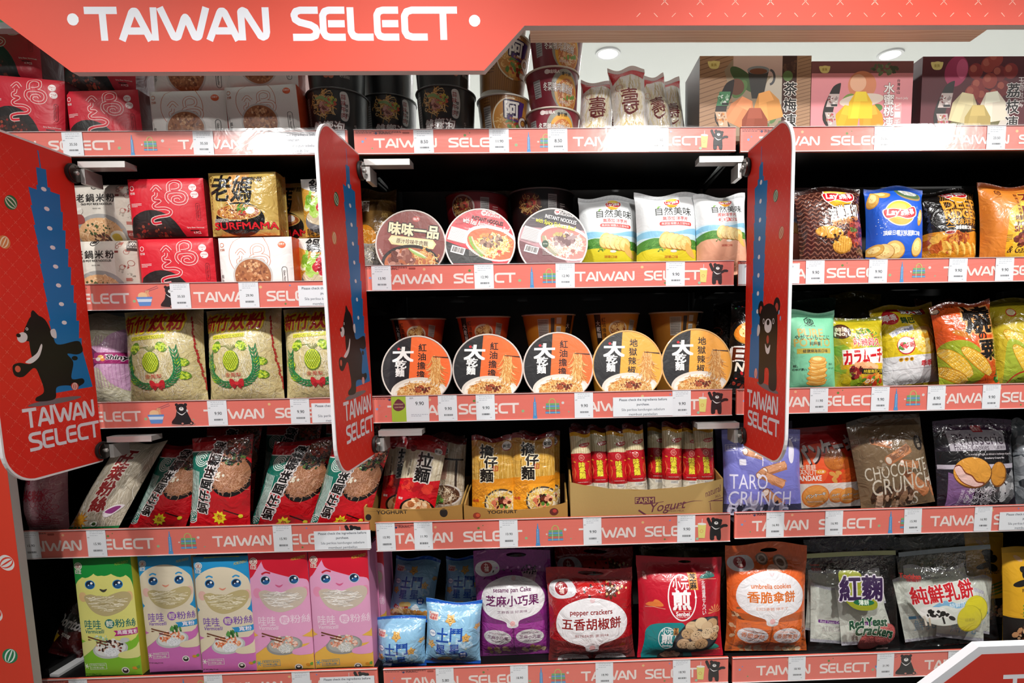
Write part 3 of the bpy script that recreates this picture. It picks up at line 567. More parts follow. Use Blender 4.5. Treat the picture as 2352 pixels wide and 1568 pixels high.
def side_art(mirror, standing):
    a = Art(240, 690); m = (lambda x: 240-x) if mirror else (lambda x: x)
    P = arc(70, 70, 66, 66, 180, 262, 10)+[(238, 3), (240, 5), (240, 685), (238, 687)]+arc(70, 620, 66, 66, 98, 180, 10)
    P[0:0] = []
    a.poly([(m(x), y) for x, y in P], 'de2c1f'); cross_pattern(a, 240, 690, 34, 'e0695a', .75, mir=mirror)
    B = '1874ba'
    if not mirror:
        a.line([(155, 14), (157, 50)], 3, B); a.poly([(146, 50), (170, 48), (169, 95), (146, 97)], B); a.poly([(123, 95), (142, 96), (142, 86), (175, 84), (175, 92), (198, 93), (196, 132), (127, 132)], B)
        x0, x1 = 123, 198
        for k in range(8): t = 131+39*k; a.poly([(x0+2*k, t), (x1+2*k+3, t-2), (x1+2*k-3, t+40), (x0+2*k+6, t+40)], B, .000002)
        a.poly([(140, 436), (214, 432), (231, 513), (128, 518)], B)
        for k in range(8): a.ell(159+2*k, 91+39.6*k, 6.5, 4.3, 'e6e3ea')
        ball(a, 80, 136, 15, 13, '2e6b45', 'cfd8c9', -50); ball(a, 56, 216, 12, 13, 'd88a4f', 'f0e0c8', 30)
    else:
        a.line([(83, 17), (83, 52)], 3, B); a.poly([(72, 57), (84, 50), (94, 52), (94, 95), (72, 95)], B); a.poly([(46, 96), (64, 93), (64, 82), (100, 82), (100, 93), (121, 97), (118, 134), (50, 134)], B)
        for k in range(9): t = 132+39*k; a.poly([(46-.8*k, t), (120-1.5*k, t), (115-1.5*k, t+41), (50-.8*k, t+41)], B, .000002)
        a.poly([(36, 420), (104, 420), (88, 519), (30, 519)], B)
        for k in range(8): a.ell(84-1*k, 92+39.6*k, 6.5, 5, 'e6e3ea')
        ball(a, 166, 140, 13, 12, '2e6b45', 'cfd8c9', 40); ball(a, 198, 219, 13, 13, 'b8543a', 'e8c8a8', 40)
    K = '141113'
    if not standing:      # a black bear walking, seen from the side
        a.ell(130, 535, 66, 5.5, '75696f', -2)
        a.blob([(84, 374), (100, 355), (125, 362), (140, 392), (150, 415), (200, 408), (212, 416), (213, 432), (196, 438), (172, 436), (185, 455), (176, 490), (205, 492), (207, 503), (180, 512), (168, 505), (136, 506), (128, 530), (88, 531), (84, 523), (104, 512), (98, 480), (88, 462), (62, 478), (44, 474), (42, 456), (56, 450), (84, 452), (84, 420)], K)
        a.blob([(95, 352), (100, 345), (107, 350), (116, 362), (96, 366)], K); a.blob([(80, 378), (92, 362), (112, 364), (120, 385), (112, 404), (88, 408), (70, 404), (74, 390)], K)
        a.ell(70, 400, 12, 10, 'dcd8dc', -30); a.ell(62, 396, 5, 4, '141113'); a.ell(82, 383, 3, 3, 'dcd8dc'); a.ell(82, 383, 1.6, 1.6, '111')
        a.blob([(110, 414), (98, 432), (78, 444), (70, 450), (84, 452), (102, 440), (112, 420)], 'e3e0e4'); a.ell(52, 462, 6, 6.5, 'd4604a')
        a.blob([(138, 398), (136, 386), (146, 382), (150, 390), (148, 402)], 'd9d6dd'); a.ell(190, 446, 8, 5, K); ball(a, 182, 508, 10, 8.5, 'c9504a', 'f0e3dd', 10)
    else:                  # a black bear standing upright, seen from the front
        a.ell(142, 534, 60, 6, '75696f', 6)
        ball(a, 74, 508, 10, 12, 'c9504a', 'f0e3dd', 10)
        a.ell(98, 365, 17, 18, K); a.ell(184, 363, 17, 18, K); a.ell(98, 367, 8, 9, 'b8443a'); a.ell(184, 365, 8, 9, 'b8443a')
        a.blob([(90, 400), (100, 368), (130, 356), (160, 358), (184, 372), (190, 410), (188, 470), (190, 532), (152, 534), (150, 502), (142, 492), (126, 496), (122, 524), (92, 526), (92, 470)], K)
        a.ell(140, 402, 20, 15, 'dcd8dc'); a.ell(140, 395, 8, 6, K); a.ell(115, 392, 5, 6, 'dcd8dc'); a.ell(115, 392, 3.5, 4.4, K); a.ell(168, 393, 5, 6, 'dcd8dc'); a.ell(168, 393, 3.5, 4.4, K)
        a.blob([(126, 440), (130, 456), (140, 462), (150, 458), (154, 442), (140, 450)], 'e3e0e4'); a.ell(140, 431, 7, 9, 'b8443a'); a.blob([(78, 410), (84, 398), (94, 404), (92, 418), (80, 424)], 'dcd8dc'); a.ell(196, 376, 3, 5, '8fa9d0', 20); a.ell(204, 388, 3, 5, '8fa9d0', 20)
    if not mirror:
        letters(a, 'TAIWAN', 50, 542, 188, 40, 'e2dfe8', .2); letters(a, 'SELECT', 56, 592, 180, 38, 'e2dfe8', .2)
    else:
        letters(a, 'TAIWAN', 22, 548, 190, 40, 'e2dfe8', .2); letters(a, 'SELECT', 28, 596, 182, 36, 'e2dfe8', .2)
    return a
def outline(mirror):
    P = arc(70, 70, 70, 70, 180, 270, 10)+[(237, 0), (240, 3), (240, 687), (237, 690)]+arc(70, 620, 70, 70, 90, 180, 10)
    return [(x/1000-.24, (690-y)/1000) for x, y in P]
def side_sign(X, standing, label):
    """panel standing out from the shelf fronts; local x runs from the aisle to the shelf"""
    t = root('side_sign', label, 'sign', 'bear panels between the bays'); t.location = (X, -.02, CZ-.275)
    P = outline(False); b = MB(); b.prism(P, -.003, .003, 'f0eef0'); o = b.build('panel', mat('foam_board', .5, col='e9e7ea'), t)
    o.rotation_euler = (0, 0, math.pi/2)
    for face in (1, -1):      # +1 faces +x, -1 faces -x
        b = MB(); a = side_art(face < 0, standing); S = plane(.24, .69); S.P[..., 0] += -.12 if face > 0 else .12; S.N[:] = (0, -1, 0); S.P[..., 1] = -.0031
        b.art(S, a); g = b.build('graphic', SIGN, t); g.rotation_euler = (0, 0, math.pi/2*face)
    d = 1 if not standing else -1
    # clamps: disc on the panel, bar under the rail, bar back to the shelf
    for z, nm in ((.652, 'upper'), (.027, 'lower')):
        c = MB(); c.lathe([(0, .0036), (.019, .0036), (.021, .006), (.021, .011), (.019, .0115), (0, .0115)], '111', 30, axis='x'); o = c.build('clamp_disc', RUBBER, t); o.location = (0, -.005, z); o.scale = (d, 1, 1)
        c = MB(); c.lathe([(0, .0117), (.0185, .0117), (.0185, .0145), (0, .0145)], '111', 30, axis='x'); c.build('washer', STEEL, o)
        c = MB(); c.lathe([(.0045, .0145), (.0045, .0175), (.003, .019), (0, .0195)], '111', 14, axis='x'); c.build('bolt', ALU, o)
        up = z > .3; zz = z+.024 if up else z+.026
        c = MB(); c.box(.012, .115, -.012, .026, -.008, .004, 'ccc'); c.box(.012, .115, -.0125, -.01, -.0095, -.006, 'ddd'); o = c.build('bracket_arm', ALU, t); o.location = (0, .016, zz); o.scale = (d, 1, 1)
        c = MB(); c.box(.014, .024, -.006, .045, -.020, .012, 'ccc'); o = c.build('bracket_arm', ALU, t); o.location = (0, .012, z); o.scale = (d, 1, 1)
    return t
side_sign(-1.052, False, 'red panel with walking black bear beside the pale rice noodle packs, seen broadside')
side_sign(-.419, False, 'narrow red panel with walking black bear, between rice noodles and black cups')
side_sign(.474, True, 'narrow red panel with upright black bear, below the brown tea plum jelly box')
# ================================================================ header sign over the top shelf
t = root('header_sign', 'long coral header sign with large white capitals above the top shelf', 'sign'); t.location = (0, -.12, CZ)
def q(x, y): p = at(x, y, -.12); return (p[0], p[2])
zlow, zhigh = .5475, .6345; xa, xb, xc = q(165, 160)[0], q(1112, 160)[0], q(1205, 60)[0]; xl = q(165, 160)[0]-.203*1.28
pts = [(xl-.1, .9), (xl, zlow+.203), (xa, zlow), (xb, zlow), (xc, zhigh), (1.9, zhigh), (1.9, .9)]
b = MB(); b.prism(pts[::-1], 0, .018, 'c4c1bf'); b.build('panel', mat('header_edge', .5, col='ccc9c7'), t)
Wm = 3000; a = Art(Wm, 420); ax = lambda X: (X+1.1)*1000; ay = lambda Z: (.9-Z)*1000+20
a.poly([(ax(x), ay(z)) for x, z in pts], 'da452d')
# printed cross pattern on the plain length of the sign
for i in range(22):
    for j in range(5):
        X, Z = .22+i*.0735+(j % 2)*.03675, .655+j*.0265
        if X > 1.85: continue
        s_ = 1 if j % 2 else .55
        for d in (1, -1): a.line([(ax(X)-7*s_+(0 if j % 2 else 18*d), ay(Z)-7*s_*d), (ax(X)+7*s_+(0 if j % 2 else 18*d), ay(Z)+7*s_*d)], 1.3, 'f3b09c', dz=0)
a.z += a.STEP
p0, p1 = q(200, 92), q(1048, 17); letters(a, 'TAIWAN SELECT', ax(p0[0]), ay(q(600, 17)[1]), (p1[0]-p0[0])*1000, (q(600, 17)[1]-q(600, 93)[1])*1000, 'e6e8f0', .225)
for x, y in ((168, 45), (1090, 48)): c = q(x, y); a.ell(ax(c[0]), ay(c[1]), 11.5, 11.5, 'eceef4')
S = plane(Wm/1000, .42); S.P[..., 0] += -1.1+1.5; S.P[..., 2] += .9+.02-.42; S.P[..., 1] = -.0004; S.N[:] = (0, -1, 0); b = MB(); b.art(S, a); b.build('graphic', mat('matt_sign', .6), t)
WOOD = bpy.data.materials.new('pine_wood'); WOOD.use_nodes = True; nt = WOOD.node_tree; w1 = nt.nodes.new('ShaderNodeTexWave'); w1.inputs['Scale'].default_value = 30; w1.inputs['Distortion'].default_value = 6; w1.bands_direction = 'Y'
rp = nt.nodes.new('ShaderNodeValToRGB'); rp.color_ramp.elements[0].color = (*lin('dcc0a2'), 1); rp.color_ramp.elements[1].color = (*lin('ecd8c0'), 1); tc = nt.nodes.new('ShaderNodeTexCoord'); mp = nt.nodes.new('ShaderNodeMapping'); mp.inputs['Scale'].default_value = (.12, 1, 1)
nt.links.new(tc.outputs['Object'], mp.inputs[0]); nt.links.new(mp.outputs[0], w1.inputs[0]); nt.links.new(w1.outputs['Fac'], rp.inputs[0]); nt.links.new(rp.outputs[0], nt.nodes['Principled BSDF'].inputs['Base Color'])
xw = q(2285, 70)[0]; b = MB(); b.prism([(xc+.01, zhigh+.002), (xw+.0, zhigh+.002), (xw+.0, zhigh+.09), (xc+.01, zhigh+.09)], .0185, .072, 'c9a27c'); b.build('wooden_batten', WOOD, t)
for x in (-1.0, 1.75): b = MB(); b.box(x-.02, x+.02, .02, .06, .82, 1.449, 'bbb'); b.build('hanger', WHITE, t)
# green panel edge at the far end behind the header
b = MB(); b.box(-.2, .2, 0, .02, 0, .3, '57b07d'); b.box(-.2, .2, -.001, .021, -.012, 0, 'a9a7a6'); o = b.build('hanging_sign', SIGN); P = at(45, 52, -.06); o.location = (P[0]-.2, -.06, P[2]+CZ); tag(o, 'green hanging sign with grey edge behind the header corner', 'sign')
b = MB(); b.box(-.01, .01, .006, .014, .3, ZCEIL-(P[2]+CZ), 'bbb'); b.build('hanger', WHITE, o)
# ================================================================ end panel of the unit
t = root('end_panel', 'coral end panel with striped candy balls beside the lowest shelves', 'end panel'); t.location = (-1.196, -.1, 0)
b = MB(); b.box(-.35, 0, .0005, .02, .02, CZ+.36, 'aaa6a2'); b.build('board', mat('grey_board', .55, col='a5a19d'), t)
a = Art(350, 1790); a.base('d8402c'); zz = lambda Z: (CZ+.36-Z-CZ)*1000
def ep(x, y): p = at(x, y, -.1); return (p[0]+1.196+.35)*1000, zz(p[2])
x, y = ep(8, 985); a.poly([(0, y-120), (340, y-90), (350, y-60), (350, y+35), (0, y+75)], 'e8a72c')
for (px, py, c) in ((15, 1292, 'dcd8d6'), (-12, 1410, 'dcd8d6'), (23, 1506, '2f7a52')):
    x, y = ep(px, py)
    if c == '2f7a52': ball(a, x, y, 17, 18, c, 'dfe6df', 25)
    else: ball(a, x, y, 19, 16, c, 'd8402c', 60)
S = plane(.35, 1.79); S.P[..., 0] -= .175; S.P[..., 2] += .02; S.N[:] = (0, -1, 0); b = MB(); b.art(S, a); b.build('graphic', SIGN, t)
# ================================================================ display sign close to the camera, lower corner
Ys = -.72; P = lambda x, y: at(x, y, Ys); z0 = P(2250, 1485)[2]
t = root('display_sign', 'red display sign with white border standing in front of the shelves', 'sign'); t.location = (0, Ys, CZ)
k0, k1, k2 = P(2130, 1600), P(2248, 1487), P(2352, 1484)
o_ = [(k0[0]-.02, z0-.16), (k0[0]-.02, k0[2]), (k1[0], z0), (k1[0]+.45, z0), (k1[0]+.45, z0-.16)]
b = MB(); b.prism(o_[::-1], 0, .012, 'eceef2'); b.build('panel', mat('white_board', .45, col='e6e8ee'), t)
a = Art(600, 200); ax = lambda X: (X-k0[0]+.03)*1000; ay = lambda Z: (z0+.005-Z)*1000; ins = .0095
a.poly([(ax(k0[0]-.02+ins), ay(z0-.158)), (ax(k0[0]-.02+ins), ay(k0[2]-.005)), (ax(k1[0]+.004), ay(z0-ins)), (ax(k1[0]+.44), ay(z0-ins)), (ax(k1[0]+.44), ay(z0-.158))], 'd33a2c')
pt = P(2304, 1549); letters(a, 'TAIWAN SELECT', ax(pt[0]), ay(pt[2]), 320, 29, 'e9ebf1', .2)
S = plane(.6, .2); S.P[..., 0] += k0[0]-.03+.3; S.P[..., 2] += z0+.005-.2; S.P[..., 1] = -.0005; S.N[:] = (0, -1, 0); b = MB(); b.art(S, a); b.build('graphic', SIGN, t)
b = MB(); b.box(k1[0]+.15, k1[0]+.19, .012, .03, -CZ, z0-.05, 'ccc'); b.box(k1[0]+.0, k1[0]+.34, -.08, .12, -CZ, -CZ+.01, 'ccc'); b.build('stand', ALU, t)
# ================================================================ kinds of goods
WIN = {'A1': (0, 0, 2.94), 'A2': (776, 0, 2.94), 'A3': (1552, 0, 2.94), 'B1': (0, 400, 2.94), 'B2': (776, 400, 2.94), 'B3': (1552, 400, 2.94), 'C1': (0, 800, 2.94), 'C2': (776, 800, 2.94), 'C3': (1552, 800, 2.94),
       'D1': (0, 1168, 3.92), 'D2': (584, 1168, 3.92), 'D3': (1168, 1168, 3.92), 'D4': (1752, 1168, 3.92)}
def px(win, x, y): o = WIN[win]; return o[0]+x/o[2], o[1]+y/o[2]
NOOD = ['e8b86a', 'd9a050', 'f0cf90', 'c98b3c']; MEAT = ['5a2b1e', '7a4028', '9a5434', '3d1d15', 'b06a44']; GREEN = ['4f8a3a', '7fb04f', '2f6a2a']; CHILI = ['b8302a', 'd8503a', '8f1f1c']; CHIP = ['eebf52', 'f3d27a', 'e0a640', 'f6dd98']
SEED = [1]
def nseed(): SEED[0] += 1; return SEED[0]
def seal_part(S, j0, j1, w, c, parent, name, m, lines=True):
    b = MB(); sub = Surf(S.P[:, j0:j1+1], S.N[:, j0:j1+1]); h = abs(sub.P[0, -1, 2]-sub.P[0, 0, 2]); a = Art(300, 300*h/w); a.z = .0006; a.base(c)
    if lines:
        l = lin(c); dk = tuple(v*.75 for v in l)
        for i in range(60): a.rect(i*5, 0, i*5+1.6, a.H, dk); a.z -= a.STEP
    b.art(sub, a); b.grid(Surf(sub.P+[0, .002, 0], sub.N), c, True); return b.build(name, m, parent)
def mk_pillow(name, cat, label, win, x0, x1, y0, row, bay, bg, art, group=None, Y=None, t=.035, lean=.14, yaw=0., roll=0., m=None, seal=.06, top=None, sealc=None, botc=None, pinch=.05, wr=.002, holes=(), zb=None, back=None, flare=0., n=16, mm=20, H=None, dx=0., parts=True, bsq=.5, shear=0.):
    (ax_, ay_), (bx_, _) = px(win, x0, y0), px(win, x1, y0); Y = (t+.014) if Y is None else Y; zb = board(row, bay) if zb is None else zb
    w, h = span(ax_, bx_, ay_, Y, zb, lean); h = H or h; w *= .98
    a = Art(x1-x0, h/w*(x1-x0), x0, y0); a.base(bg, holes); art(a); S, B = pillow(w, h, t, n, mm, pinch, seal, top, nseed(), wr, bsq, flare)
    
    for q in (S.P, B.P): q[..., 0] += shear*q[..., 2]      # a soft bag slumped to one side
    r = root(name, label, cat, group); m = m or FILM; b = MB(); b.art(S, a)
    if holes:
        a2 = Art(a.W, a.H, x0, y0); a2.base(back or bg, holes); b.art(Surf(B.P, -B.N), a2)
    else: b.grid(B, back or bg, True)
    b.build('pack_body', m, r)
    if sealc and parts: k = max(1, round(seal*mm)); seal_part(S, mm-k, mm, w, sealc, r, 'top_seal', m)
    if botc and parts: k = max(1, round(seal*mm)); seal_part(S, 0, k, w, botc, r, 'bottom_seal', m)
    place(r, (ax_+bx_)/2+dx, Y, zb, lean, yaw, roll, cy=mid_y(ay_, zb)); return r
def mk_slab(name, cat, label, win, x0, x1, y0, row, bay, bg, art, side, d=.08, group=None, Y=.02, lean=0., yaw=0., roll=0., m=None, bul=.008, rad=.01, wr=.0012, zb=None, H=None, n=12, mm=14, taper=0., sidet=None, holes=(), topfold=None, side_l=None):
    (ax_, ay_), (bx_, _) = px(win, x0, y0), px(win, x1, y0); zb = board(row, bay) if zb is None else zb
    w, h = span(ax_, bx_, ay_, Y, zb, lean); h = H or h
    a = Art(x1-x0, h/w*(x1-x0), x0, y0); a.base(bg, holes); art(a); S = slab(w, h, d, bul, rad, n, mm, nseed(), wr, taper); r = root(name, label, cat, group); m = m or MATTE
    b = MB(); b.art(S, a); b.build('front', m, r); b = MB(); sides(b, S, d, side_l or side, side, sidet or side, bg, .004); b.build('wrapper', m, r)
    place(r, (ax_+bx_)/2, Y, zb, lean, yaw, roll, cy=mid_y(ay_, zb)); r['w'], r['h'], r['d'] = w, h, d; return r
def circle_surf(R, y=0., n=24):
    u, v = gridxy(n, n); P = np.stack([(2*u-1)*R, np.full_like(u, y), v*2*R], 2); N = np.zeros_like(P); N[..., 1] = -1; return Surf(P, N)
def ring(R, r, y=0., c='eee'):
    """lathe profile of a rolled rim"""
    return [(R+r*math.cos(t), y+r*math.sin(t)) for t in np.linspace(0, 2*math.pi, 9)]
def mk_lid_bowl(label, win, cx, cy, rz, row, bay, art, side, group=None, Y=.03, lean=.2, roll=0., base='222', zb=None, dep=.075, rimc='e8e4de'):
    """noodle bowl lying on its side, lid to the aisle; rz = radius in zoom pixels"""
    zb = board(row, bay) if zb is None else zb; x, y = px(win, cx, cy); k = WIN[win][2]; R = (at(x+rz/k, y, Y+.02)[0]-at(x-rz/k, y, Y+.02)[0])/2*.98
    r = root('noodle_bowl', label, 'noodle bowl', group); a = Art(2*rz, 2*rz, cx-rz, cy-rz); a.ell(cx, cy, rz, rz, base, n=48); art(a)
    b = MB(); b.art(circle_surf(R-.001), a, disc=True); b.build('lid', LID, r)
    b = MB(); b.lathe(ring(R, .0022), rimc, 48, (0, .001, R), 'y'); b.build('rim', CUP, r)
    b = MB(); b.lathe([(R-.001, .001), (R*.97, .012), (R*.74, dep), (R*.7, dep), (0, dep)], [side, side, 'ddd8cc', 'ddd8cc'], 48, (0, 0, R), 'y'); b.build('bowl_body', CUP, r)
    place(r, x, Y, zb, lean, 0, roll, cy=y); return r
def mk_bucket(name, label, win, cx, rt, y0, y1, artf, bg, row, bay, group=None, Y=None, zb=None, ratio=.84, H=None, yaw=0., roll=0., lidc='ddd8d0', rimc='e4e0d8', aspan=220., sticker=None, parts=None, cat='noodle cup', X=None, lean=0., rr=None):
    """round noodle cup standing upright; rt = rim radius and y0..y1 = rim top and base in zoom pixels"""
    zb = board(row, bay) if zb is None else zb; x, y = px(win, cx, y0); k = WIN[win][2]; Y = Y if Y is not None else .09
    R = rr or rt/k/F*(CD+Y); h = H or (at(x, y, Y)[2]-zb); rb = R*ratio; un = rt/R          # zoom units per metre
    hw = R*math.radians(aspan)*un; a = Art(hw, h*un, cx-hw/2, y0); a.base(bg); artf(a)
    u, v = gridxy(26, 8); th = (u-.5)*math.radians(aspan); rad = rb+(R*.97-rb)*v; S = Surf(np.stack([rad*np.sin(th), -rad*np.cos(th), v*(h-.004)], 2))
    r = root(name, label, cat, group); b = MB(); b.art(S, a)
    u, v = gridxy(12, 1); th = math.radians(aspan/2)+u*math.radians(360-aspan); rad = rb+(R*.97-rb)*v; B = Surf(np.stack([rad*np.sin(th), -rad*np.cos(th), v*(h-.004)], 2)); b.grid(B, bg)
    b.lathe([(rb, 0), (0, .002)], 'ccc', 30); b.build('cup_body', CUP, r)
    b = MB(); b.lathe(ring(R*.985, .0022, h-.003), rimc, 44); b.build('rim', CUP, r); b = MB(); b.lathe([(R*.985, h-.002), (R*.9, h-.0035), (0, h-.0035)], lidc, 40); b.build('lid', LID, r)
    place(r, x, Y, zb, lean, yaw, roll, cy=mid_y(y, zb), X=X); r['h'], r['R'] = h, R; return r
def again(o, label, x=None, dX=0., dY=0., dZ=0., yaw=None, roll=None, lean=None, cat=None):
    """another of the same kind, moved"""
    c = copy_tree(o); c['label'] = label; l = o.location; c.location = (l[0]+dX, l[1]+dY, l[2]+dZ)
    e = o.rotation_euler; c.rotation_euler = (e[0] if lean is None else -lean, e[1] if roll is None else roll, e[2] if yaw is None else yaw); return c
# ---------------------------------------------------------------- shared drawings
def lays(a, x, y, r, rot=-8):
    a.ell(x, y, r*1.1, r*.97, 'f4ece4', rot); a.ell(x, y, r*1.03, r*.9, 'f2a12a', rot); a.ell(x-r*.05, y-r*.2, r*.9, r*.66, 'f8cf3c', rot); a.ell(x-r*.1, y-r*.42, r*.6, r*.3, 'fbe06a', rot)
    P = [(x-r*1.2, y-r*.28), (x-r*.5, y-r*.34), (x+r*.3, y-r*.2), (x+r*1.15, y-r*.5), (x+r*1.2, y+r*.2), (x+r*.5, y+r*.5), (x-r*.3, y+r*.3), (x-r*1.05, y+r*.42)]
    a.blob(P, 'f6efe8', 4); a.blob([(x+(q-x)*.94, y+(w-y)*.86) for q, w in P], 'cf2029', 4)
    a.text("Lay's", x-r*.38, y+r*.02, r*1.15, 'fff', r*.62, rot=4, b=.05, skew=.15); a.text('樂事', x+r*.62, y-r*.04, r*.82, 'fff', r*.46, rot=-8, b=.03)
def chip(a, x, y, rx, ry, rot=0, c='ecc05a'):
    a.ell(x, y, rx, ry, 'b9812f', rot); a.ell(x-rx*.03, y-ry*.05, rx*.95, ry*.92, c, rot); a.ell(x-rx*.1, y-ry*.15, rx*.6, ry*.55, 'f5dc92', rot)
    r = random.Random(int(x*7+y)); 
    for _ in range(7): q, w = r.uniform(-.6, .6), r.uniform(-.6, .6); a.ell(x+rx*q, y+ry*w, rx*.06, ry*.05, 'c98d3a', n=6)
def squiggle(a, ox, oy, k, c, w, bg):
    """looping contour drawn with one thick pen: a wide line and its filling"""
    f = lambda P: smooth([(ox+(x-1040)*k, oy+(y-30)*k) for x, y in P], 6)
    S = [f([(1052, 108), (1082, 78), (1112, 106)]), f([(1082, 120), (1078, 142), (1062, 152), (1066, 172), (1100, 178), (1060, 205), (1072, 226), (1135, 228), (1168, 248), (1150, 274), (1085, 284), (1046, 300), (1052, 326), (1100, 322)]),
         f([(1160, 112), (1160, 66), (1190, 44), (1228, 56), (1234, 88), (1212, 104), (1176, 108)]), f([(1166, 190), (1146, 160), (1156, 126), (1210, 116), (1256, 126), (1272, 158), (1256, 190), (1216, 198), (1186, 184), (1190, 158), (1222, 152), (1236, 166)])]
    for p in S: a.line(p, 21*k, c, dz=.000002)
    for p in S: a.line(p, 21*k-2*w, bg, dz=.000002)
    a.z += a.STEP
def red_pack(a):
    ox, oy, W = a.o[0], a.o[1], a.W; k = W/510; X = lambda x: ox+(x-870)*k; Y = lambda y: oy+(y-20)*k
    a.ell(X(1035), Y(470), 200*k, 235*k, '17100f'); a.ell(X(1030), Y(480), 165*k, 180*k, '2a1512'); a.fill(X(1025), Y(440), 130*k, 130*k, ['3d1813', '5a2418', '7a3322', '20100e', '933f2a', '8a1f18'], 90, 5, (6*k, 17*k))
    squiggle(a, X(1040), Y(30), k, 'f0dcd6', 3.4*k, 'c8102a')
    for y, t in ((88, 'DRY'), (137, 'SOUP')): a.ell(X(1308+(y-88)*.2), Y(y), 23*k, 23*k, 'f1e4e2'); a.text(t, X(1308+(y-88)*.2), Y(y-3), 33*k, 'c0202c', b=.02); a.ell(X(1308), Y(y+12), 4*k, 3*k, 'c0202c')
    a.line(arc(X(925), Y(88), 12*k, 15*k, 0, 360), 4*k, 'f0d8d4'); a.text('老鍋', X(926), Y(122), 34*k, 'f0d8d4', b=.01); a.micro(X(912), Y(190), 70*k, 3, 'f0d8d4', 9*k, 4*k, 3)
    a.line(arc(X(1330), Y(205), 11*k, 11*k, 180, 360, 5)+arc(X(1330), Y(300), 11*k, 11*k, 0, 180, 5), 2*k, '7a0f1c', True); a.text('Glass Noodles', X(1330), Y(250), 86*k, '8a1420', rot=90)
    a.text('Spicy Bean Vermicelli', X(1305), Y(358), 104*k, 'f0dcd8', b=.01); a.micro(X(1270), Y(372), 86*k, 1, '300', 8, 8*k); a.text('4 PCS', X(1308), Y(390), 45*k, 'f0dcd8', b=.02)
def white_pack(a):
    ox, oy, W = a.o[0], a.o[1], a.W; k = W/505; X = lambda x: ox+(x-1455)*k; Y = lambda y: oy+(y-430)*k; O = 'c4693c'
    a.line(arc(X(1685), Y(550), 132*k, 145*k, 0, 360, 40), 3.4*k, O); squiggle(a, X(1590), Y(470), .95*k, O, 3.2*k, 'edeae5')
    a.ell(X(1700), Y(690), 128*k, 125*k, 'c9c6c2', n=36); a.ell(X(1700), Y(690), 116*k, 113*k, 'a5673e', n=36); a.fill(X(1698), Y(690), 105*k, 103*k, ['b9764a', 'd09a6c', '8f5230', 'c58655', 'e2b98c', '7a4226'], 150, 8, (7*k, 14*k))
    a.ell(X(1892), Y(485), 24*k, 22*k, 'e2622f'); a.text('DRY', X(1892), Y(481), 34*k, 'f5e8e0', b=.02); a.line(arc(X(1505), Y(480), 13*k, 13*k, 0, 360), 4*k, O); a.text('老鍋', X(1505), Y(512), 36*k, O, b=.01)
    a.line(arc(X(1900), Y(645), 15*k, 14*k, 180, 360, 5)+arc(X(1900), Y(760), 15*k, 14*k, 0, 180, 5), 3*k, '333', True); a.text('Glass Noodles', X(1899), Y(705), 100*k, '222', rot=90, b=.01); a.micro(X(1482), Y(640), 8*k, 14, '666', 8*k, 5*k); a.vtext('調炒', X(1494), Y(690), 26*k, 30*k, '222')
def food_bowl(a, x, y, rx, ry, seed=1, rim='f0ece6', soup='b5552a', tops=True):
    a.bowl(x, y, rx, ry, [soup]+MEAT, rim, seed, 34, NOOD, .88, 46, (rx*.05, rx*.12))
    if tops: a.fill(x+rx*.25, y-ry*.1, rx*.28, ry*.25, GREEN, 14, seed+5, (rx*.04, rx*.1))
# ================================================================ top shelf
G = 'red vermicelli packs on the top shelf'
p1 = mk_slab('noodle_pack', 'noodle pack', 'red vermicelli pack in front, nearest the slanted bear panel', 'A1', 0-95, 400, 540, 1, 1, 'c4122c', red_pack, '5c0c16', group=G, roll=.09, Y=.022, d=.12)
p2 = mk_slab('noodle_pack', 'noodle pack', 'red vermicelli pack in front, beside the white packs', 'A1', 448, 940, 610, 1, 1, 'c4122c', red_pack, '5c0c16', group=G, roll=-.02, Y=.03, d=.12)
zt = board(1, 1)
p3 = again(p1, 'red vermicelli pack lying on top, partly behind the header corner', dX=-.06, dY=.03, dZ=p1['h']+.008, roll=0.03)
p4 = again(p2, 'red vermicelli pack turned with its bowl print up, under the header', dX=-.03, dY=.035, dZ=p2['h']+.012, roll=.05)
G = 'white glass noodle packs on the top shelf'
w1 = mk_slab('noodle_pack', 'noodle pack', 'white glass noodle pack in front, beside the red packs', 'A1', 1013, 1525, 612, 1, 1, 'ebe8e3', white_pack, 'e8562a', group=G, Y=.022, d=.12, roll=-.015)
w2 = mk_slab('noodle_pack', 'noodle pack', 'white glass noodle pack in front, beside the black cups', 'A1', 1535, 2020, 585, 1, 1, 'ebe8e3', white_pack, 'e8562a', group=G, Y=.022, d=.12, roll=-.05)
again(w1, 'white glass noodle pack stacked on top beside the red packs', dX=-.008, dY=.03, dZ=w1['h']+.004, roll=0)
again(w2, 'white glass noodle pack stacked on top beside the black cups', dX=-.012, dY=.03, dZ=w2['h']-.002, roll=0)
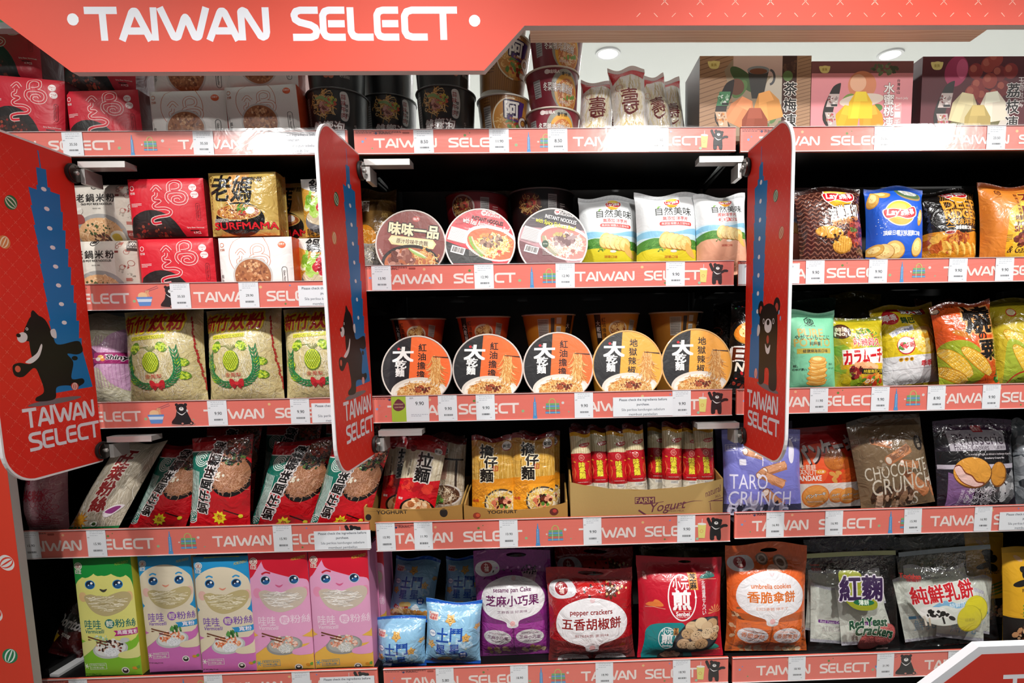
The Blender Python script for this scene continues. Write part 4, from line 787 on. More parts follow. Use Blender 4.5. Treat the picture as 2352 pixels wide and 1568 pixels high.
# ---- black cups
def black_cup(a):
    x, y, R = a.o[0]+a.W/2, a.o[1], a.W/3.84
    a.ell(x-.1*R, y+.5*R, .56*R, .5*R, '2a2322', n=36); a.strands(x-.12*R, y+.5*R, .4*R, .36*R, NOOD, 70, 2, .035*R, .3*R, 1.); a.fill(x-.1*R, y+.58*R, .2*R, .2*R, ['c07a6a', '9a5444', 'd8a090', '7a3a30'], 16, 3, (.05*R, .12*R)); a.fill(x+.15*R, y+.42*R, .2*R, .22*R, ['5f8a3a', '8fb45a', 'c8503a', 'd8b83a'], 26, 4, (.03*R, .07*R)); a.line(smooth([(x-.4*R, y+.3*R), (x-.1*R, y+.28*R), (x+.2*R, y+.5*R)], 4), .1*R, '8fae6a', taper=True)
    a.blob([(x+.5*R, y+.12*R), (x+.72*R, y+.1*R), (x+.8*R, y+.5*R), (x+.72*R, y+.95*R), (x+.5*R, y+.92*R), (x+.54*R, y+.5*R)], 'd9d6d2'); a.vtext('蒜味牛肉', x+.6*R, y+.24*R, .17*R, .19*R, '8f1f1c', b=.02); a.vtext('雙享泡', x+.7*R, y+.5*R, .11*R, .14*R, '222', b=.02)
    a.rect(x-.95*R, y+.2*R, x-.72*R, y+1.3*R, '9b9a98'); a.micro(x-.93*R, y+.25*R, .2*R, 12, '555', .08*R, .03*R)
    a.text('雙響泡', x+.02*R, y+1.22*R, 1.15*R, 'e9e4e0', .42*R, b=.02, out='5a1614', ow=.05, skew=.15); a.ell(x-.3*R, y+1.55*R, .1*R, .1*R, 'b5674a'); a.ell(x-.12*R, y+1.56*R, .1*R, .1*R, 'b5674a'); a.text('碗大超滿足', x+.36*R, y+1.55*R, .36*R, 'c9c4be', .1*R)
    a.vtext('SS', x+1.0*R, y+1.1*R, .1*R, .13*R, 'b9b6b2')
def bk(win, cx, rt, y0, bay, lab, **q):
    return mk_bucket('noodle_cup', 'black noodle cup %s' % lab, win, cx, rt, y0, 0, black_cup, '17181a', 1, bay, group='black noodle cups on the top shelf', rr=.072, lidc='222', rimc='4a4a4a', ratio=.86, **q)
b1 = bk('A1', 2288, 205, 668, 1, 'in front beside the white packs', yaw=-.1, Y=.1); b2 = bk('A2', 350, 172, 700, 1, 'in front in the middle of three', yaw=.25, Y=.225); b3 = bk('A2', 735, 192, 652, 2, 'in front beside the brown cups', yaw=-.15, Y=.1)
for b, l, dx in ((b1, 'stacked on the cup beside the white packs', .0), (b2, 'stacked on the middle cup of three', .0), (b3, 'stacked on the cup beside the brown cups', -.005)):
    c = again(b, 'black noodle cup ' + l, dX=dx, dY=.0, dZ=b['h']+.003, yaw=.25 if b is not b3 else .75)
# ---- brown cups
def brown_cup(a):
    x, y, R = a.o[0]+a.W/2, a.o[1], a.W/3.84
    for i in range(40): a.rect(x-1.9*R+i*.095*R, y, x-1.9*R+i*.095*R+.03*R, y+3*R, '8a5a2a'); a.z -= a.STEP
    for i in range(14): a.micro(x-.95*R, y+.1*R+i*.1*R, .5*R, 1, '5e3b1c', 8, .03*R, i)
    a.rect(x-.98*R, y+.35*R, x-.62*R, y+1.2*R, 'b9b4ae'); a.micro(x-.95*R, y+.42*R, .3*R, 9, '666', .08*R, .03*R)
    a.ell(x+.2*R, y+.85*R, .75*R, .75*R, 'c98a3e', n=36); a.line(arc(x+.2*R, y+.85*R, .74*R, .74*R, 90, 280, 20), .05*R, 'e9dcc0'); a.strands(x+.2*R, y+1.*R, .55*R, .5*R, NOOD, 60, 4, .04*R, .3*R, 1.); a.fill(x+.3*R, y+1.15*R, .45*R, .35*R, ['c8401f', 'e0762a', '8a2a16', '5f8a3a', 'e8b04a'], 40, 5, (.05*R, .12*R))
    a.poly([(x-.05*R, y+.15*R), (x+.75*R, y+.2*R), (x+.62*R, y+.95*R), (x+.02*R, y+.85*R)], '4f2a78'); a.text('阿', x+.22*R, y+.5*R, .55*R, 'f3eee8', b=.05, out='2a1440', ow=.06); a.text('Q', x+.72*R, y+.95*R, .4*R, 'f0e6dc', b=.04, out='7a3a1a', ow=.05); a.text('桶麵', x+.66*R, y+1.35*R, .36*R, 'f5efe6', b=.05, out='2a2a2a', ow=.05); a.text('紅椒牛肉', x+.3*R, y+.8*R, .35*R, 'e8a03a', b=.02)
def brk(cx, rt, y0, lab, **q): return mk_bucket('noodle_cup', lab, 'A2', cx, rt, y0, 0, brown_cup, 'a9743a', 1, 2, group='brown noodle cups on the top shelf', Y=.13, rr=.067, ratio=.8, lidc='c9a878', **q)
c1 = brk(1124, 182, 700, 'brown noodle cup at the bottom of the leaning stack', yaw=.15); c2 = again(c1, 'brown noodle cup in the middle of the leaning stack', dX=-.006, dY=.005, dZ=c1['h']+.011, roll=.1, yaw=.35)
c3 = again(c1, 'brown noodle cup on top of the leaning stack, cut by the header', dX=.003, dY=.008, dZ=2*c1['h']+.018, roll=.06, yaw=-.2)
# ---- maroon bowls
def maroon_bowl(a):
    x, y, R = a.o[0]+a.W/2, a.o[1], a.W/3.84
    a.ell(x+.42*R, y+.75*R, .62*R, .72*R, '9a9a8e', n=36); a.ell(x+.48*R, y+.85*R, .55*R, .66*R, 'e3a83a', n=36); a.ell(x+.5*R, y+.9*R, .45*R, .55*R, 'c9783a', n=36); a.strands(x+.5*R, y+.85*R, .38*R, .4*R, ['e8c89a', 'f0dab0', 'd8a86a'], 50, 6, .035*R, .28*R, 1.); a.fill(x+.5*R, y+.95*R, .36*R, .3*R, ['e0a878', 'd08a5a', 'f0c8a0', '6f9a3f', 'b86a40'], 30, 7, (.06*R, .12*R))
    a.rect(x-.95*R, y+.35*R, x-.62*R, y+.95*R, 'a7a3a2'); a.micro(x-.92*R, y+.4*R, .28*R, 7, '555', .08*R, .03*R)
    a.text('冬菜鴨肉湯粉絲', x+.12*R, y+.68*R, 1.25*R, 'f3ece6', .3*R, b=.02, out='4a0f1a', ow=.03, rot=6); a.ell(x-.3*R, y+.14*R, .1*R, .08*R, 'e8d8d4'); a.text('味味A', x-.02*R, y+.15*R, .38*R, 'f0e4e0', b=.04); a.text('會引誘', x+.45*R, y+.2*R, .4*R, '222', b=.02); a.text('調理食品', x+.3*R, y+1.18*R, .4*R, 'f0e4e0')
def mb(cx, rt, y0, lab, **q): return mk_bucket('noodle_bowl', lab, 'A2', cx, rt, y0, 0, maroon_bowl, '7c1a2c', 1, 2, group='maroon noodle bowls in a stack', Y=.085, rr=.066, ratio=.83, lidc='d9c23a', rimc='d8cfc0', cat='noodle bowl', **q)
m1 = mb(1452, 182, 775, 'maroon noodle bowl at the bottom of the tall stack', H=.088, yaw=-.1)
for i, (l, dx, rl, yw) in enumerate((('second from the bottom of the tall stack', .004, -.05, .1), ('third up in the tall stack', .011, .02, 0), ('topmost in the tall stack, cut by the header', .018, .04, -.3))):
    again(m1, 'maroon noodle bowl ' + l, dX=dx, dY=.005, dZ=(i+1)*(m1['h']+.0035)+.001, roll=rl, yaw=yw)
# ---- white and red wrapped noodle bundles
def shou_pack(a):
    x, y, W, H = a.o[0], a.o[1], a.W, a.H
    a.strands(x+W/2, y+H*.42, W*.36, H*.33, ['e6d8b4', 'f3ead0', 'cdb98a'], 70, 3, W*.03, H*.3, .15, 92, True); a.strands(x+W/2, y+H*.8, W*.3, H*.08, ['c9a44a', 'dcc27a', 'f0e6c8'], 26, 4, W*.04, W*.4, 1.2, None, True)
    a.poly([(x, y+H*.05), (x+W, y+H*.05), (x+W*.95, y+H*.16), (x+W*.62, y+H*.11), (x+W*.3, y+H*.13), (x+W*.06, y+H*.24)], 'cf1f28'); a.poly([(x, y+H*.9), (x+W*.5, y+H*.93), (x+W, y+H*.86), (x+W, y+H), (x, y+H)], 'cf2a30')
    for i in range(22): a.rect(x+W*i/22, y, x+W*(i+.5)/22, y+H*.05, 'd0606a'); a.z -= a.STEP
    a.line(arc(x+W*.22, y+H*.3, W*.1, H*.045, 0, 360), W*.015, 'c98a8a'); a.text('壽', x+W*.5, y+H*.46, W*.5, '6d1418', W*.62, b=.02, rot=-4); a.line(smooth([(x+W*.3, y+H*.56), (x+W*.45, y+H*.62), (x+W*.72, y+H*.58)], 4), W*.07, '6d1418', taper=True); a.text('麵線', x+W*.62, y+H*.78, W*.2, 'd05a5a')
kk = dict(group='white wrapped noodle bundles', m=CLEARPACK, seal=.05, pinch=.1, t=.024, row=1, bay=2, bg='f4f1ee', art=shou_pack, name='noodle_bundle', cat='noodle bundle', win='A2', wr=.004, sealc='e8d8d8')
s1 = mk_pillow(label='white wrapped noodle bundle leaning beside the maroon stack', x0=1600, x1=1850, y0=565, roll=.1, Y=.07, lean=.25, **kk)
s2 = mk_pillow(label='white wrapped noodle bundle standing tallest in the middle', x0=1860, x1=2120, y0=470, roll=-.05, Y=.06, lean=.2, **kk)
kk['x0'] = 0; kk.pop('x0')
s3 = mk_pillow(label='white wrapped noodle bundle behind, between the first and the tallest', x0=1785, x1=1985, y0=590, roll=-.03, Y=.15, lean=.2, **kk)
s4 = mk_pillow(label='white wrapped noodle bundle next behind the tallest', x0=2080, x1=2280, y0=525, roll=-.14, Y=.1, lean=.25, dx=10, **kk)
s5 = mk_pillow(label='white wrapped noodle bundle beside the tea plum jelly box', x0=2175, x1=2365, y0=545, roll=-.08, Y=.14, lean=.22, dx=6, **kk)
# ---- jelly boxes
def jelly_box(a, kind):
    x, y, W, H = a.o[0], a.o[1], a.W, a.H; X = lambda q: x+q*W; Yy = lambda q: y+q*W
    C = {'tea': ('a07c5f', 'c8905a', '8a4a2a'), 'peach': ('d98d90', 'f0b01c', 'f8d040'), 'lychee': ('5e1420', 'd9cfae', 'efe8d2')}[kind]
    if kind == 'tea':
        for i in range(34): a.line([(X(0), Yy(-.2+i*.04)), (X(.36), Yy(-.31+i*.04))], W*.006, '7a5a42', dz=0)
        for i in range(34): a.line([(X(.88), Yy(i*.03)), (X(1), Yy(-.03+i*.03))], W*.005, '7a5a42', dz=0)
        a.z += a.STEP; a.poly([(X(.22), Yy(.12)), (X(.32), y), (X(.74), y), (X(.74), y+H), (X(.24), y+H), (X(.3), Yy(.4))], '9b8a72'); a.rect(X(.3), y, X(.74), Yy(.17), 'd9bdb2'); a.ell(X(.4), Yy(.2), W*.16, W*.06, '47613a', 40); a.ell(X(.36), Yy(.28), W*.09, W*.05, '5a7a45', -50); a.ell(X(.68), Yy(.3), W*.1, W*.14, 'c9bfae', 10)
        a.poly([(X(.43), Yy(.12)), (X(.62), Yy(.12)), (X(.57), Yy(.36)), (X(.47), Yy(.36))], '3c3a38'); a.ell(X(.525), Yy(.12), W*.1, W*.035, '8d9496'); a.ell(X(.525), Yy(.13), W*.08, W*.025, '7a4a32'); a.line(arc(X(.63), Yy(.18), W*.04, W*.06, -90, 90), W*.02, '55565a'); a.ell(X(.33), Yy(.26), W*.07, W*.07, '6a4432'); a.fill(X(.62), Yy(.55), W*.15, W*.1, ['3f5a32', '5a7a48', '2c4024'], 16, 3, (W*.02, W*.045))
        a.rect(X(.74), y, X(.87), y+H, '3d1f17'); a.fill(X(.805), Yy(.08), W*.06, W*.08, ['4a2a20', '5a3a2a'], 24, 9, (W*.01, W*.02)); a.ell(X(.79), Yy(.17), W*.045, W*.045, '5f7a45')
        js = ((.38, .47, 'd98a5a', 25), (.61, .42, 'd9974f', -15), (.5, .56, '8f3f22', 0)); ttl, tc, to = '茶梅凍', '14100e', 'f2ece4'
    elif kind == 'peach':
        a.rect(x, y, X(1), Yy(.11), '7d4a4a'); a.ell(X(.5), Yy(.22), W*.14, W*.13, 'd98a62'); a.ell(X(.46), Yy(.2), W*.08, W*.08, 'ecb795'); a.fill(X(.72), Yy(.07), W*.13, W*.05, ['4f5a3f', '6a7a55', '3a452e'], 22, 4, (W*.015, W*.035)); a.ell(X(.37), Yy(.35), W*.07, W*.045, '7a9a45', -30); a.ell(X(.66), Yy(.43), W*.05, W*.035, '4f7a35'); a.ell(X(.5), Yy(.36), W*.22, W*.06, 'e9d8c8', -6)  # dark top band: the header's cast shadow painted into the box colour
        js = ((.36, .53, 'eda318', 12), (.6, .53, 'f0951c', -8), (.49, .4, 'f6c428', 0)); ttl, tc, to = '水蜜桃凍', 'f2efec', '8f5a58'
        a.rrect(X(.82), Yy(.38), X(.9), Yy(.62), 2, 'e6a3a4'); a.vtext('ピーチ', X(.86), Yy(.42), W*.06, W*.075, 'f2e8e6'); a.text('Peach Jelly', X(.9), Yy(.345), W*.12, 'f4e8e6', b=.01); a.vtext('台灣高山', X(.86), Yy(.18), W*.03, W*.036, '3a2020', b=.02)
    else:
        a.ell(X(.3), Yy(.12), W*.1, W*.13, 'a8305a', 20); a.ell(X(.35), Yy(.1), W*.05, W*.08, 'd05a80')
        for i, (p, q) in enumerate(((.47, .12), (.58, .07), (.68, .14), (.5, .24), (.6, .2), (.72, .26), (.55, .33), (.45, .3), (.66, .32), (.78, .12), (.64, .02))): a.ell(X(p), Yy(q), W*.065, W*.065, ('8f2a28', '9f3a2f', '7d2426')[i % 3]); a.ell(X(p-.02), Yy(q-.02), W*.03, W*.03, 'b55a48')
        a.poly([(X(.2), y+H*.85), (X(.36), Yy(.46)), (X(.8), Yy(.5)), (X(.7), y+H), (X(.2), y+H)], '6f6a3f'); a.poly([(X(.62), y+H), (X(.76), Yy(.44)), (X(.8), Yy(.5)), (X(.7), y+H)], 'd8d0c4')
        js = ((.39, .42, 'd3c79a', 10), (.64, .41, 'e6dcc6', -8), (.51, .52, 'b59f5a', 0)); ttl, tc, to = '荔枝凍', '171011', 'efe8e4'
        a.vtext('玉荷包', X(.88), Yy(.2), W*.055, W*.06, 'efe4e2'); a.text('Lychee', X(.9), Yy(.37), W*.09, 'f0e6e4', b=.02); a.text('Jelly', X(.88), Yy(.405), W*.06, 'f0e6e4', b=.02)
    for (p, q, c, ro) in js:
        f = lambda P: [(X(p)+(u*math.cos(math.radians(ro))-v*math.sin(math.radians(ro)))*W, Yy(q)+(u*math.sin(math.radians(ro))+v*math.cos(math.radians(ro)))*W) for u, v in P]
        l = lin(c); a.poly(f([(-.05, -.12), (.05, -.12), (.115, -.02), (.12, .13), (-.12, .13), (-.115, -.02)]), c); a.poly(f([(-.05, -.12), (.05, -.12), (.07, -.03), (-.07, -.03)]), tuple(min(1, v*1.35+.02) for v in l)); a.poly(f([(-.07, -.03), (.0, -.03), (-.02, .13), (-.1, .13)]), tuple(min(1, v*1.15+.01) for v in l))
    # die-cut window with small packets
    wx = [(X(.2), Yy(.3)), (X(.24), Yy(.23)), (X(.3), Yy(.2)), (X(.31), Yy(.22)), (X(.29), Yy(.33)), (X(.25), Yy(.42)), (X(.24), Yy(.52)), (X(.28), Yy(.6)), (X(.28), Yy(.66)), (X(.2), Yy(.62)), (X(.14), Yy(.54)), (X(.15), Yy(.42))]
    if kind != 'tea': wx = [(p-W*.02, q) for p, q in wx]
    a.blob(wx, '241d1b', 3); a.poly([(X(.18), Yy(.3)), (X(.28), Yy(.3)), (X(.26), Yy(.42)), (X(.15), Yy(.42))], '4f8a5f' if kind == 'tea' else 'c9b9b4'); a.fill(X(.215), Yy(.36), W*.05, W*.05, ['2f6a42', 'dfe6dc', '9ac0a0'] if kind == 'tea' else ['7a3a3a', 'e8e0dc', '9a8a88'], 18, 5, (W*.008, W*.018)); a.rect(X(.2), Yy(.395), X(.26), Yy(.415), '2a2a2a'); a.poly([(X(.14), Yy(.47)), (X(.24), Yy(.47)), (X(.26), Yy(.6)), (X(.18), Yy(.6))], 'c9a98a' if kind == 'tea' else 'b9a9a6'); a.fill(X(.2), Yy(.53), W*.045, W*.05, ['e8dcc8', '9a6a4a', 'b5455a' if kind != 'tea' else 'd08a4a'], 16, 6, (W*.008, W*.018))
    n = len(ttl); ex = .815 if kind == 'tea' else .77 if kind == 'peach' else .815; y0 = .28 if kind != 'peach' else .25
    a.vtext(ttl, X(ex), Yy(y0), W*.115 if n == 3 else W*.1, W*.135 if n == 3 else W*.105, tc, b=.03, out=to, ow=.035)
    a.blob([(X(.07), Yy(.05)), (X(.1), Yy(.045)), (X(.13), Yy(.04)), (X(.16), Yy(.045)), (X(.18), Yy(.05)), (X(.165), Yy(.1)), (X(.13), Yy(.11)), (X(.09), Yy(.1))], 'e6d888', 3); a.text('皇族', X(.125), Yy(.075), W*.05, 'a08428', b=.02)
def mk_box(label, x0, x1, y0, kind, side, Y=.03, yaw=0, d=.14):
    (a_, b_), (c_, _) = px('A3', x0, y0), px('A3', x1, y0); zb = board(1, 3); w, h = span(a_, c_, b_, Y, zb); bg = {'tea': 'a68263', 'peach': 'e08f95', 'lychee': '571722'}[kind]
    a = Art(x1-x0, h/w*(x1-x0), x0, y0); a.base(bg); jelly_box(a, kind); S = plane(w, h); S.N[:] = (0, -1, 0); r = root('jelly_box', label, 'jelly box', 'boxes of fruit jelly')
    b = MB(); b.art(S, a); b.build('front', CARD, r); b = MB(); b.box(-w/2, w/2, .0003, d, 0, h, side, 'bkltu'); b.build('carton', CARD, r); b = MB(); b.box(-w/2+.002, w/2-.002, .012, d-.02, h, h+.0015, side); b.build('lid_flap', CARD, r)
    return place(r, (a_+c_)/2, Y, zb, 0, yaw, 0, cy=mid_y(b_, zb))
mk_box('brown tea plum jelly box beside the wrapped noodle bundles', 162, 912, 378, 'tea', '3a241c', yaw=0)
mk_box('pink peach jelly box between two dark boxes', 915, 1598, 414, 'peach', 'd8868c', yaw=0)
mk_box('dark maroon lychee jelly box with heaped fruit print', 1660, 2420, 382, 'lychee', '4a121c', yaw=0, d=.1)
# ================================================================ second shelf
def pale_pack(a):
    ox, oy, W = a.o[0], a.o[1], a.W; k = W/420; X = lambda x: ox+(x-470)*k; Y = lambda y: oy+(y-70)*k
    a.rect(X(768), oy, X(900), oy+a.H, 'cdc3b5'); r = random.Random(8)
    for i in range(30):
        p, q = X(r.uniform(775, 880)), Y(r.uniform(80, 520)); c = r.choice(['9a4a40', '8a8378', 'b0695c', 'a59c8e', '7d3830']); z = r.uniform(9, 20)*k
        if i % 3 == 0: a.line(arc(p, q, z, z, 0, 360, 10), 3*k, c)
        elif i % 3 == 1: a.rect(p-z, q-z*.6, p+z, q+z*.6, c)
        else: a.fill(p, q, z, z, [c], 6, i, (4*k, 8*k))
    a.rect(X(838), Y(75), X(900), Y(135), '3f2a24'); a.text('100%', X(868), Y(92), 54*k, 'e9e2d6', b=.02); a.text('純米米粉', X(868), Y(112), 54*k, 'e9e2d6'); a.rect(X(820), Y(360), X(900), Y(450), '8c2f28'); a.text('紅蔥肉燥', X(860), Y(385), 70*k, 'e0cfc4')
    a.ell(X(660), Y(385), 160*k, 130*k, '9f9c99', n=40); a.ell(X(655), Y(392), 142*k, 112*k, 'd9a97a'); a.strands(X(655), Y(390), 125*k, 90*k, ['e6bd92', 'd0a072', 'f0d0a8', 'b98a5e'], 110, 3, 5*k, 50*k, .9); a.fill(X(660), Y(410), 55*k, 40*k, ['4a2a22', '6a3a2c', '3a1e1a'], 40, 4, (7*k, 15*k)); a.fill(X(640), Y(350), 90*k, 40*k, ['4f5a32', '3d4a28'], 26, 5, (5*k, 11*k)); a.ell(X(755), Y(400), 50*k, 38*k, 'f0e8d4', -20); a.ell(X(748), Y(402), 30*k, 23*k, 'dfc24a', -20)
    a.vtext('老鍋米粉', X(548), Y(155), 52*k, 0, '211c1a', dx=64*k, b=.02); a.text('OLD POT RICE NOODLES', X(650), Y(194), 196*k, '26211f', b=.03); a.text('SINCE 1998', X(650), Y(222), 50*k, '4a4440')
    a.blob([(X(505), Y(240)), (X(520), Y(215)), (X(550), Y(212)), (X(560), Y(240)), (X(540), Y(262)), (X(512), Y(262))], 'ddd6cb'); a.blob([(X(505), Y(262)), (X(555), Y(262)), (X(565), Y(310)), (X(500), Y(315))], '9a3f38'); a.ell(X(530), Y(225), 26*k, 8*k, 'f0ebe2', -15)
    a.line(arc(X(635), Y(78), 22*k, 22*k, 0, 360), 4*k, '221e1c'); a.rect(X(622), Y(68), X(648), Y(86), '221e1c')
G = 'pale rice noodle packs'
q1 = mk_slab('noodle_pack', 'noodle pack', 'pale rice noodle pack on the second shelf, lower one', 'B1', 462, 925, 452, 2, 1, 'd9d2c7', pale_pack, 'b9aea0', group=G, Y=.02, d=.1, yaw=-.05)
again(q1, 'pale rice noodle pack stacked on another, under the bracket', dX=-.012, dY=.035, dZ=q1['h']+.006, roll=.01)
G = 'red vermicelli packs on the second shelf'
q2 = mk_slab('noodle_pack', 'noodle pack', 'red vermicelli pack on the second shelf, lower one', 'B1', 930, 1440, 436, 2, 1, 'cf0f26', red_pack, '6a0d18', group=G, Y=.02, d=.12, roll=-.01)
again(q2, 'red vermicelli pack stacked on another, beside the gold pack', dX=-.018, dY=.012, dZ=q2['h']+.006, roll=-.01)
q3 = mk_slab('noodle_pack', 'noodle pack', 'white noodle pack with orange side under the gold pack', 'B1', 1462, 1975, 425, 2, 1, 'efedea', white_pack, 'ee5a22', group='white glass noodle packs on the second shelf', Y=.02, d=.12, yaw=-.06)
def gold_pack(a):
    X = lambda x: x; Y = lambda y: y
    a.rect(1410, 0, 1460, 420, 'b99a50'); a.vtext('醬香麻辣拌麵', 1452, 120, 14, 22, '3a2a10')
    a.blob([(1570, 10), (1600, -20), (1700, -10), (1690, 60), (1620, 130), (1610, 200), (1560, 210), (1580, 120)], 'd9a25f'); a.strands(1610, 110, 45, 95, ['e6b87a', 'c98a45', 'f0cf98'], 60, 3, 6, 90, .25, 100)
    a.ell(1635, 300, 160, 110, '15120f', n=40); a.ell(1625, 255, 148, 52, 'c9a45a', n=40); a.ell(1625, 256, 138, 46, 'a5572a', n=36); a.strands(1620, 258, 115, 36, NOOD, 100, 5, 5, 44, 1.); a.fill(1600, 262, 100, 30, ['8a4a26', 'c98a4a', '6a3218'], 40, 8, (5, 10)); a.ell(1705, 245, 32, 24, 'f2f0ea'); a.fill(1655, 235, 34, 26, GREEN, 16, 6, (8, 16), rot=2.3, lng=(.3, .5)); a.fill(1660, 265, 26, 18, CHILI, 14, 7, (6, 12))
    a.text('老媽', 1590, 100, 270, '120f0d', 175, b=.03, skew=.1, rot=4); a.text('拌麵', 1755, 40, 75, '3a2a14', 34, b=.01, skew=.15); a.line(arc(1450, 42, 24, 28, 0, 360), 4, '6a4a1a'); a.text('新', 1450, 40, 26, '5a3a14', b=.03)
    a.text('麻辣拌麵', 1512, 308, 92, '18140e', 22, b=.02, out='f4efe0', ow=.04); a.text('Sichuan Spicy', 1605, 310, 80, 'f2ead8', b=.02); a.text('SURFMAMA', 1670, 345, 412, 'd8202a', 44, b=.035, out='3a0d0a', ow=.012)
q4 = mk_slab('noodle_pack', 'noodle pack', 'gold foil noodle pack with black brush signs, standing on the white pack', 'B1', 1415, 1880, -15, 2, 1, 'c9ab5c', gold_pack, 'a88f48', group='gold noodle packs', Y=.035, d=.05, m=GLOSS, zb=board(2, 1)+q3['h']+.006, yaw=-.05)
def handle_art(a): pass
again(q4, 'dark gold noodle pack behind the front gold one, half in shade', dX=.05, dY=.1, yaw=-.1)
def cabbage_pack(a):
    x, y, W, H = a.o[0], a.o[1], a.W, a.H
    a.blob([(x, y), (x+W, y), (x+W, y+H*.18), (x+W*.4, y+H*.25), (x, y+H*.14)], 'd9d6d0'); a.text('鍋麵', x+W*.5, y+H*.13, W*.6, '222', b=.05); a.ell(x+W*.5, y+H*.75, W*.46, H*.24, '77777a'); a.ell(x+W*.5, y+H*.68, W*.42, H*.15, 'd8c9a8'); a.fill(x+W*.3, y+H*.45, W*.22, H*.2, ['8fc23a', 'b6dc6a', '6fa02a', 'e8f0c8'], 34, 2, (W*.06, W*.13)); a.fill(x+W*.6, y+H*.5, W*.22, H*.17, ['c8323f', 'e05a6a', '9a1f2c', 'e88a90'], 34, 3, (W*.05, W*.12)); a.fill(x+W*.75, y+H*.55, W*.14, H*.12, ['3a241c', '5a382a'], 10, 4, (W*.06, W*.1)); a.text('韓式泡菜鍋', x+W*.45, y+H*.93, W*.8, '222', b=.02)
g = dict(group='kimchi noodle packs by the narrow panel', d=.09, m=GLOSS)
q5 = mk_slab('noodle_pack', 'noodle pack', 'golden kimchi noodle pack low beside the narrow bear panel', 'B1', 2010, 2330, 430, 2, 1, 'c9963a', cabbage_pack, 'b07f2a', Y=.05, **g)
again(q5, 'golden kimchi noodle pack on top beside the narrow bear panel', dX=.012, dY=.02, dZ=q5['h']+.008, roll=-.03)
# ---- middle bay: brown bag behind, lidded bowls, bowls behind, chips
def fish_pack(a):
    x, y, W, H = a.o[0], a.o[1], a.W, a.H
    a.rect(x, y, x+W, y+H*.25, '5a4020'); a.text('麵', x+W*.22, y+H*.2, W*.3, 'efe8da', b=.03); a.ell(x+W*.25, y+H*.6, W*.36, H*.2, 'd98a1f'); a.strands(x+W*.25, y+H*.6, W*.3, H*.15, NOOD, 50, 3, 6, 60, .8); a.vtext('燒肉味', x+W*.78, y+H*.3, W*.15, W*.2, 'c9a45a', b=.02)
mk_pillow('noodle_bag', 'noodle bag', 'brown noodle bag in shade behind the brown lidded bowl', 'B2', 120, 395, 110, 2, 2, '7a5a2c', fish_pack, Y=.17, t=.04, lean=.1, m=GLOSS, group='bags in shade')
mk_pillow('noodle_bag', 'noodle bag', 'small clear bag between the narrow panel and the brown lidded bowl', 'B2', 165, 300, 455, 2, 2, '8f8a84', lambda a: (a.strands(a.o[0]+70, a.o[1]+90, 60, 70, ['d9cfb0', '7a746a', 'b9b0a0', '3a3632'], 60, 2, 5, 50, .7)), Y=.115, t=.025, lean=.1, m=CLEARPACK)
def lid_brown(a):
    cx, cy, r = 485, 505, 238
    for i in range(12): 
        for j in range(8): a.line(arc(270+i*38, 285+j*26, 12, 9, 20+i*40, 300+i*40, 8), 2, '8a3f34', dz=0)
    a.z += a.STEP; a.ell(525, 328, 27, 20, 'b5453c'); a.text('味丹', 525, 328, 40, 'f0dcd6', b=.03); a.text('味味一品', 508, 408, 345, 'f2e2b8', 88, rot=7, b=.06, out='1c120e', ow=.06)
    a.poly([(330, 470), (352, 440), (640, 478), (662, 510), (640, 545), (352, 505)], 'e8d8a0'); a.poly([(345, 470), (362, 452), (635, 488), (648, 510), (632, 532), (362, 494)], 'f0e4b8'); a.text('原汁珍味牛肉麵', 495, 492, 220, '4a2416', 34, rot=7, b=.02)
    a.ell(480, 640, 200, 130, '1f1512', n=40); a.ell(480, 640, 178, 108, 'b5643a', n=36); a.strands(560, 620, 100, 70, NOOD, 50, 2, 8, 60, .9); a.fill(420, 610, 90, 60, ['a06a58', 'c08a78', '8a4f40', 'd0a090', '6a3428'], 46, 3, (14, 32)); a.line(smooth([(470, 535), (530, 575), (590, 610)], 5), 26, '9fc268', taper=True); a.line(smooth([(480, 540), (540, 570), (600, 605)], 5), 12, 'e0ecc0', taper=True)
    a.text('閱讀標示', 280, 565, 60, 'e8dcd4', rot=65)
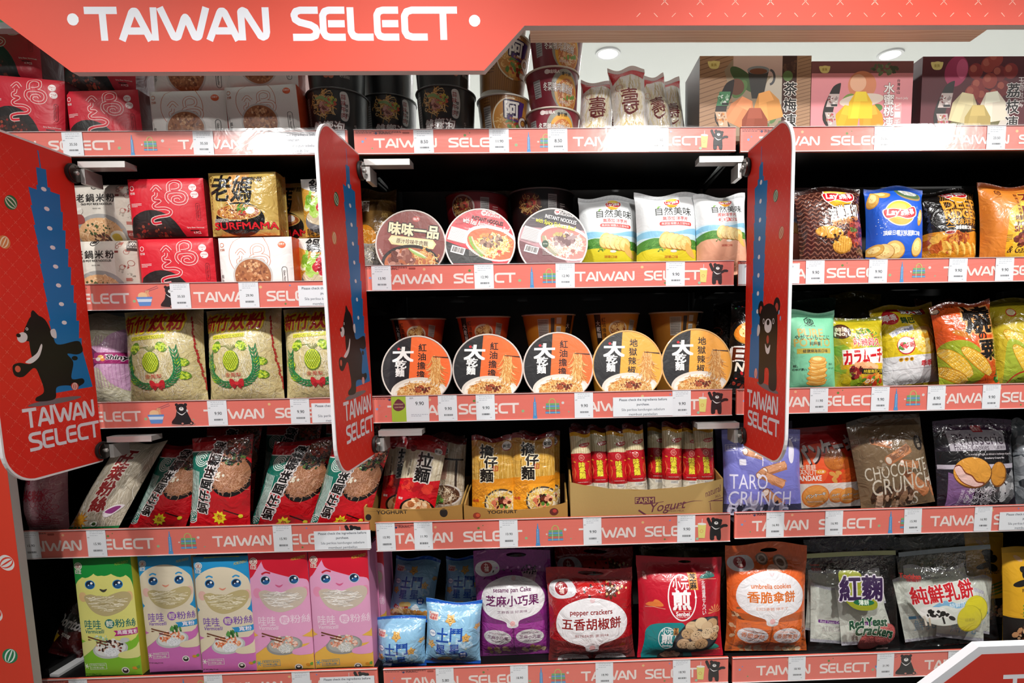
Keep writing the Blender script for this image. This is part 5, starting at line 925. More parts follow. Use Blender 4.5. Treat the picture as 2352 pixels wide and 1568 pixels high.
def lid_noodle(kind):
    def f(a):
        red = kind == 'red'; cx = 955 if red else 1455; dx = cx-955
        X = lambda x: x+dx
        a.poly([(X(700), 470), (X(1000), 590), (X(1050), 640), (X(700), 640)], '1d1b1c' if red else '6a3a40')
        if not red: a.poly([(X(700), 250), (X(1250), 250), (X(1200), 380), (X(1000), 350), (X(720), 330)], '2a282c'); a.poly([(X(720), 330), (X(1000), 350), (X(1200), 380), (X(1200), 420), (X(960), 400), (X(700), 380)], '4a3a40')
        a.text('ICHIBAN', X(1052), 286, 88, 'f4ece8', b=.03, rot=10); a.text('DELICIOUS', X(1052), 306, 98, 'f4ece8', b=.03, rot=12); a.ell(X(987), 283, 19, 20, 'f0d0cc'); a.fill(X(987), 281, 14, 14, ['c8303a'], 10, 3, (3, 6))
        a.text('REAL BEEF PIECES', X(855), 333, 98, '2a1512' if red else 'c9c2c2', rot=14); a.micro(X(790), 320, 90, 5, '5a1512' if red else '5a5358', 9, 3)
        a.poly([(X(762), 375), (X(880), 410), (X(852), 500), (X(730), 466)], 'e9e2dc' if red else 'c9c0c2'); 
        for i in range(9): a.line([(X(758-i*3.4), 392+i*10), (X(862-i*3.4), 420+i*10)], 2, '8a8480', dz=0)
        a.ell(X(1040), 500, 198, 120, 'f4efe8', 18, 44); a.ell(X(1042), 505, 180, 104, 'd8602f' if red else 'c07a70', 18, 40); a.strands(X(1040), 515, 125, 68, ['ecc274', 'f2d493', 'd9a850', 'f7e6b8'] if red else ['e6cdb4', 'f0dccc', 'd0a890', 'f4e8dc'], 180, 4, 8, 50, .9); a.fill(X(1040), 480, 80, 45, ['6a4434', '8a6450', '54342a', 'a07c66'] if red else ['8a6a6a', '6a4a4c', 'a08888'], 36, 5, (10, 24)); a.fill(X(1000), 450, 50, 20, ['e8823a', 'f09a4a'] if red else ['b0a060', 'c0b080'], 10, 6, (8, 16)); a.line(smooth([(X(885), 450), (X(910), 520), (X(975), 590)], 5), 18, '7fa83a' if red else '9a9a78'); a.line(smooth([(X(900), 450), (X(930), 520), (X(1000), 590)], 5), 9, 'd8e6a8' if red else 'c9c8a8'); a.ell(X(1090), 560, 16, 12, 'd83a2a' if red else 'a06058')
        a.poly([(X(765), 508), (X(858), 534), (X(842), 582), (X(750), 556)], 'f0ecea'); r = random.Random(3)
        for i in range(24): t = i/24; a.line([(X(772+78*t), 516+22*t), (X(760+78*t), 550+22*t)], r.choice((1.4, 2.2, 3)), '1a1818', dz=0)
        a.z += a.STEP; a.micro(X(880), 545, 120, 5, 'b9b2ae', 9, 3)
        a.text('INSTANT NOODLES', X(1012), 338, 220, '1e1512' if red else 'e8e2e2', 26, rot=14, b=.035); a.text('with Real Australian Roast Beef' if red else 'with Spicy Sichuan Beef', X(1004) if red else X(974), 372 if red else 376, 332 if red else 282, 'f8f0ea' if red else 'e4e23a', 38, rot=15 if red else 15, b=.025)
        if not red: a.ell(X(900), 508, 23, 25, '2f4a35'); a.text('真牛肉', X(900), 508, 30, 'e0e8d8')
    return f
k = dict(group='noodle bowls on their side on the second shelf', Y=.03, lean=.16, dep=.08)
mk_lid_bowl('brown lidded noodle bowl on its side, nearest the narrow panel', 'B2', 485, 510, 238, 2, 2, lid_brown, '7a3a30', base='7d3730', rimc='d8cfc8', **k)
mk_lid_bowl('red lidded noodle bowl on its side, between brown and grey lids', 'B2', 957, 500, 238, 2, 2, lid_noodle('red'), 'a0202a', base='cf2a38', **k)
mk_lid_bowl('grey and rose lidded noodle bowl on its side beside the white chips', 'B2', 1453, 500, 235, 2, 2, lid_noodle('grey'), '4a3a40', base='b0848a', **k)
def side_food(bgc):
    def f(a):
        x, y, R = a.o[0]+a.W/2, a.o[1], a.W/3.84
        a.ell(x-.4*R, y+.42*R, .42*R, .36*R, 'b9a8a0' if bgc else '3a2a26'); a.ell(x-.4*R, y+.42*R, .37*R, .31*R, '6a2a1c'); a.strands(x-.4*R, y+.44*R, .3*R, .24*R, NOOD, 40, 3, .03*R, .22*R, 1.); a.fill(x-.4*R, y+.4*R, .2*R, .15*R, MEAT+CHILI, 24, 4, (.04*R, .08*R)); a.rect(x+.2*R, y+.15*R, x+.48*R, y+.6*R, 'b9b4b2'); a.micro(x+.22*R, y+.2*R, .24*R, 8, '333', .05*R, .02*R); a.micro(x+.6*R, y+.4*R, .2*R, 3, 'c9bab4', .06*R, .02*R)
    return f
kk = dict(group='noodle bowls behind the lids on the second shelf', cat='noodle bowl', ratio=.78)
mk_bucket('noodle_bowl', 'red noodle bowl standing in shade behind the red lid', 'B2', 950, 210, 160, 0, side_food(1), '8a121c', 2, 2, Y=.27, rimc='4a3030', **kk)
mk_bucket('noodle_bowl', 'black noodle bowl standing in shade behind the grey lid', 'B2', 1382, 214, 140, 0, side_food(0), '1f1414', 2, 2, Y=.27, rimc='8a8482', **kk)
def white_chips(v):
    def f(a):
        x, y, W, H = a.o[0], a.o[1], a.W, a.H; k = W/410; X = lambda q: x+(q-1615)*k; Y = lambda q: y+(q-165)*k
        a.rect(x, Y(415), x+W, Y(470), 'cfe6f0'); a.blob([(x-5, Y(440)), (X(1700), Y(425)), (X(1850), Y(440)), (x+W+5, Y(405)), (x+W+5, Y(520)), (x-5, Y(520))], '8cc4e0', 4); a.blob([(x-5, Y(470)), (X(1720), Y(468)), (X(1850), Y(455)), (x+W+5, Y(450)), (x+W+5, Y(520)), (x-5, Y(520))], 'c9e2ea', 4)
        a.blob([(x-5, Y(500)), (X(1720), Y(470)), (X(1850), Y(495)), (X(1960), Y(480)), (x+W+5, Y(490)), (x+W+5, Y(570)), (x-5, Y(575))], '4f8a35', 4); a.strands(X(1850), Y(520), W*.5, 22*k, ['6fa84a', '3a6e28', '86b85a'], 60, 3, 4*k, 30*k, .2, -20, True)
        a.blob([(x-5, Y(560)), (X(1760), Y(535)), (X(1880), Y(550)), (x+W+5, Y(545)), (x+W+5, y+H+10), (x-5, y+H+10)], 'dfcf2a' if v < 2 else 'e6a98a', 4)
        for i in range(5): chip(a, X(1790+i*34), Y(487+i*5), 42*k, (52-i*2)*k, 15, ('f0c877', 'f3d38c', 'f5dc9a', 'f2d48a', 'eecb7c')[i])
        a.blob([(X(1930), Y(500)), (X(1960), Y(520)), (X(1995), Y(585)), (X(1960), Y(580)), (X(1925), Y(545))], 'e3b45f'); a.ell(X(1845), Y(552), 22*k, 8*k, 'efe6d8'); a.fill(X(1760), Y(545), 30*k, 10*k, GREEN, 10, 2, (4*k, 9*k))
        lays(a, X(1845), Y(240), 43*k); a.text('自然美味', X(1850), Y(303), 240*k, '20241f', 56*k); a.line(smooth([(X(1745), Y(285)), (X(1752), Y(272)), (X(1768), Y(270))], 4), 8*k, '7ab03a', taper=True)
        if v < 2: a.text('無添加 洋芋片', X(1858), Y(353), 168*k, 'cf3a32', 26*k, b=.01); a.rrect(X(1752), Y(374), X(1968), Y(397), 11*k, 'd8403a'); a.text('無添加 味精/人工甜味劑', X(1860), Y(386), 190*k, 'f8ecea', 15*k)
        else: a.text('減鈉洋芋片', X(1840), Y(350), 150*k, 'cf3a32', 30*k, b=.01); a.ell(X(1795), Y(390), 26*k, 16*k, 'd8403a'); a.ell(X(1840), Y(390), 24*k, 16*k, 'd8403a'); a.text('減鈉', X(1815), Y(390), 70*k, 'fff'); a.text('25%', X(1890), Y(390), 60*k, 'd8403a', skew=.2)
        a.text('湖陽口味', X(1830), Y(585), 90*k, 'c03a2a', 16*k)
    return f
kk = dict(name='chip_bag', cat='chip bag', win='B2', row=2, bay=2, bg='e4e7e8', group='white potato chip bags', sealc='c3c6c8', t=.042, seal=.05, pinch=.06, m=MATTE, lean=.12, back='c9c9c8')
v1 = mk_pillow(label='white potato chip bag beside the grey lid', x0=1608, x1=2032, y0=165, art=white_chips(0), roll=.03, Y=.12, **kk)
v2 = mk_pillow(label='white potato chip bag in the middle of three', x0=2006, x1=2448, y0=138, art=white_chips(1), roll=.0, Y=.07, **kk)
kk['win'] = 'B3'
v3 = mk_pillow(label='white potato chip bag with pink base beside the standing bear panel', x0=138, x1=500, y0=150, art=white_chips(2), roll=-.02, **kk)
again(v1, 'white potato chip bag in shade behind the first and second', dX=.07, dY=.1, dZ=.005); again(v2, 'white potato chip bag in shade behind the second and third', dX=.085, dY=.15, dZ=.008)
kk.update(bay=3)
v4 = mk_pillow(label='white potato chip bag half hidden by the standing bear panel', x0=560, x1=905, y0=130, art=white_chips(2), roll=-.06, Y=.14, **kk)
# ---- far bay
def brown_chips(a):
    for i in range(19):
        y = 70+i*30; a.line(smooth([(830+j*21, y+(9 if j % 2 else -9)+j*3) for j in range(26)], 3), 7, '8a5a48', dz=0)
    a.z += a.STEP; lays(a, 1118, 195, 93, -10); a.text('波樂厚切', 1128, 312, 225, 'f6f0ea', 100, rot=-8, b=.06, out='241412', ow=.03, skew=.1); a.text('香烤肋排口味', 1132, 370, 215, 'e88a3a', 42, rot=-8, b=.03)
    a.fill(1215, 450, 75, 80, ['6a1f1a', '8f2f24', 'a8442f', '54160f', 'c0583a'], 70, 3, (14, 34)); a.line(smooth([(1150, 420), (1180, 435), (1215, 440)], 4), 14, '4f6a2f', taper=True); a.fill(1180, 430, 34, 26, ['5a7a3a', '3f5a28'], 14, 4, (5, 12))
    for (x, y, w, h, r) in ((1010, 440, 95, 40, 12), (1100, 525, 72, 56, 4)):
        a.ell(x, y, w, h, 'b57a24', r); a.ell(x, y-3, w*.95, h*.9, 'e0aa48', r)
        for j in range(7): t = -.75+j*.25; c, s = math.cos(math.radians(r)), math.sin(math.radians(r)); a.line([(x+w*t*c-s*-h*.75, y+w*t*s-h*.75*c), (x+w*(t+.1)*c-s*h*.75, y+w*(t+.1)*s+h*.75*c)], w*.07, 'c98a30')
    a.fill(1000, 470, 90, 40, ['241a16', '4a2c20'], 20, 9, (5, 14))
kk = dict(name='chip_bag', cat='chip bag', win='B3', row=2, bay=3, t=.045, seal=.05, pinch=.07, lean=.12)
mk_pillow(label='brown ridged potato chip bag with wavy lines', x0=838, x1=1300, y0=112, bg='43211b', art=brown_chips, roll=-.05, m=GLOSS, sealc='2f1613', **kk)
def blue_chips(a):
    chip(a, 1375, 150, 58, 34, 15, 'dba548'); chip(a, 1320, 190, 30, 70, 20, 'd8a44a'); a.ell(1565, 165, 88, 50, 'a58a5a', 8); a.ell(1562, 158, 84, 42, '4f6a45', 8); a.ell(1565, 150, 60, 30, 'b9bcb8', 4); a.fill(1562, 150, 55, 26, ['d8dad8', 'a8aaa6'], 40, 3, (4, 9))
    lays(a, 1465, 305, 93, -4); chip(a, 1618, 330, 22, 62, 20, 'dba24a'); a.text('頂級日曬甘味湖鹽口味', 1482, 438, 262, 'f2f6fa', 30, b=.04); a.text('Kelp Salt Flavor', 1495, 456, 108, 'e8eef6', b=.02)
    chip(a, 1440, 545, 70, 55, 25, 'e3b866'); chip(a, 1370, 555, 70, 48, 10, 'ecca86'); chip(a, 1320, 545, 50, 38, -20, 'd8a850'); chip(a, 1600, 525, 45, 62, 15, 'e6be6c'); a.fill(1340, 390, 40, 60, ['dfe6ee'], 18, 3, (2, 4)); a.fill(1600, 300, 20, 50, ['c9d8ea'], 10, 5, (2, 4))
mk_pillow(label='bright blue potato chip bag', x0=1280, x1=1690, y0=98, bg='1457c8', art=blue_chips, roll=.02, m=MATTE, sealc='1048a8', **kk)
def deep_chips(a):
    for i in range(26): a.line([(1700+i*15, 330), (1820+i*15, 130)], 6, '8a5a20', dz=0)
    a.z += a.STEP; a.rect(1640, 100, 1770, 400, '100d0c'); lays(a, 1902, 162, 72, 4); a.text('DEEP', 1905, 240, 262, 'f2a033', 66, b=.03); a.text('RIDGED', 1905, 312, 262, 'f2a033', 58, b=.06); a.text('大波浪洋芋片', 1895, 366, 250, 'f2a033', 40, b=.03); a.text('椒香嫩雞口味', 1895, 404, 130, 'f4efe8', 24, b=.05); a.rect(1775, 396, 1825, 401, 'f2a033'); a.rect(1965, 408, 2012, 413, 'f2a033')
    a.blob([(1640, 440), (1750, 425), (1900, 440), (2040, 430), (2040, 600), (1640, 600)], 'd98a22'); a.fill(1760, 500, 100, 55, ['c8641f', 'e0a03a', 'b5501a', 'eab04a'], 60, 3, (14, 34)); a.fill(1870, 470, 80, 40, ['8a3a1c', 'a84f24', 'c86a30', 'd8903f'], 40, 5, (12, 26)); a.ell(1795, 432, 36, 14, 'c8c0ba'); a.ell(1795, 434, 28, 9, '9a1f1a')
    for i in range(5): x = 1790+i*52; a.line(smooth([(x-25, 490+i*3), (x+10, 530), (x+28, 580)], 5), 34, 'd89a3a', taper=True); a.line(smooth([(x-22, 488+i*3), (x+12, 526), (x+30, 575)], 5), 16, 'f2cc66', taper=True)
mk_pillow(label='black chip bag with orange capitals and ridged crisps', x0=1650, x1=2060, y0=118, bg='191412', art=deep_chips, roll=-.02, Y=.085, m=GLOSS, sealc='120e0c', **kk)
def shrimp(a):
    a.blob([(2200, 600), (2180, 330), (2250, 240), (2350, 230), (2480, 300), (2480, 600)], 'efb022'); a.blob([(2230, 600), (2240, 380), (2330, 300), (2460, 340), (2460, 600)], 'f4c43a'); a.line([(2150, 135), (2165, 145), (2165, 165), (2150, 172), (2135, 162), (2135, 142)], 5, '5a2414', True); a.text('湖', 2150, 153, 20, '5a2414', b=.03); a.micro(2128, 184, 60, 1, '8a4a24', 8, 4)
    a.vtext('スコーン', 2312, 190, 66, 62, '7a1f18', b=.08, out='f0c84a', ow=.02); a.vtext('酥烤玉米脆棒', 2258, 170, 22, 27, '5a2010', b=.01); a.text('烤鮮蝦&蒜味', 2300, 338, 160, '54200f', 36, b=.03); a.text('ROAST', 2290, 378, 115, '4a1a0e', 26, b=.04); a.text('SHRIMP', 2300, 412, 175, '7a2416', 36, b=.05); a.fill(2300, 475, 75, 45, ['6a2a20', '8f3f30', 'a85a48', '4a1a14'], 50, 3, (10, 24)); a.text('& Garlic', 2280, 540, 180, '3a1a10', 40, skew=.3); a.micro(2168, 450, 34, 4, '7a4420', 12, 4)
mk_pillow(label='orange roast shrimp snack bag at the picture edge', x0=2055, x1=2500, y0=80, bg='e2862f', art=shrimp, roll=.02, m=FILM, sealc='b5561c', **kk)
# ================================================================ third shelf
RICE = ['e6ddb8', 'd6c998', 'efe8cc', 'c4b47e', 'b9a872']
def rice_bag(a):
    x, y, W, H = a.o[0], a.o[1], a.W, a.H; k = W/555; X = lambda q: x+(q-836)*k; Y = lambda q: y+(q-940)*k
    a.strands(x+W/2, y+H/2, W*.5, H*.5, RICE, 420, nseed(), 3.2*k, 95*k, .8, None, True); a.strands(X(1120), Y(1290), W*.3, H*.25, ['f2ecd2', 'dcd0a4'], 120, nseed(), 4*k, 110*k, .35, 80, True)
    for q in range(11): a.ell(X(1330+q*6+(q % 2)*4), Y(1010+q*50), 5*k, 16*k, 'a8201f', -8); a.ell(X(1337+q*6), Y(1035+q*50), 6*k, 10*k, 'a8201f')
    for ch, cx, cy, w in (('新', 893, 1040, 92), ('竹', 988, 1040, 96), ('炊', 1108, 1035, 110), ('粉', 1235, 1032, 112)): a.text(ch, X(cx), Y(cy), w*k, 'c4201c', 112*k, rot=-4, b=.05, out='f0d828', ow=.085, skew=.12)
    a.poly([(X(926), Y(1128)), (X(1170), Y(1115)), (X(1170), Y(1142)), (X(926), Y(1155))], 'e4dc28'); a.text('HSIN-CHU RICE NOODLE', X(1048), Y(1136), 234*k, '3a5a1c', 19*k, rot=-3, b=.015)
    # pineapple
    for i in range(9): t = -.9+i*.225; a.line(smooth([(X(1078), Y(1245)), (X(1078+60*t), Y(1205)), (X(1078+120*t), Y(1190+30*abs(t)))], 4), 4*k, '7d8a4a', taper=True)
    a.ell(X(1076), Y(1312), 62*k, 76*k, '5f7a1e', n=36); a.ell(X(1074), Y(1308), 57*k, 70*k, 'c3d42a', n=36)
    for i in range(-6, 7):
        for sg in (1, -1):
            pts = [(1074+i*17+sg*t*.62, 1308+t) for t in range(-72, 73, 12)]; pts = [(X(p), Y(q)) for p, q in pts if ((p-1074)/57)**2+((q-1308)/70)**2 < 1]
            if len(pts) > 1: a.line(pts, 4*k, '6f8a1e', dz=0)
    a.z += a.STEP
    for (q, w, ro) in ((960, 1210, -60), (1155, 1205, 40), (1280, 1315, 10), (1285, 1410, 10), (905, 1340, 60), (935, 1435, 40)): a.ell(X(q), Y(w), 44*k, 30*k, '5f8a1e', ro); a.fill(X(q), Y(w), 38*k, 24*k, ['b9d42a', 'a8c820', 'cde04a'], 34, int(q), (6*k, 10*k))
    for side in (1, -1):
        P = [(1095+side*10, 1480), (1095+side*90, 1455), (1095+side*140, 1400), (1095+side*155, 1320), (1095+side*140, 1220)] if side > 0 else [(1085, 1480), (1000, 1470), (930, 1420), (908, 1360), (905, 1260)]
        Q = smooth([(X(p), Y(q)) for p, q in P], 8); a.line(Q, 6*k, '12763f')
        for i in range(2, len(Q)-1, 2):
            p, q = Q[i]; d = math.atan2(Q[i+1][1]-Q[i-1][1], Q[i+1][0]-Q[i-1][0])
            for sg in (.65, -.65): a.line(smooth([(p, q), (p+30*k*math.cos(d+sg), q+30*k*math.sin(d+sg)), (p+52*k*math.cos(d+sg*.7), q+52*k*math.sin(d+sg*.7))], 3), 9*k, ('12763f', '1d8a4c')[i % 4 == 0], taper=True)
    a.text('金鳳梨', X(1085), Y(1408), 118*k, 'c03a30', 30*k)
    for sg in (1, -1): a.blob([(X(1103), Y(1475)), (X(1103+sg*30), Y(1438)), (X(1103+sg*52), Y(1445)), (X(1103+sg*46), Y(1490)), (X(1103+sg*25), Y(1488))], 'c8202a'); a.blob([(X(1100), Y(1478)), (X(1100+sg*14), Y(1500)), (X(1100+sg*28), Y(1506)), (X(1100+sg*32), Y(1480))], 'a81822')
    a.ell(X(1103), Y(1470), 13*k, 13*k, 'd83038')
kk = dict(name='noodle_bag', cat='noodle bag', win='B1', row=3, bay=1, t=.045, seal=.03, pinch=.04, lean=.08, bg='d2c48e', art=rice_bag, group='clear bags of rice noodles with pineapple', m=CLEARPACK, wr=.003)
n1 = mk_pillow(label='clear rice noodle bag with pineapple print, first beside the pink banded bag', x0=845, x1=1385, y0=935, roll=-.02, yaw=.03, **kk)
n2 = again(n1, 'clear rice noodle bag with pineapple print, middle of the three', dX=.188, dY=.003, roll=-.01, yaw=-.04)
n3 = again(n1, 'clear rice noodle bag with pineapple print, beside the narrow bear panel', dX=.378, dY=.006, dZ=.0, roll=.0, yaw=.05)
def pink_bag(a):
    x, y, W, H = a.o[0], a.o[1], a.W, a.H
    a.strands(x+W/2, y+H/2, W*.5, H*.5, ['e8e2cc', 'cfc7a8', 'f4f0e0', 'b9b08c'], 260, 3, 3.4, 100, .5, 20, True)
    a.blob([(600, 1170), (720, 1180), (790, 1090), (900, 1060), (900, 1250), (720, 1230)], 'd9a9cc', 4); a.blob([(600, 1380), (720, 1330), (790, 1440), (900, 1490), (900, 1260), (720, 1280)], 'd9a9cc', 4)
    for i in range(12): a.line([(700+i*18, 1110), (700+i*18, 1470)], 3, 'c48ab6', dz=0)
    a.z += a.STEP; a.poly([(600, 1165), (650, 1170), (720, 1228), (900, 1225), (900, 1305), (720, 1308), (650, 1375), (600, 1385)], '6b1450'); a.rrect(700, 1228, 905, 1304, 16, 'a81f6c'); a.rect(600, 1268, 720, 1273, 'e0b0a0'); a.text('名產', 650, 1238, 60, 'e6c8b0', 26, b=.01)
    for q in range(5): a.ell(658+17*math.cos(q*1.257), 1308+17*math.sin(q*1.257), 9, 9, 'e0a9d0')
    a.ell(745, 1262, 20, 16, 'f0b04a'); a.ell(730, 1275, 16, 13, 'f4e8dc'); a.ell(758, 1278, 14, 11, 'f0903a'); a.text('Shiny', 828, 1265, 100, '1c1218', 42, b=.04, out='f2e4ea', ow=.05, skew=.2)
mk_pillow('noodle_bag', 'noodle bag', 'clear rice noodle bag with pink patterned band beside the slanted bear panel', 'B1', 560, 885, 950, 3, 1, 'd6cfb4', pink_bag, t=.045, lean=.1, m=CLEARPACK, seal=.03, Y=.1)
# ---- bowls with orange and black lids
def big_lid(top, ttl, k2='ee6a2c', wash=0.):
    def f(a):
        cx, cy = 525, 1342; B = '1c1b1e'
        a.poly([(280, 1090), (492, 1090), (455, 1600), (280, 1600)], B)
        a.text('大', 432, 1225, 140, 'f4f2ee', 100, b=.06, skew=.05); a.text('乾', 415, 1292, 76, 'f4f2ee', 56, b=.04, rot=3); a.text('麵', 408, 1350, 60, 'f4f2ee', 60, b=.04); a.ell(402, 1186, 10, 9, 'c8202c'); a.text('農心', 425, 1190, 26, 'b9b4b0')
        a.vtext(ttl, 567, 1180, 54, 63, '18120f', dx=-5 if len(ttl) == 4 else 0, b=.03); a.micro(585, 1360, 6, 6, '7a3a1a', 7, 3)
        a.ell(540, 1492, 195, 105, 'd9d2c6', n=44); a.ell(540, 1497, 176, 92, 'ece6da', n=44); a.ell(540, 1505, 152, 78, 'c98a48', n=40); a.fill(540, 1500, 140, 70, ['8a3a1c', 'b5562a', '6a2412', 'd88a3a'], 70, 4, (7, 16)); a.strands(540, 1500, 140, 66, ['e8bc78', 'd8a45a', 'f2d49a', 'c48a42'], 170, 5, 6, 60, 1.)
        a.strands(660, 1310, 30, 75, ['e0a860', 'c98a42', 'f0c988', 'b87534'], 90, 6, 6, 100, .35, 95, True); a.line([(640, 1245), (760, 1252)], 5, '3a2418'); a.line([(700, 1250), (762, 1256)], 4, '2a1a14'); a.fill(560, 1470, 60, 24, ['7a2c18', 'a04a28', '54200f'], 40, 9, (6, 13))
    return f
k = dict(group='noodle bowls on their side on the third shelf', Y=.03, lean=.15, dep=.085)
for i, (cx, cy, kind, lab) in enumerate(((525, 1342, 0, 'orange and black lidded bowl nearest the narrow panel'), (1003, 1338, 0, 'orange and black lidded bowl, second from the narrow panel'), (1490, 1340, 0, 'orange and black lidded bowl with strong glare, middle of five'), (1958, 1322, 1, 'yellow and black lidded bowl, fourth from the narrow panel'), (2432, 1325, 1, 'pale yellow and black lidded bowl, last before the dark chips'))):
    f = big_lid(0, '紅油擔擔' if not kind else '地獄辣椒'); off = cx-525, cy-1342
    def art(a, f=f, off=off): a.o = a.o-np.array(off); f(a); a.o = a.o+np.array(off)
    mk_lid_bowl(lab, 'B2', cx, cy, 238, 3, 2, art, 'd8602a' if not kind else 'd8902a', base='f06a2e' if not kind else 'f2a63c', roll=(0, .03, 0, .02, 0)[i], rimc='cfc4bc' if not kind else 'e0b070', **k)
def side_bowl(kind):
    def f(a):
        x, y, R = a.o[0]+a.W/2, a.o[1], a.W/3.84
        if kind != 'back': a.rect(x-.9*R, y, x-.6*R, y+2*R, '17161a'); a.vtext('大乾麵', x-.75*R, y+.35*R, .2*R, .22*R, 'e6e2dc', b=.03); a.vtext('紅油擔擔', x-.48*R, y+.22*R, .17*R, .19*R, '1a1210', b=.02)
        if kind == 'back':
            a.rect(x-.45*R, y+.15*R, x-.0*R, y+.85*R, 'b5aea4'); a.micro(x-.42*R, y+.2*R, .38*R, 10, '555', .06*R, .025*R); a.rect(x+.08*R, y+.12*R, x+.22*R, y+.7*R, '2a2018'); a.rect(x+.3*R, y+.1*R, x+.5*R, y+.33*R, 'd9d2c8'); a.rect(x+.3*R, y+.42*R, x+.5*R, y+.8*R, 'd9d2c8')
            for i in range(8): a.rect(x+.32*R+i*.022*R, y+.46*R, x+.33*R+i*.022*R, y+.75*R, '222')
            a.rect(x+.75*R, y, x+1.1*R, y+2*R, '17161a'); a.text('大', x+.85*R, y+.4*R, .18*R, 'e6e2dc', b=.03)
        else:
            a.ell(x+.1*R, y+.55*R, .38*R, .3*R, 'd8c8b0'); a.ell(x+.1*R, y+.57*R, .33*R, .25*R, '8a4a24'); a.strands(x+.1*R, y+.55*R, .28*R, .2*R, NOOD, 40, 4, .03*R, .2*R, 1.); a.strands(x+.22*R, y+.35*R, .06*R, .16*R, NOOD, 16, 5, .03*R, .25*R, .3, 90, True); a.poly([(x+.6*R, y+.2*R), (x+.9*R, y+.25*R), (x+.85*R, y+.7*R), (x+.58*R, y+.62*R)], 'a9a49e'); a.micro(x+.63*R, y+.28*R, .22*R, 6, '555', .06*R, .02*R)
    return f
for cx, y0, rt, kd, bg, lab in ((555, 965, 210, 'front', 'c8451c', 'orange bowl in the row behind the first lid'), (992, 952, 210, 'front', 'd04a1e', 'orange bowl in the row behind the second lid'), (1428, 938, 208, 'back', 'c98020', 'yellow bowl showing its back in the row behind the third lid'), (1858, 930, 208, 'front', 'cf8a24', 'yellow bowl in the row behind the fourth lid'), (2280, 922, 205, 'back', 'b5782a', 'yellow bowl in the row behind the fifth lid')):
    p_ = px('B2', cx, y0); T = at(*p_, .245)[2]-board(3, 2); c = mk_bucket('noodle_bowl', lab + ', upper layer', 'B2', cx, rt, y0, 0, side_bowl(kd), bg, 3, 2, group='noodle bowls behind the lids on the third shelf', Y=.245, cat='noodle bowl', ratio=.72, zb=board(3, 2)+T/2, H=T/2-.0035, rimc='c9bfb4', rr=.0755)
    again(c, lab + ', lower layer', dZ=-T/2, dX=.002, yaw=.3)
# ---- dark bag behind the bear panel
def dark_chips(a):
    x, y, W, H = a.o[0], a.o[1], a.W, a.H; r = random.Random(2)
    for i in range(16): a.ell(x+r.uniform(0, W), y+H*r.uniform(.04, .16), 6, 4, r.choice(['c8403a', '3a9a5a', '3a6ac8', 'd8c83a']))
    chip(a, x+W*.35, y+H*.36, W*.3, H*.12, -15, 'ee8a2a'); chip(a, x+W*.75, y+H*.34, W*.3, H*.1, 10, 'e8a03a'); a.text('日本', x+W*.42, y+H*.58, W*.7, '5a2014', H*.14, b=.06, out='f2ece6', ow=.07); a.text('No.1', x+W*.4, y+H*.72, W*.5, 'f2e8d8', b=.05); a.fill(x+W*.5, y+H*.85, W*.4, H*.1, ['c8202a', '8a1018', 'e8503a'], 24, 3, (8, 18))
kk = dict(name='chip_bag', cat='chip bag', row=3, bay=3, t=.04, seal=.05, pinch=.07, lean=.12)
mk_pillow(label='black chip bag with orange crisps half behind the standing bear panel', win='B3', x0=320, x1=610, y0=880, bg='131212', art=dark_chips, roll=.12, m=GLOSS, Y=.075, **{**kk, 'bay': 3})
mk_pillow(label='black chip bag in deep shade beside the last noodle bowl', win='B3', x0=240, x1=460, y0=870, bg='0f0f10', art=lambda a: (a.line(arc(250, 1085, 30, 34, 0, 360), 5, '8a4a3a'), a.text('No.1', 250, 1090, 40, 'a89a90', b=.03)), roll=.05, m=GLOSS, Y=.22, **{**kk, 'bay': 2})
def pure(a):
    a.poly([(862, 990), (893, 972), (924, 990), (924, 1018), (893, 1034), (862, 1018)], '13221a'); a.poly([(868, 993), (893, 979), (918, 993), (918, 1015), (893, 1028), (868, 1015)], '7fc9a2'); a.text('湖', 893, 1003, 38, '13221a', b=.04); a.text('KOIKEYA', 895, 1034, 70, '1c3a2a', b=.03)
    a.text('PURE', 890, 1085, 170, 'b9a85a', 56, b=.04); a.text('POTATO', 902, 1150, 250, 'b9a85a', 52, b=.04); a.text('やがていもここに', 905, 1115, 245, '152018', 34, b=.02); a.text('純粹薯', 912, 1158, 80, '152018', 26, b=.02); a.rect(790, 1190, 1030, 1224, 'b3a13c'); a.text('極鹽燒海苔口味', 915, 1208, 180, '241f10', 22, b=.03)
    for i in range(13): chip(a, 930+8*math.sin(i*2.1), 1420-i*13, 72-i*1.2, 20, 6*math.sin(i*3.7), ('e2a64a', 'ecbc62', 'd99a3e')[i % 3])
    a.text('枚、', 785, 1305, 26, '1a2a20', b=.02); a.text('の味が濃い。', 812, 1328, 86, '1a2a20', b=.02); a.text('割け、', 1030, 1296, 36, '1a2a20'); a.text('ぱくぱく', 1035, 1322, 50, '1a2a20')
mk_pillow(label='mint green potato chip bag with a stack of crisps', win='B3', x0=740, x1=1100, y0=925, bg='78c59c', art=pure, roll=.0, m=MATTE, sealc='5fa884', **kk)
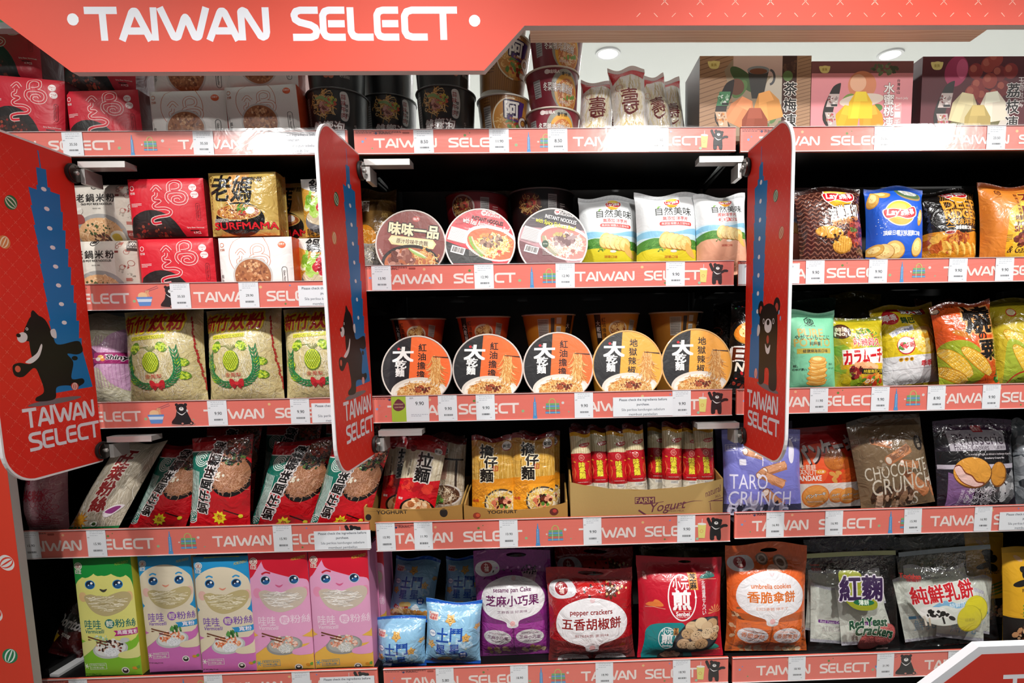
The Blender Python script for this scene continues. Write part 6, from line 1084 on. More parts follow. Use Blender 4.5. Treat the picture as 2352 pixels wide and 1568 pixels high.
def karamucho(a):
    a.fill(1250, 1280, 180, 150, ['e8c024', 'd8a81c', 'f0d23a', '8aa82a'], 60, 2, (20, 50)); a.fill(1250, 1110, 110, 60, ['c8202a', 'e8a020', '3f7a2a', 'f0d23a'], 40, 3, (10, 30), rot=.8, lng=(.3, .5)); a.ell(1110, 1065, 54, 52, '3a2014'); a.ell(1110, 1065, 46, 44, '5a3420'); a.text('韓國', 1110, 1052, 62, 'f0e0c0', b=.03); a.text('No.1', 1112, 1082, 70, 'f4e8d0', b=.05); a.poly([(1205, 1045), (1232, 1030), (1258, 1045), (1258, 1075), (1232, 1090), (1205, 1075)], 'e8d040'); a.text('湖', 1232, 1058, 34, '2a3a14', b=.04); a.text('KOIKEYA', 1235, 1082, 60, '3a3a14', b=.02)
    for i in range(9): t = math.radians(200+i*18); a.poly([(1262+60*math.cos(t-.08), 1130+50*math.sin(t-.08)), (1262+125*math.cos(t), 1130+90*math.sin(t)), (1262+60*math.cos(t+.08), 1130+50*math.sin(t+.08))], ('3f7a2a', '6aa03a')[i % 2])
    a.poly([(1100, 1195), (1408, 1175), (1418, 1285), (1105, 1295)], 'f4ece4'); a.text('咔辣姆久', 1268, 1145, 195, 'f4ece4', 54, b=.09); a.text('咔辣姆久', 1268, 1145, 195, 'c41f26', 54, b=.03); a.text('カラムーチョ', 1268, 1240, 320, 'c8141f', 92, rot=-4, b=.07); a.fill(1240, 1315, 90, 30, ['e8a878', 'd89060', 'f0bc8c'], 30, 4, (16, 34)); a.poly([(1205, 1322), (1400, 1330), (1396, 1362), (1200, 1356)], '1d1a14'); a.text('咔辣海苔口味', 1306, 1342, 150, 'f0d43a', 24, b=.02); a.text('平切洋芋片', 1320, 1368, 80, 'd8303a'); a.fill(1180, 1345, 36, 50, ['6a1414', '8f1c1c', '4a0e0e'], 22, 5, (8, 20)); a.fill(1310, 1400, 90, 30, ['d86a2a', 'c8401f', 'e8a03a', '4f8a2a'], 30, 6, (10, 26)); a.text('のり', 1285, 1405, 60, 'f0e8d8', b=.05)
mk_pillow(label='yellow and green spicy chip bag with big red lettering', win='B3', x0=1070, x1=1425, y0=960, bg='b9a820', art=karamucho, roll=.0, m=GLOSS, sealc='8a8a1c', **kk)
def kuai(a):
    for i in range(40): r = random.Random(i); a.ell(r.uniform(1390, 1830), r.uniform(900, 1240), 10, 7, 'd0b420'); a.z -= a.STEP
    a.poly([(1400, 1000), (1540, 900), (1760, 930), (1760, 975), (1540, 950), (1420, 1045)], 'b01c22'); a.ell(1500, 992, 58, 42, 'c4242c'); a.text('乖乖', 1500, 990, 90, 'f6eee6', 44, b=.05); a.text('張大包', 1662, 945, 150, 'f4ece4', 48, b=.05, out='3a1010', ow=.04, rot=4); a.text('鍋巴', 1612, 1010, 90, '2a4a1c', 42, b=.07)
    a.line(smooth([(1470, 1105), (1540, 1075), (1635, 1065)], 6), 34, 'f2eee8'); a.text('五香口味暢銷款', 1552, 1083, 150, '2a4a9a', 22, rot=-13, b=.02); a.ell(1560, 1180, 62, 60, 'c8202a'); a.ell(1558, 1178, 56, 54, 'f4eee8'); a.fill(1535, 1185, 26, 22, ['c8303a', 'e0606a', '4f8a3a'], 18, 3, (8, 14)); a.text('5香', 1588, 1175, 52, 'c8202a', b=.04); a.poly([(1600, 1130), (1635, 1135), (1610, 1155)], 'c8202a')
    a.blob([(1640, 1080), (1720, 1060), (1790, 1100), (1800, 1180), (1760, 1230), (1670, 1235), (1620, 1180)], 'efd27a'); a.fill(1710, 1160, 70, 60, ['e8b83a', 'f2dc8a', 'd89a2a'], 30, 8, (14, 28))
    a.rect(1380, 1248, 1850, 1440, 'e4e4e6'); a.rect(1380, 1335, 1850, 1339, 'b0b0b4')
    for i in range(3): a.ell(1520+i*36, 1272, 15, 13, 'd8a020'); a.ell(1520+i*36, 1270, 8, 7, '8a5a10')
    a.text('乖乖', 1708, 1308, 88, 'c4202c', 40, b=.06)
mk_pillow(label='yellow snack bag with white base band', win='B3', x0=1395, x1=1830, y0=905, bg='e2c522', art=kuai, roll=-.08, m=GLOSS, sealc='b9a01c', dx=-8, Y=.12, **kk)
def corn(a, x, y, l, w, rot, c='e8b430', hus=True):
    cr, sr = math.cos(math.radians(rot)), math.sin(math.radians(rot)); f = lambda u, v: (x+u*cr-v*sr, y+u*sr+v*cr)
    a.poly([f(*p) for p in arc(0, 0, l, w, 0, 360, 28)], 'a8741c'); a.poly([f(*p) for p in arc(0, 0, l*.98, w*.93, 0, 360, 28)], c)
    for i in range(-11, 12):
        for j in (-.66, -.33, 0, .33, .66):
            u = i/12*l; ww = w*math.sqrt(max(0, 1-(u/l)**2)); p, q = f(u+(l*.03 if int(j*3) % 2 else 0), j*ww); a.ell(p, q, l*.034, w*.13, ('f4d060', 'eec04a', 'f8e08a')[(i+int(j*3)) % 3], rot, 8, 0)
    a.z += a.STEP
def yaki(a):
    a.blob([(1790, 1180), (1900, 1140), (2010, 1200), (2080, 1340), (2000, 1440), (1790, 1440)], '9aa82a'); a.ell(1810, 925, 32, 22, '5a2414'); a.ell(1810, 923, 27, 17, 'd8c0a8'); a.text('古早味', 1900, 912, 100, '4a1a0a', b=.04); a.text('燒', 2058, 1010, 210, '18120f', 190, b=.06, out='e8a060', ow=.035, skew=.1); a.text('の', 2055, 1128, 58, '18120f', b=.05); a.text('粟', 2105, 1225, 170, '18120f', 130, b=.06, out='e8a060', ow=.035)
    corn(a, 1880, 1290, 135, 46, 48); corn(a, 2010, 1290, 150, 44, 42, 'd89c2a'); corn(a, 1855, 1370, 110, 40, 30, 'd09428'); a.fill(2190, 1400, 30, 50, GREEN, 12, 3, (10, 22)); a.line(smooth([(1860, 1080), (1920, 1100), (1980, 1140)], 4), 40, 'c87a2a', taper=True)
mk_pillow(label='orange corn snack bag with large black brush sign', win='B3', x0=1785, x1=2205, y0=885, bg='d8561f', art=yaki, roll=-.09, m=GLOSS, sealc='8a3414', dx=2, Y=.06, **kk)
def corn2(a):
    a.ell(2278, 955, 34, 27, 'c8342a'); a.ell(2278, 953, 28, 21, 'e0d0a0'); corn(a, 2300, 1180, 150, 48, 50, 'e8b42a'); a.blob([(2210, 1150), (2300, 1160), (2420, 1320), (2400, 1440), (2210, 1420)], 'a8b83a'); corn(a, 2330, 1290, 150, 46, 55, 'f0c83a'); a.line(arc(2330, 1420, 90, 70, 180, 270), 10, 'c8342a')
mk_pillow(label='yellow corn snack bag at the picture edge', win='B3', x0=2130, x1=2540, y0=860, bg='c9b22a', art=corn2, roll=-.06, m=GLOSS, sealc='8a7a1c', Y=.1, **kk)
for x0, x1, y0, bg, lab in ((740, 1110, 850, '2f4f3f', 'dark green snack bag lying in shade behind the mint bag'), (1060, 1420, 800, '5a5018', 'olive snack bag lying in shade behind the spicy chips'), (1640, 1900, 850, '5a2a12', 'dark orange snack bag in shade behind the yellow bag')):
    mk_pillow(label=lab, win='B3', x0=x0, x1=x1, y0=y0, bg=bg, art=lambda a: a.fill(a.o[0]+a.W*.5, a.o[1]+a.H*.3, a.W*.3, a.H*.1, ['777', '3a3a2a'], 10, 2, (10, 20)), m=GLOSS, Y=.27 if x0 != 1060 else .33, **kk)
# ================================================================ fourth shelf
def pink_noodle(a):
    x, y, W, H = a.o[0], a.o[1], a.W, a.H; a.strands(x+W/2, y+H/2, W*.5, H*.5, ['e0b8c0', 'c98a98', 'f0d4d8', 'b86a7c'], 420, 3, 3, 40, .8, None, True); a.text('米粉', x+W*.45, y+H*.42, W*.55, 'b81838', b=.05); a.vtext('純', x+W*.25, y+H*.2, W*.2, 40, 'b81838', b=.03); a.strands(x+W*.7, y+H*.55, W*.2, H*.25, ['a81838', 'c83858'], 40, 6, 4, 60, .6); a.micro(x+W*.1, y+H*.78, W*.8, 4, 'b83850', 14, 6)
mk_pillow('noodle_bag', 'noodle bag', 'pink tinted clear noodle bag in shade beside the end panel', 'C1', 160, 445, 790, 4, 1, 'c9929e', pink_noodle, t=.045, lean=.1, m=CLEARPACK, seal=.03, Y=.075)
def wanglai(a):
    x, y, W, H = a.o[0], a.o[1], a.W, a.H
    a.strands(x+W/2, y+H/2, W*.5, H*.5, ['cfc4b0', 'e2d8c4', 'b5a890', 'f0e8d8', '9f927c'], 300, 4, 3.4, 200, .18, 90, True); a.rect(x, y+H*.92, x+W, y+H, '107a3f'); a.fill(x+W*.5, y+H*.96, W*.5, H*.03, ['0b5a2c', '1d9a54'], 26, 5, (8, 16))
    a.vtext('旺萊粉絲', x+W*.5, y+H*.18, W*.3, H*.165, '8f1414', b=.06, out='e8ded0', ow=.035, rot=0); a.vtext('VERMICELLI', x+W*.22, y+H*.24, W*.07, H*.052, 'd8d0c4', rot=0)
    for i in range(12): t = i*math.pi/6; a.poly([(x+W*.22+W*.1*math.cos(t-.25), y+H*.85+W*.1*math.sin(t-.25)), (x+W*.22+W*.2*math.cos(t), y+H*.85+W*.2*math.sin(t)), (x+W*.22+W*.1*math.cos(t+.25), y+H*.85+W*.1*math.sin(t+.25))], ('d8801f', 'e8a83a')[i % 2])
    a.ell(x+W*.22, y+H*.85, W*.11, W*.11, 'e8a02a'); a.blob([(x+W*.66, y+H*.76), (x+W*.82, y+H*.69), (x+W*.95, y+H*.7), (x+W*.84, y+H*.79), (x+W*.72, y+H*.82)], 'f0e6ea', 4); a.blob([(x+W*.69, y+H*.76), (x+W*.82, y+H*.705), (x+W*.91, y+H*.71), (x+W*.82, y+H*.78)], '8f2f7a', 4); a.ell(x+W*.55, y+H*.89, W*.07, W*.05, 'e8ece4'); a.ell(x+W*.55, y+H*.89, W*.04, W*.035, '3a5a2a')
mk_pillow('noodle_bag', 'noodle bag', 'clear vermicelli bag with a sun and green base, tipped over sideways', 'C1', 410, 765, 640, 4, 1, 'c4b8a2', wanglai, t=.032, lean=.22, shear=.5, m=CLEARPACK, seal=.03, Y=.055, dx=-5)
def oyster(a):
    x, y, W, H = a.o[0], a.o[1], a.W, a.H; k = W/430; X = lambda q: x+(q-1235)*k; Y = lambda q: y+(q-610)*k
    a.rect(x, Y(625), x+W, Y(705), 'a8131c'); a.poly([(x, Y(705)), (X(1460), Y(705)), (X(1420), Y(800)), (X(1380), Y(860)), (X(1330), Y(960)), (X(1300), Y(1200)), (x, Y(1200))], 'e8ece6'); a.poly([(x, Y(712)), (X(1450), Y(712)), (X(1410), Y(800)), (X(1370), Y(855)), (X(1322), Y(960)), (X(1290), Y(1200)), (x, Y(1200))], '13705f')
    for (p, q, r0) in ((1330, 760, 52), (1262, 1165, 44)):
        for r in range(4): a.line(arc(X(p), Y(q), (r0-r*13)*k, (r0-r*13)*k, 20*r, 20*r+320, 16), 6*k, 'dfe8e2', dz=0)
    for i in range(7): a.line(smooth([(X(1240+i*13), Y(830+i*3)), (X(1262+i*10), Y(950)), (X(1246+i*11), Y(1060)), (X(1262+i*9), Y(1130))], 5), 5*k, 'dfe8e2', dz=0)
    a.z += a.STEP; a.poly([(X(1340), Y(960)), (x+W, Y(960)), (x+W, y+H), (X(1290), y+H), (X(1305), Y(1080))], 'c8141f')
    a.ell(X(1545), Y(880), 140*k, 150*k, '15110f', n=36); a.ell(X(1545), Y(868), 120*k, 128*k, 'a5714f', n=36); a.strands(X(1545), Y(900), 108*k, 95*k, ['b98262', 'd0a080', 'a06a4a', 'c8947a'], 150, 3, 5*k, 60*k, .9); a.ell(X(1570), Y(700), 90*k, 95*k, '3a2018'); a.strands(X(1570), Y(700), 85*k, 90*k, ['8a5a42', 'a87458', '6a4230'], 80, 4, 5*k, 60*k, .8); a.fill(X(1560), Y(760), 80*k, 50*k, ['2f4a24', '1f2018', '4a6a30', '14100e'], 40, 5, (8*k, 18*k)); a.fill(X(1580), Y(700), 50*k, 30*k, ['8f2a1c', 'b5442a', '5a1a12'], 24, 6, (8*k, 18*k)); a.fill(X(1480), Y(880), 30*k, 20*k, ['e8dcc0', 'f2ead8'], 8, 7, (8*k, 16*k))
    for i, ch in enumerate('蚵仔風味麵線'): a.text(ch, X(1350+i*19), Y(1100-i*82), 78*k, '100d0c', 84*k, rot=-78 if i < 6 else 0, b=.05, out='e6dedc', ow=.06)
    a.text('Tranditional Oyster Taste Taiwan Noodles', X(1420), Y(960), 320*k, 'f0e8e4', rot=-78, b=.02)
    P = [(X(1465)+(52 if i % 2 else 34)*k*math.cos(i*math.pi/9), Y(1175)+(52 if i % 2 else 34)*k*math.sin(i*math.pi/9)) for i in range(18)]; a.poly(P, 'f0dc2a'); a.text('包', X(1465), Y(1172), 34*k, 'c8202a', b=.05); a.line([(X(1500), Y(1120)), (X(1600), Y(1160))], 7*k, '2a1210'); a.ell(X(1610), Y(1170), 16*k, 14*k, 'e8d838')
kk = dict(name='noodle_bag', cat='noodle bag', win='C1', row=4, bay=1, t=.024, seal=.03, pinch=.05, bg='c8141f', art=oyster, m=GLOSS, group='red and teal oyster noodle bags', sealc='7a0f16', wr=.003)
for x0, x1, y0, sh, Y, lab in ((840, 1240, 650, .42, .086, 'slumped against the vermicelli bag, first of four'), (1238, 1668, 600, .03, .04, 'standing straight, second of four'), (1665, 2110, 620, .3, .074, 'slumped aside, third of four'), (2062, 2480, 640, .3, .04, 'behind the narrow bear panel, last of four')):
    o = mk_pillow(label='red and teal noodle bag '+lab, x0=x0, x1=x1, y0=y0, shear=sh, lean=.15, Y=Y, dx=-4 if sh > .1 else 0, **kk); o2 = o if sh < .1 else (o2 if sh < .35 else o)
for dx, l in ((.09, 'between the second and third bags'), (.255, 'between the third and last bags'), (-.075, 'behind the first two bags')): again(o2, 'red and teal noodle bag in deep shade ' + l, dX=dx, dY=.16, dZ=.008, roll=.08)
# ---- cardboard trays
def tray(label, win, x0, x1, ztop, d, hback, art, c='a57b3a', Y=.022, fh=None, flare=.0):
    (a_, b_), (c_, _) = px(win, x0, ztop), px(win, x1, ztop); zb = board(4, 2); w, h = span(a_, c_, b_, Y, zb); r = root('cardboard_tray', label, 'cardboard tray', 'cut open cartons')
    a = Art(x1-x0, h/w*(x1-x0), x0, ztop); sag = [(x0+(x1-x0)*i/12, ztop+(fh or 0)*math.sin(math.pi*i/12)+(4 if i % 2 else 0)) for i in range(13)]
    a.poly(sag+[(x1, ztop+a.H), (x0, ztop+a.H)], c); art(a); S = plane(w, h); S.N[:] = (0, -1, 0); b = MB(); b.art(S, a); k = (fh or 0)/(x1-x0)*w
    b.prism([(-w/2, 0), (w/2, 0), (w/2, h-k*.1), (w*.3, h-k*.8), (0, h-k*1.02), (-w*.3, h-k*.8), (-w/2, h-k*.1)], .0005, .0035, 'a07a3c'); b.build('front_wall', BOARDM, r)
    for s_ in (-1, 1):
        b = MB(); b.prism([(0, 0), (d, 0), (d, hback), (d*.35, h+(hback-h)*.5), (0, h)], -.002, .002, 'a8813f'); o = b.build('side_wall', BOARDM, r); o.rotation_euler = (0, 0, math.pi/2); o.location = (s_*(w/2-.002), .0035, 0)
    b = MB(); b.box(-w/2+.004, w/2-.004, .0035, d, 0, .003, '94703a'); b.build('bottom', BOARDM, r); b = MB(); b.box(-w/2+.004, w/2-.004, d-.003, d, 0, hback, '94703a'); b.build('back_wall', BOARDM, r)
    place(r, (a_+c_)/2, Y, zb, cy=mid_y(b_, zb)); return r, zb+.0035
def t1(a): a.text('YOGHURT', 365, 1103, 205, '1c140c', 26, b=.04); a.ell(205, 1135, 20, 22, '1c130e'); a.ell(715, 1118, 27, 30, '1c130e'); a.line([(190, 1095), (760, 1095)], 3, '8a6a34')
def t2(a): a.text('YOGHURT', 1110, 1103, 200, '1c140c', 22, b=.04); a.ell(938, 1125, 26, 22, '8a3018'); a.ell(945, 1122, 14, 12, 'c8502a'); a.ell(1460, 1112, 30, 26, '5a1c12'); a.ell(1465, 1106, 14, 12, 'a8342a')
tray('brown carton tray holding red and tan noodle packs', 'C2', 178, 842, 1062, .2, .085, t1, fh=26)
tray('brown carton tray holding two amber noodle packs', 'C2', 852, 1553, 1045, .2, .085, t2, fh=48)
def t3(a):
    c = '5f2a3a'; a.rect(2005, 1005, 2142, 1052, c); a.text('FARM', 2072, 1028, 122, 'b0925a', 34, b=.02); a.line([(2060, 1056), (2120, 1052), (2200, 1040)], 4, c); a.text('Yogurt', 2225, 1080, 250, c, 80, skew=.4, rot=-6, b=.01); a.line(smooth([(2200, 1120), (2360, 1050), (2470, 1040)], 6), 5, c, taper=True); a.text('MADE FROM', 2285, 1088, 110, c, 13); a.text('FRESH MILK', 2285, 1106, 110, c, 13); a.line([(2030, 1095), (2080, 1130)], 12, c)
    a.text('natural', 2535, 975, 110, c, 44, skew=.3, rot=-22); a.text('ALL', 2568, 1010, 40, c, rot=-20); a.line([(2505, 1050), (2610, 1020)], 4, c); a.line([(2515, 1055), (2520, 1110)], 4, c); a.rrect(2520, 1040, 2600, 1046, 2, c)
tray('tall brown yogurt carton full of thin noodle sticks', 'C2', 1572, 2602, 890, .2, .13, t3, c='a88a52', fh=66)
# ---- packs standing in the trays
def ramen(a):
    x, y, W, H = a.o[0], a.o[1], a.W, a.H*.87; X = lambda u: x+u*W; Yy = lambda v: y+v*H
    a.strands(X(.5), Yy(.4), W*.48, H*.22, ['d8cbb0', 'c4b494', 'e8dec8'], 80, 3, 5, 170, .05, 90, True); a.rect(x, y, x+W, Yy(.14), 'b50f18')
    for i in range(9): a.poly([(x, Yy(.14)), (x+W, Yy(.14)), (x+W, Yy(.15+.012*i)), (x, Yy(.15+.012*i))], 'b8121c') if i == 4 else None
    a.poly([(x, Yy(.62)), (X(.3), Yy(.58)), (X(.7), Yy(.6)), (x+W, Yy(.56)), (x+W, y+a.H), (x, y+a.H)], 'd0101f'); a.fill(X(.5), Yy(.7), W*.48, H*.06, ['e03a2a', 'b80f1a'], 18, 4, (20, 44)); a.vtext('拉麵', X(.55), Yy(.32), W*.36, H*.2, '15100e', b=.05, out='ece4dc', ow=.06); a.ell(X(.83), Yy(.17), W*.1, W*.085, 'f0ebe6'); a.text('新宏', X(.83), Yy(.17), W*.16, '222', b=.04); a.ell(X(.2), Yy(.18), W*.08, W*.08, '7a0c14'); a.vtext('Ramen Noodle', X(.2), Yy(.34), W*.035, H*.02, '3a2a20')
    a.ell(X(.58), Yy(1.0), W*.44, H*.16, '1a1210'); a.ell(X(.58), Yy(1.0), W*.38, H*.14, 'd8a878'); a.fill(X(.62), Yy(.93), W*.26, H*.06, ['b5683a', 'e8b88a', 'c8804a', 'f0d0a8'], 30, 5, (16, 34)); a.text('獨家', X(.12), Yy(.88), W*.12, 'f0d8d4', b=.03)
kk = dict(name='noodle_pack', cat='noodle pack', win='C2', row=4, bay=2, t=.016, seal=.04, pinch=.02, m=GLOSS, zb=board(4, 2)+.0036, n=12, mm=18)
r1 = mk_pillow(label='red ramen noodle pack in front in the first carton tray', x0=350, x1=630, y0=620, bg='cfc2a6', art=ramen, roll=.2, lean=.2, Y=.06, group='red ramen packs in the first tray', sealc='8a0c14', **kk)
again(r1, 'red ramen noodle pack behind, at the side of the first carton tray', dX=-.044, dY=.04, roll=.1)
def soba(a):
    x, y, W, H = a.o[0], a.o[1], a.W, a.H*.87; X = lambda u: x+u*W; Yy = lambda v: y+v*H
    a.strands(X(.6), Yy(.4), W*.4, H*.35, ['d0c0a8', 'b8a68a', 'e0d4c0'], 80, 3, 5, 190, .05, 90, True); a.rect(x, y, x+W, Yy(.1), '6a1a14'); a.poly([(x, Yy(.3)), (X(.4), Yy(.1)), (X(.55), Yy(.35)), (X(.5), Yy(.62)), (x, Yy(.66))], 'b58a78'); a.ell(X(.4), Yy(.22), W*.14, W*.12, 'e8e0d8'); a.text('新宏', X(.4), Yy(.22), W*.22, '222', b=.04); a.rect(X(.2), Yy(.32), X(.95), Yy(.345), '2a201c'); a.rect(X(.74), Yy(.34), X(.8), Yy(.8), '3a2a24'); a.text('麵', X(.2), Yy(.55), W*.3, '1a1410', b=.03)
    a.ell(X(.45), Yy(.85), W*.5, H*.16, 'd9cfc6'); a.ell(X(.45), Yy(.85), W*.44, H*.14, '5a3a2a'); a.strands(X(.45), Yy(.85), W*.38, H*.11, ['d8c0a0', 'b09070', 'e8d8c0', '8a6a50'], 60, 5, 7, 60, .9); a.fill(X(.2), Yy(.93), W*.24, H*.06, GREEN, 26, 6, (12, 26))
sb = mk_pillow(label='tan noodle pack standing beside the red ramen packs', x0=590, x1=840, y0=600, bg='b9a58c', art=soba, roll=.06, lean=.15, Y=.115, group='tan packs in the first tray', sealc='5a1512', **kk)
again(sb, 'tan noodle pack behind, at the far side of the first carton tray', dX=-.004, dY=.035, roll=.03)
def amber(a):
    x, y, W, H = a.o[0], a.o[1], a.W, a.H*.87; X = lambda u: x+u*W; Yy = lambda v: y+v*H
    a.strands(X(.5), Yy(.3), W*.5, H*.3, ['c99a3a', 'b88a30', 'd8ac4e', 'e0bb6a'], 90, 3, 5, 190, .04, 90, True); a.rect(x, y, x+W, Yy(.06), '8a1418'); a.rect(x, Yy(.06), x+W, Yy(.14), 'b5802a'); a.poly([(x, Yy(.58)), (x+W, Yy(.56)), (x+W, y+H), (x, y+H)], 'd98a1c'); a.poly([(x, Yy(.68)), (x+W, Yy(.66)), (x+W, y+a.H), (x, y+a.H)], 'ee9d22')
    for i in range(12): r = random.Random(i); a.line(smooth([(X(r.uniform(0, .5)), Yy(r.uniform(.62, .92))) for _ in range(4)], 3), 1.6, 'a8641c', dz=0)
    a.z += a.STEP; a.text('擔', X(.36), Yy(.2), W*.3, '1a120c', b=.05, out='e8dcc0', ow=.05); a.text('仔', X(.46), Yy(.35), W*.3, '1a120c', b=.05, out='e8dcc0', ow=.05); a.text('麵', X(.36), Yy(.52), W*.3, '1a120c', b=.05, out='e8dcc0', ow=.05); a.ell(X(.83), Yy(.14), W*.12, W*.105, 'a8202a'); a.ell(X(.83), Yy(.135), W*.11, W*.095, 'f2ece4'); a.text('新宏', X(.83), Yy(.14), W*.17, '222', b=.05); a.line([(X(.52), Yy(.4)), (X(.62), Yy(.4)), (X(.62), Yy(.46)), (X(.52), Yy(.46))], 4, 'b5341f', True); a.text('刻', X(.57), Yy(.43), W*.08, 'b5341f'); a.text('Danzai Noodles', X(.2), Yy(.42), W*.3, '4a3010', rot=90)
    a.ell(X(.7), Yy(.9), W*.4, W*.34, '4a4038'); a.ell(X(.7), Yy(.9), W*.36, W*.3, 'e8d8bc'); a.strands(X(.7), Yy(.89), W*.3, W*.24, ['e8c060', 'f2d88a', 'd8a848'], 70, 5, 8, 70, .8); a.fill(X(.72), Yy(.9), W*.2, W*.14, ['e07a5a', 'f0a080', '6a2a1c', '3a1810', '5a8a3a'], 26, 6, (12, 26)); a.text('台南', X(.1), Yy(.86), W*.14, 'c83a20', b=.04)
am = mk_pillow(label='amber noodle pack in front, nearer the tan packs', x0=893, x1=1190, y0=598, bg='c8963a', art=amber, roll=.01, lean=.14, Y=.06, group='amber noodle packs', sealc='7a1216', **kk)
again(am, 'amber noodle pack in front, nearer the yogurt carton', dX=.106, dY=.0, dZ=.004, yaw=.03); again(am, 'amber noodle pack behind the front two, in shade', dX=.118, dY=.05, roll=.02)
def stick(a):
    x, y, W, H = a.o[0], a.o[1], a.W, a.H; X = lambda u: x+u*W; Yy = lambda v: y+v*H
    full = H; H = H*.66
    for i in range(26): a.rect(X(i/26), Yy(.1), X((i+.42)/26), Yy(.52), ('cdbf98', 'b5a678', 'e8deba')[i % 3]); a.z -= a.STEP
    a.z += a.STEP; a.rect(x, y, x+W, Yy(.06), '6a1014'); a.rect(x, Yy(.06), x+W, Yy(.14), 'd0981c'); a.poly([(x, Yy(.42)), (X(.5), Yy(.405)), (x+W, Yy(.42)), (x+W, Yy(.93)), (x, Yy(.93))], 'b01420'); a.poly([(x, Yy(.6)), (X(.5), Yy(.52)), (x+W, Yy(.6)), (x+W, Yy(.86)), (x, Yy(.86))], 'c8181f'); a.ell(X(.68), Yy(.27), W*.27, H*.035, 'b51a22', -12); a.text('自動包裝', X(.68), Yy(.27), W*.4, 'e8c8b8', rot=-12, b=.02); a.ell(X(.5), Yy(.48), W*.14, W*.14, 'd89a8a'); a.ell(X(.5), Yy(.48), W*.115, W*.115, 'b01420'); a.text('味', X(.5), Yy(.48), W*.14, 'd89a8a')
    a.vtext('味素麵', X(.5), Yy(.6), W*.3, H*.085, 'e8d838', b=.05, out='7a0a12', ow=.04)
    for s_ in (-1, 1): a.line(smooth([(X(.5+s_*.4), Yy(.62)), (X(.5+s_*.32), Yy(.72)), (X(.5+s_*.4), Yy(.83))], 4), W*.04, 'e0703a', taper=True); a.ell(X(.5+s_*.34), Yy(.55), W*.06, W*.03, 'd89a2a', 20)
    a.text('MADE IN TAIWAN', X(.5), Yy(.88), W*.5, 'f0d8d0'); a.rect(x, Yy(.93), x+W, y+full, 'e4dcc8'); a.rect(X(.35), Yy(.94), X(.75), Yy(.99), 'f2f0ea')
    for i in range(10): a.rect(X(.38+i*.034), Yy(.945), X(.392+i*.034), Yy(.985), '222')
st = None
for i, (win, x0, x1, y0, Y, rl, lab) in enumerate((('C2', 1592, 1735, 540, .055, -.04, 'at the near corner of the carton'), ('C2', 1708, 1838, 570, .075, -.02, 'second in the front row'), ('C2', 1830, 1978, 565, .06, -.03, 'third in the front row'), ('C2', 1955, 2115, 515, .055, -.06, 'tallest one in the middle of the carton'), ('C2', 2098, 2205, 585, .1, .03, 'set back between the two tallest'), ('C2', 2185, 2330, 505, .058, .02, 'second of the tallest'),
    ('C2', 2322, 2432, 570, .075, .03, 'third from the far corner'), ('C2', 2415, 2495, 590, .1, .02, 'set back near the far corner'), ('C2', 2435, 2550, 505, .06, -.02, 'at the far corner of the carton'), ('C2', 1612, 1690, 585, .105, -.01, 'set back at the near corner'))):
    lab = 'red and yellow wrapped noodle stick ' + lab
    if st is None: st = mk_pillow(label=lab, x0=x0, x1=x1, y0=y0, bg='d2c49c', art=stick, roll=rl, lean=.1, Y=Y, group='red and yellow noodle sticks', sealc='5a0c10', **{**kk, 'win': win, 't': .022, 'pinch': .04, 'n': 10}); X0 = st.location[0]; xc0 = at(*px(win, (x0+x1)/2, y0), .06)[0]; z0 = at(*px(win, x0, y0), .06)[2]
    else: p = at(*px(win, (x0+x1)/2, y0), Y); again(st, lab, dX=at(px(win, (x0+x1)/2, 0)[0], 990, Y)[0]-X0, dY=Y-.055, dZ=max(0, (p[2]-z0)*.9) if i != 9 else 0, roll=rl)
# ---- pouches in the far bay
def roll_(a, x, y, l, w, rot, c='d89a70', inner='ecd8cc'):
    cr, sr = math.cos(math.radians(rot)), math.sin(math.radians(rot)); f = lambda u, v: (x+u*cr-v*sr, y+u*sr+v*cr)
    a.poly([f(-l, -w), f(l, -w), f(l+w*.3, 0), f(l, w), f(-l, w)], 'a86a44'); a.poly([f(-l, -w*.85), f(l, -w*.85), f(l+w*.2, 0), f(l, w*.5), f(-l, w*.5)], c); a.strands(x, y, l*.8, w*.6, ['b87a52', 'c98c62'], 16, int(x), 4, l*.6, .3, rot); p = f(-l, 0); a.ell(p[0], p[1], w*.75, w, '9a5f3c', rot); a.ell(p[0], p[1], w*.55, w*.78, inner, rot)
def taro(a):
    a.line([(335, 660), (410, 655), (410, 695), (335, 700)], 3, 'dcd8ea', True); a.text('盛香珍', 372, 678, 62, 'dcd8ea', 26, b=.01); a.rrect(415, 755, 460, 795, 6, 'e6e2ee'); a.blob([(790, 620), (812, 690), (798, 770), (775, 780), (765, 730)], 'e0dcec'); roll_(a, 520, 720, 60, 26, 15); roll_(a, 660, 815, 80, 30, -15); roll_(a, 640, 890, 85, 30, 25); roll_(a, 560, 850, 24, 26, -40); roll_(a, 650, 1030, 80, 34, 40, 'c08a68'); a.line(smooth([(560, 690), (575, 740), (570, 800)], 4), 6, 'e6e0f0')
    a.text('TARO', 475, 905, 250, 'dedaf0', 100, b=0); a.text('CRUNCH', 560, 1020, 430, 'd2d0e8', 100, b=0); a.text('ROLLS', 560, 1130, 420, 'd2d0e8', 100, b=0); a.text('2025 02 19 N', 590, 956, 100, '2a2440', b=.01); a.poly([(320, 1060), (880, 1060), (880, 1300), (320, 1300)], '35364f'); a.fill(560, 1120, 220, 60, ['5a5a78', '2a2a3c', '7a7a98', 'a8a0b8'], 40, 3, (14, 36), rot=0, lng=(1.5, 2.5))
    a.text('CRUNCH', 560, 1020, 430, 'd2d0e8', 100, b=0); a.text('ROLLS', 560, 1130, 420, 'd2d0e8', 100, b=0)
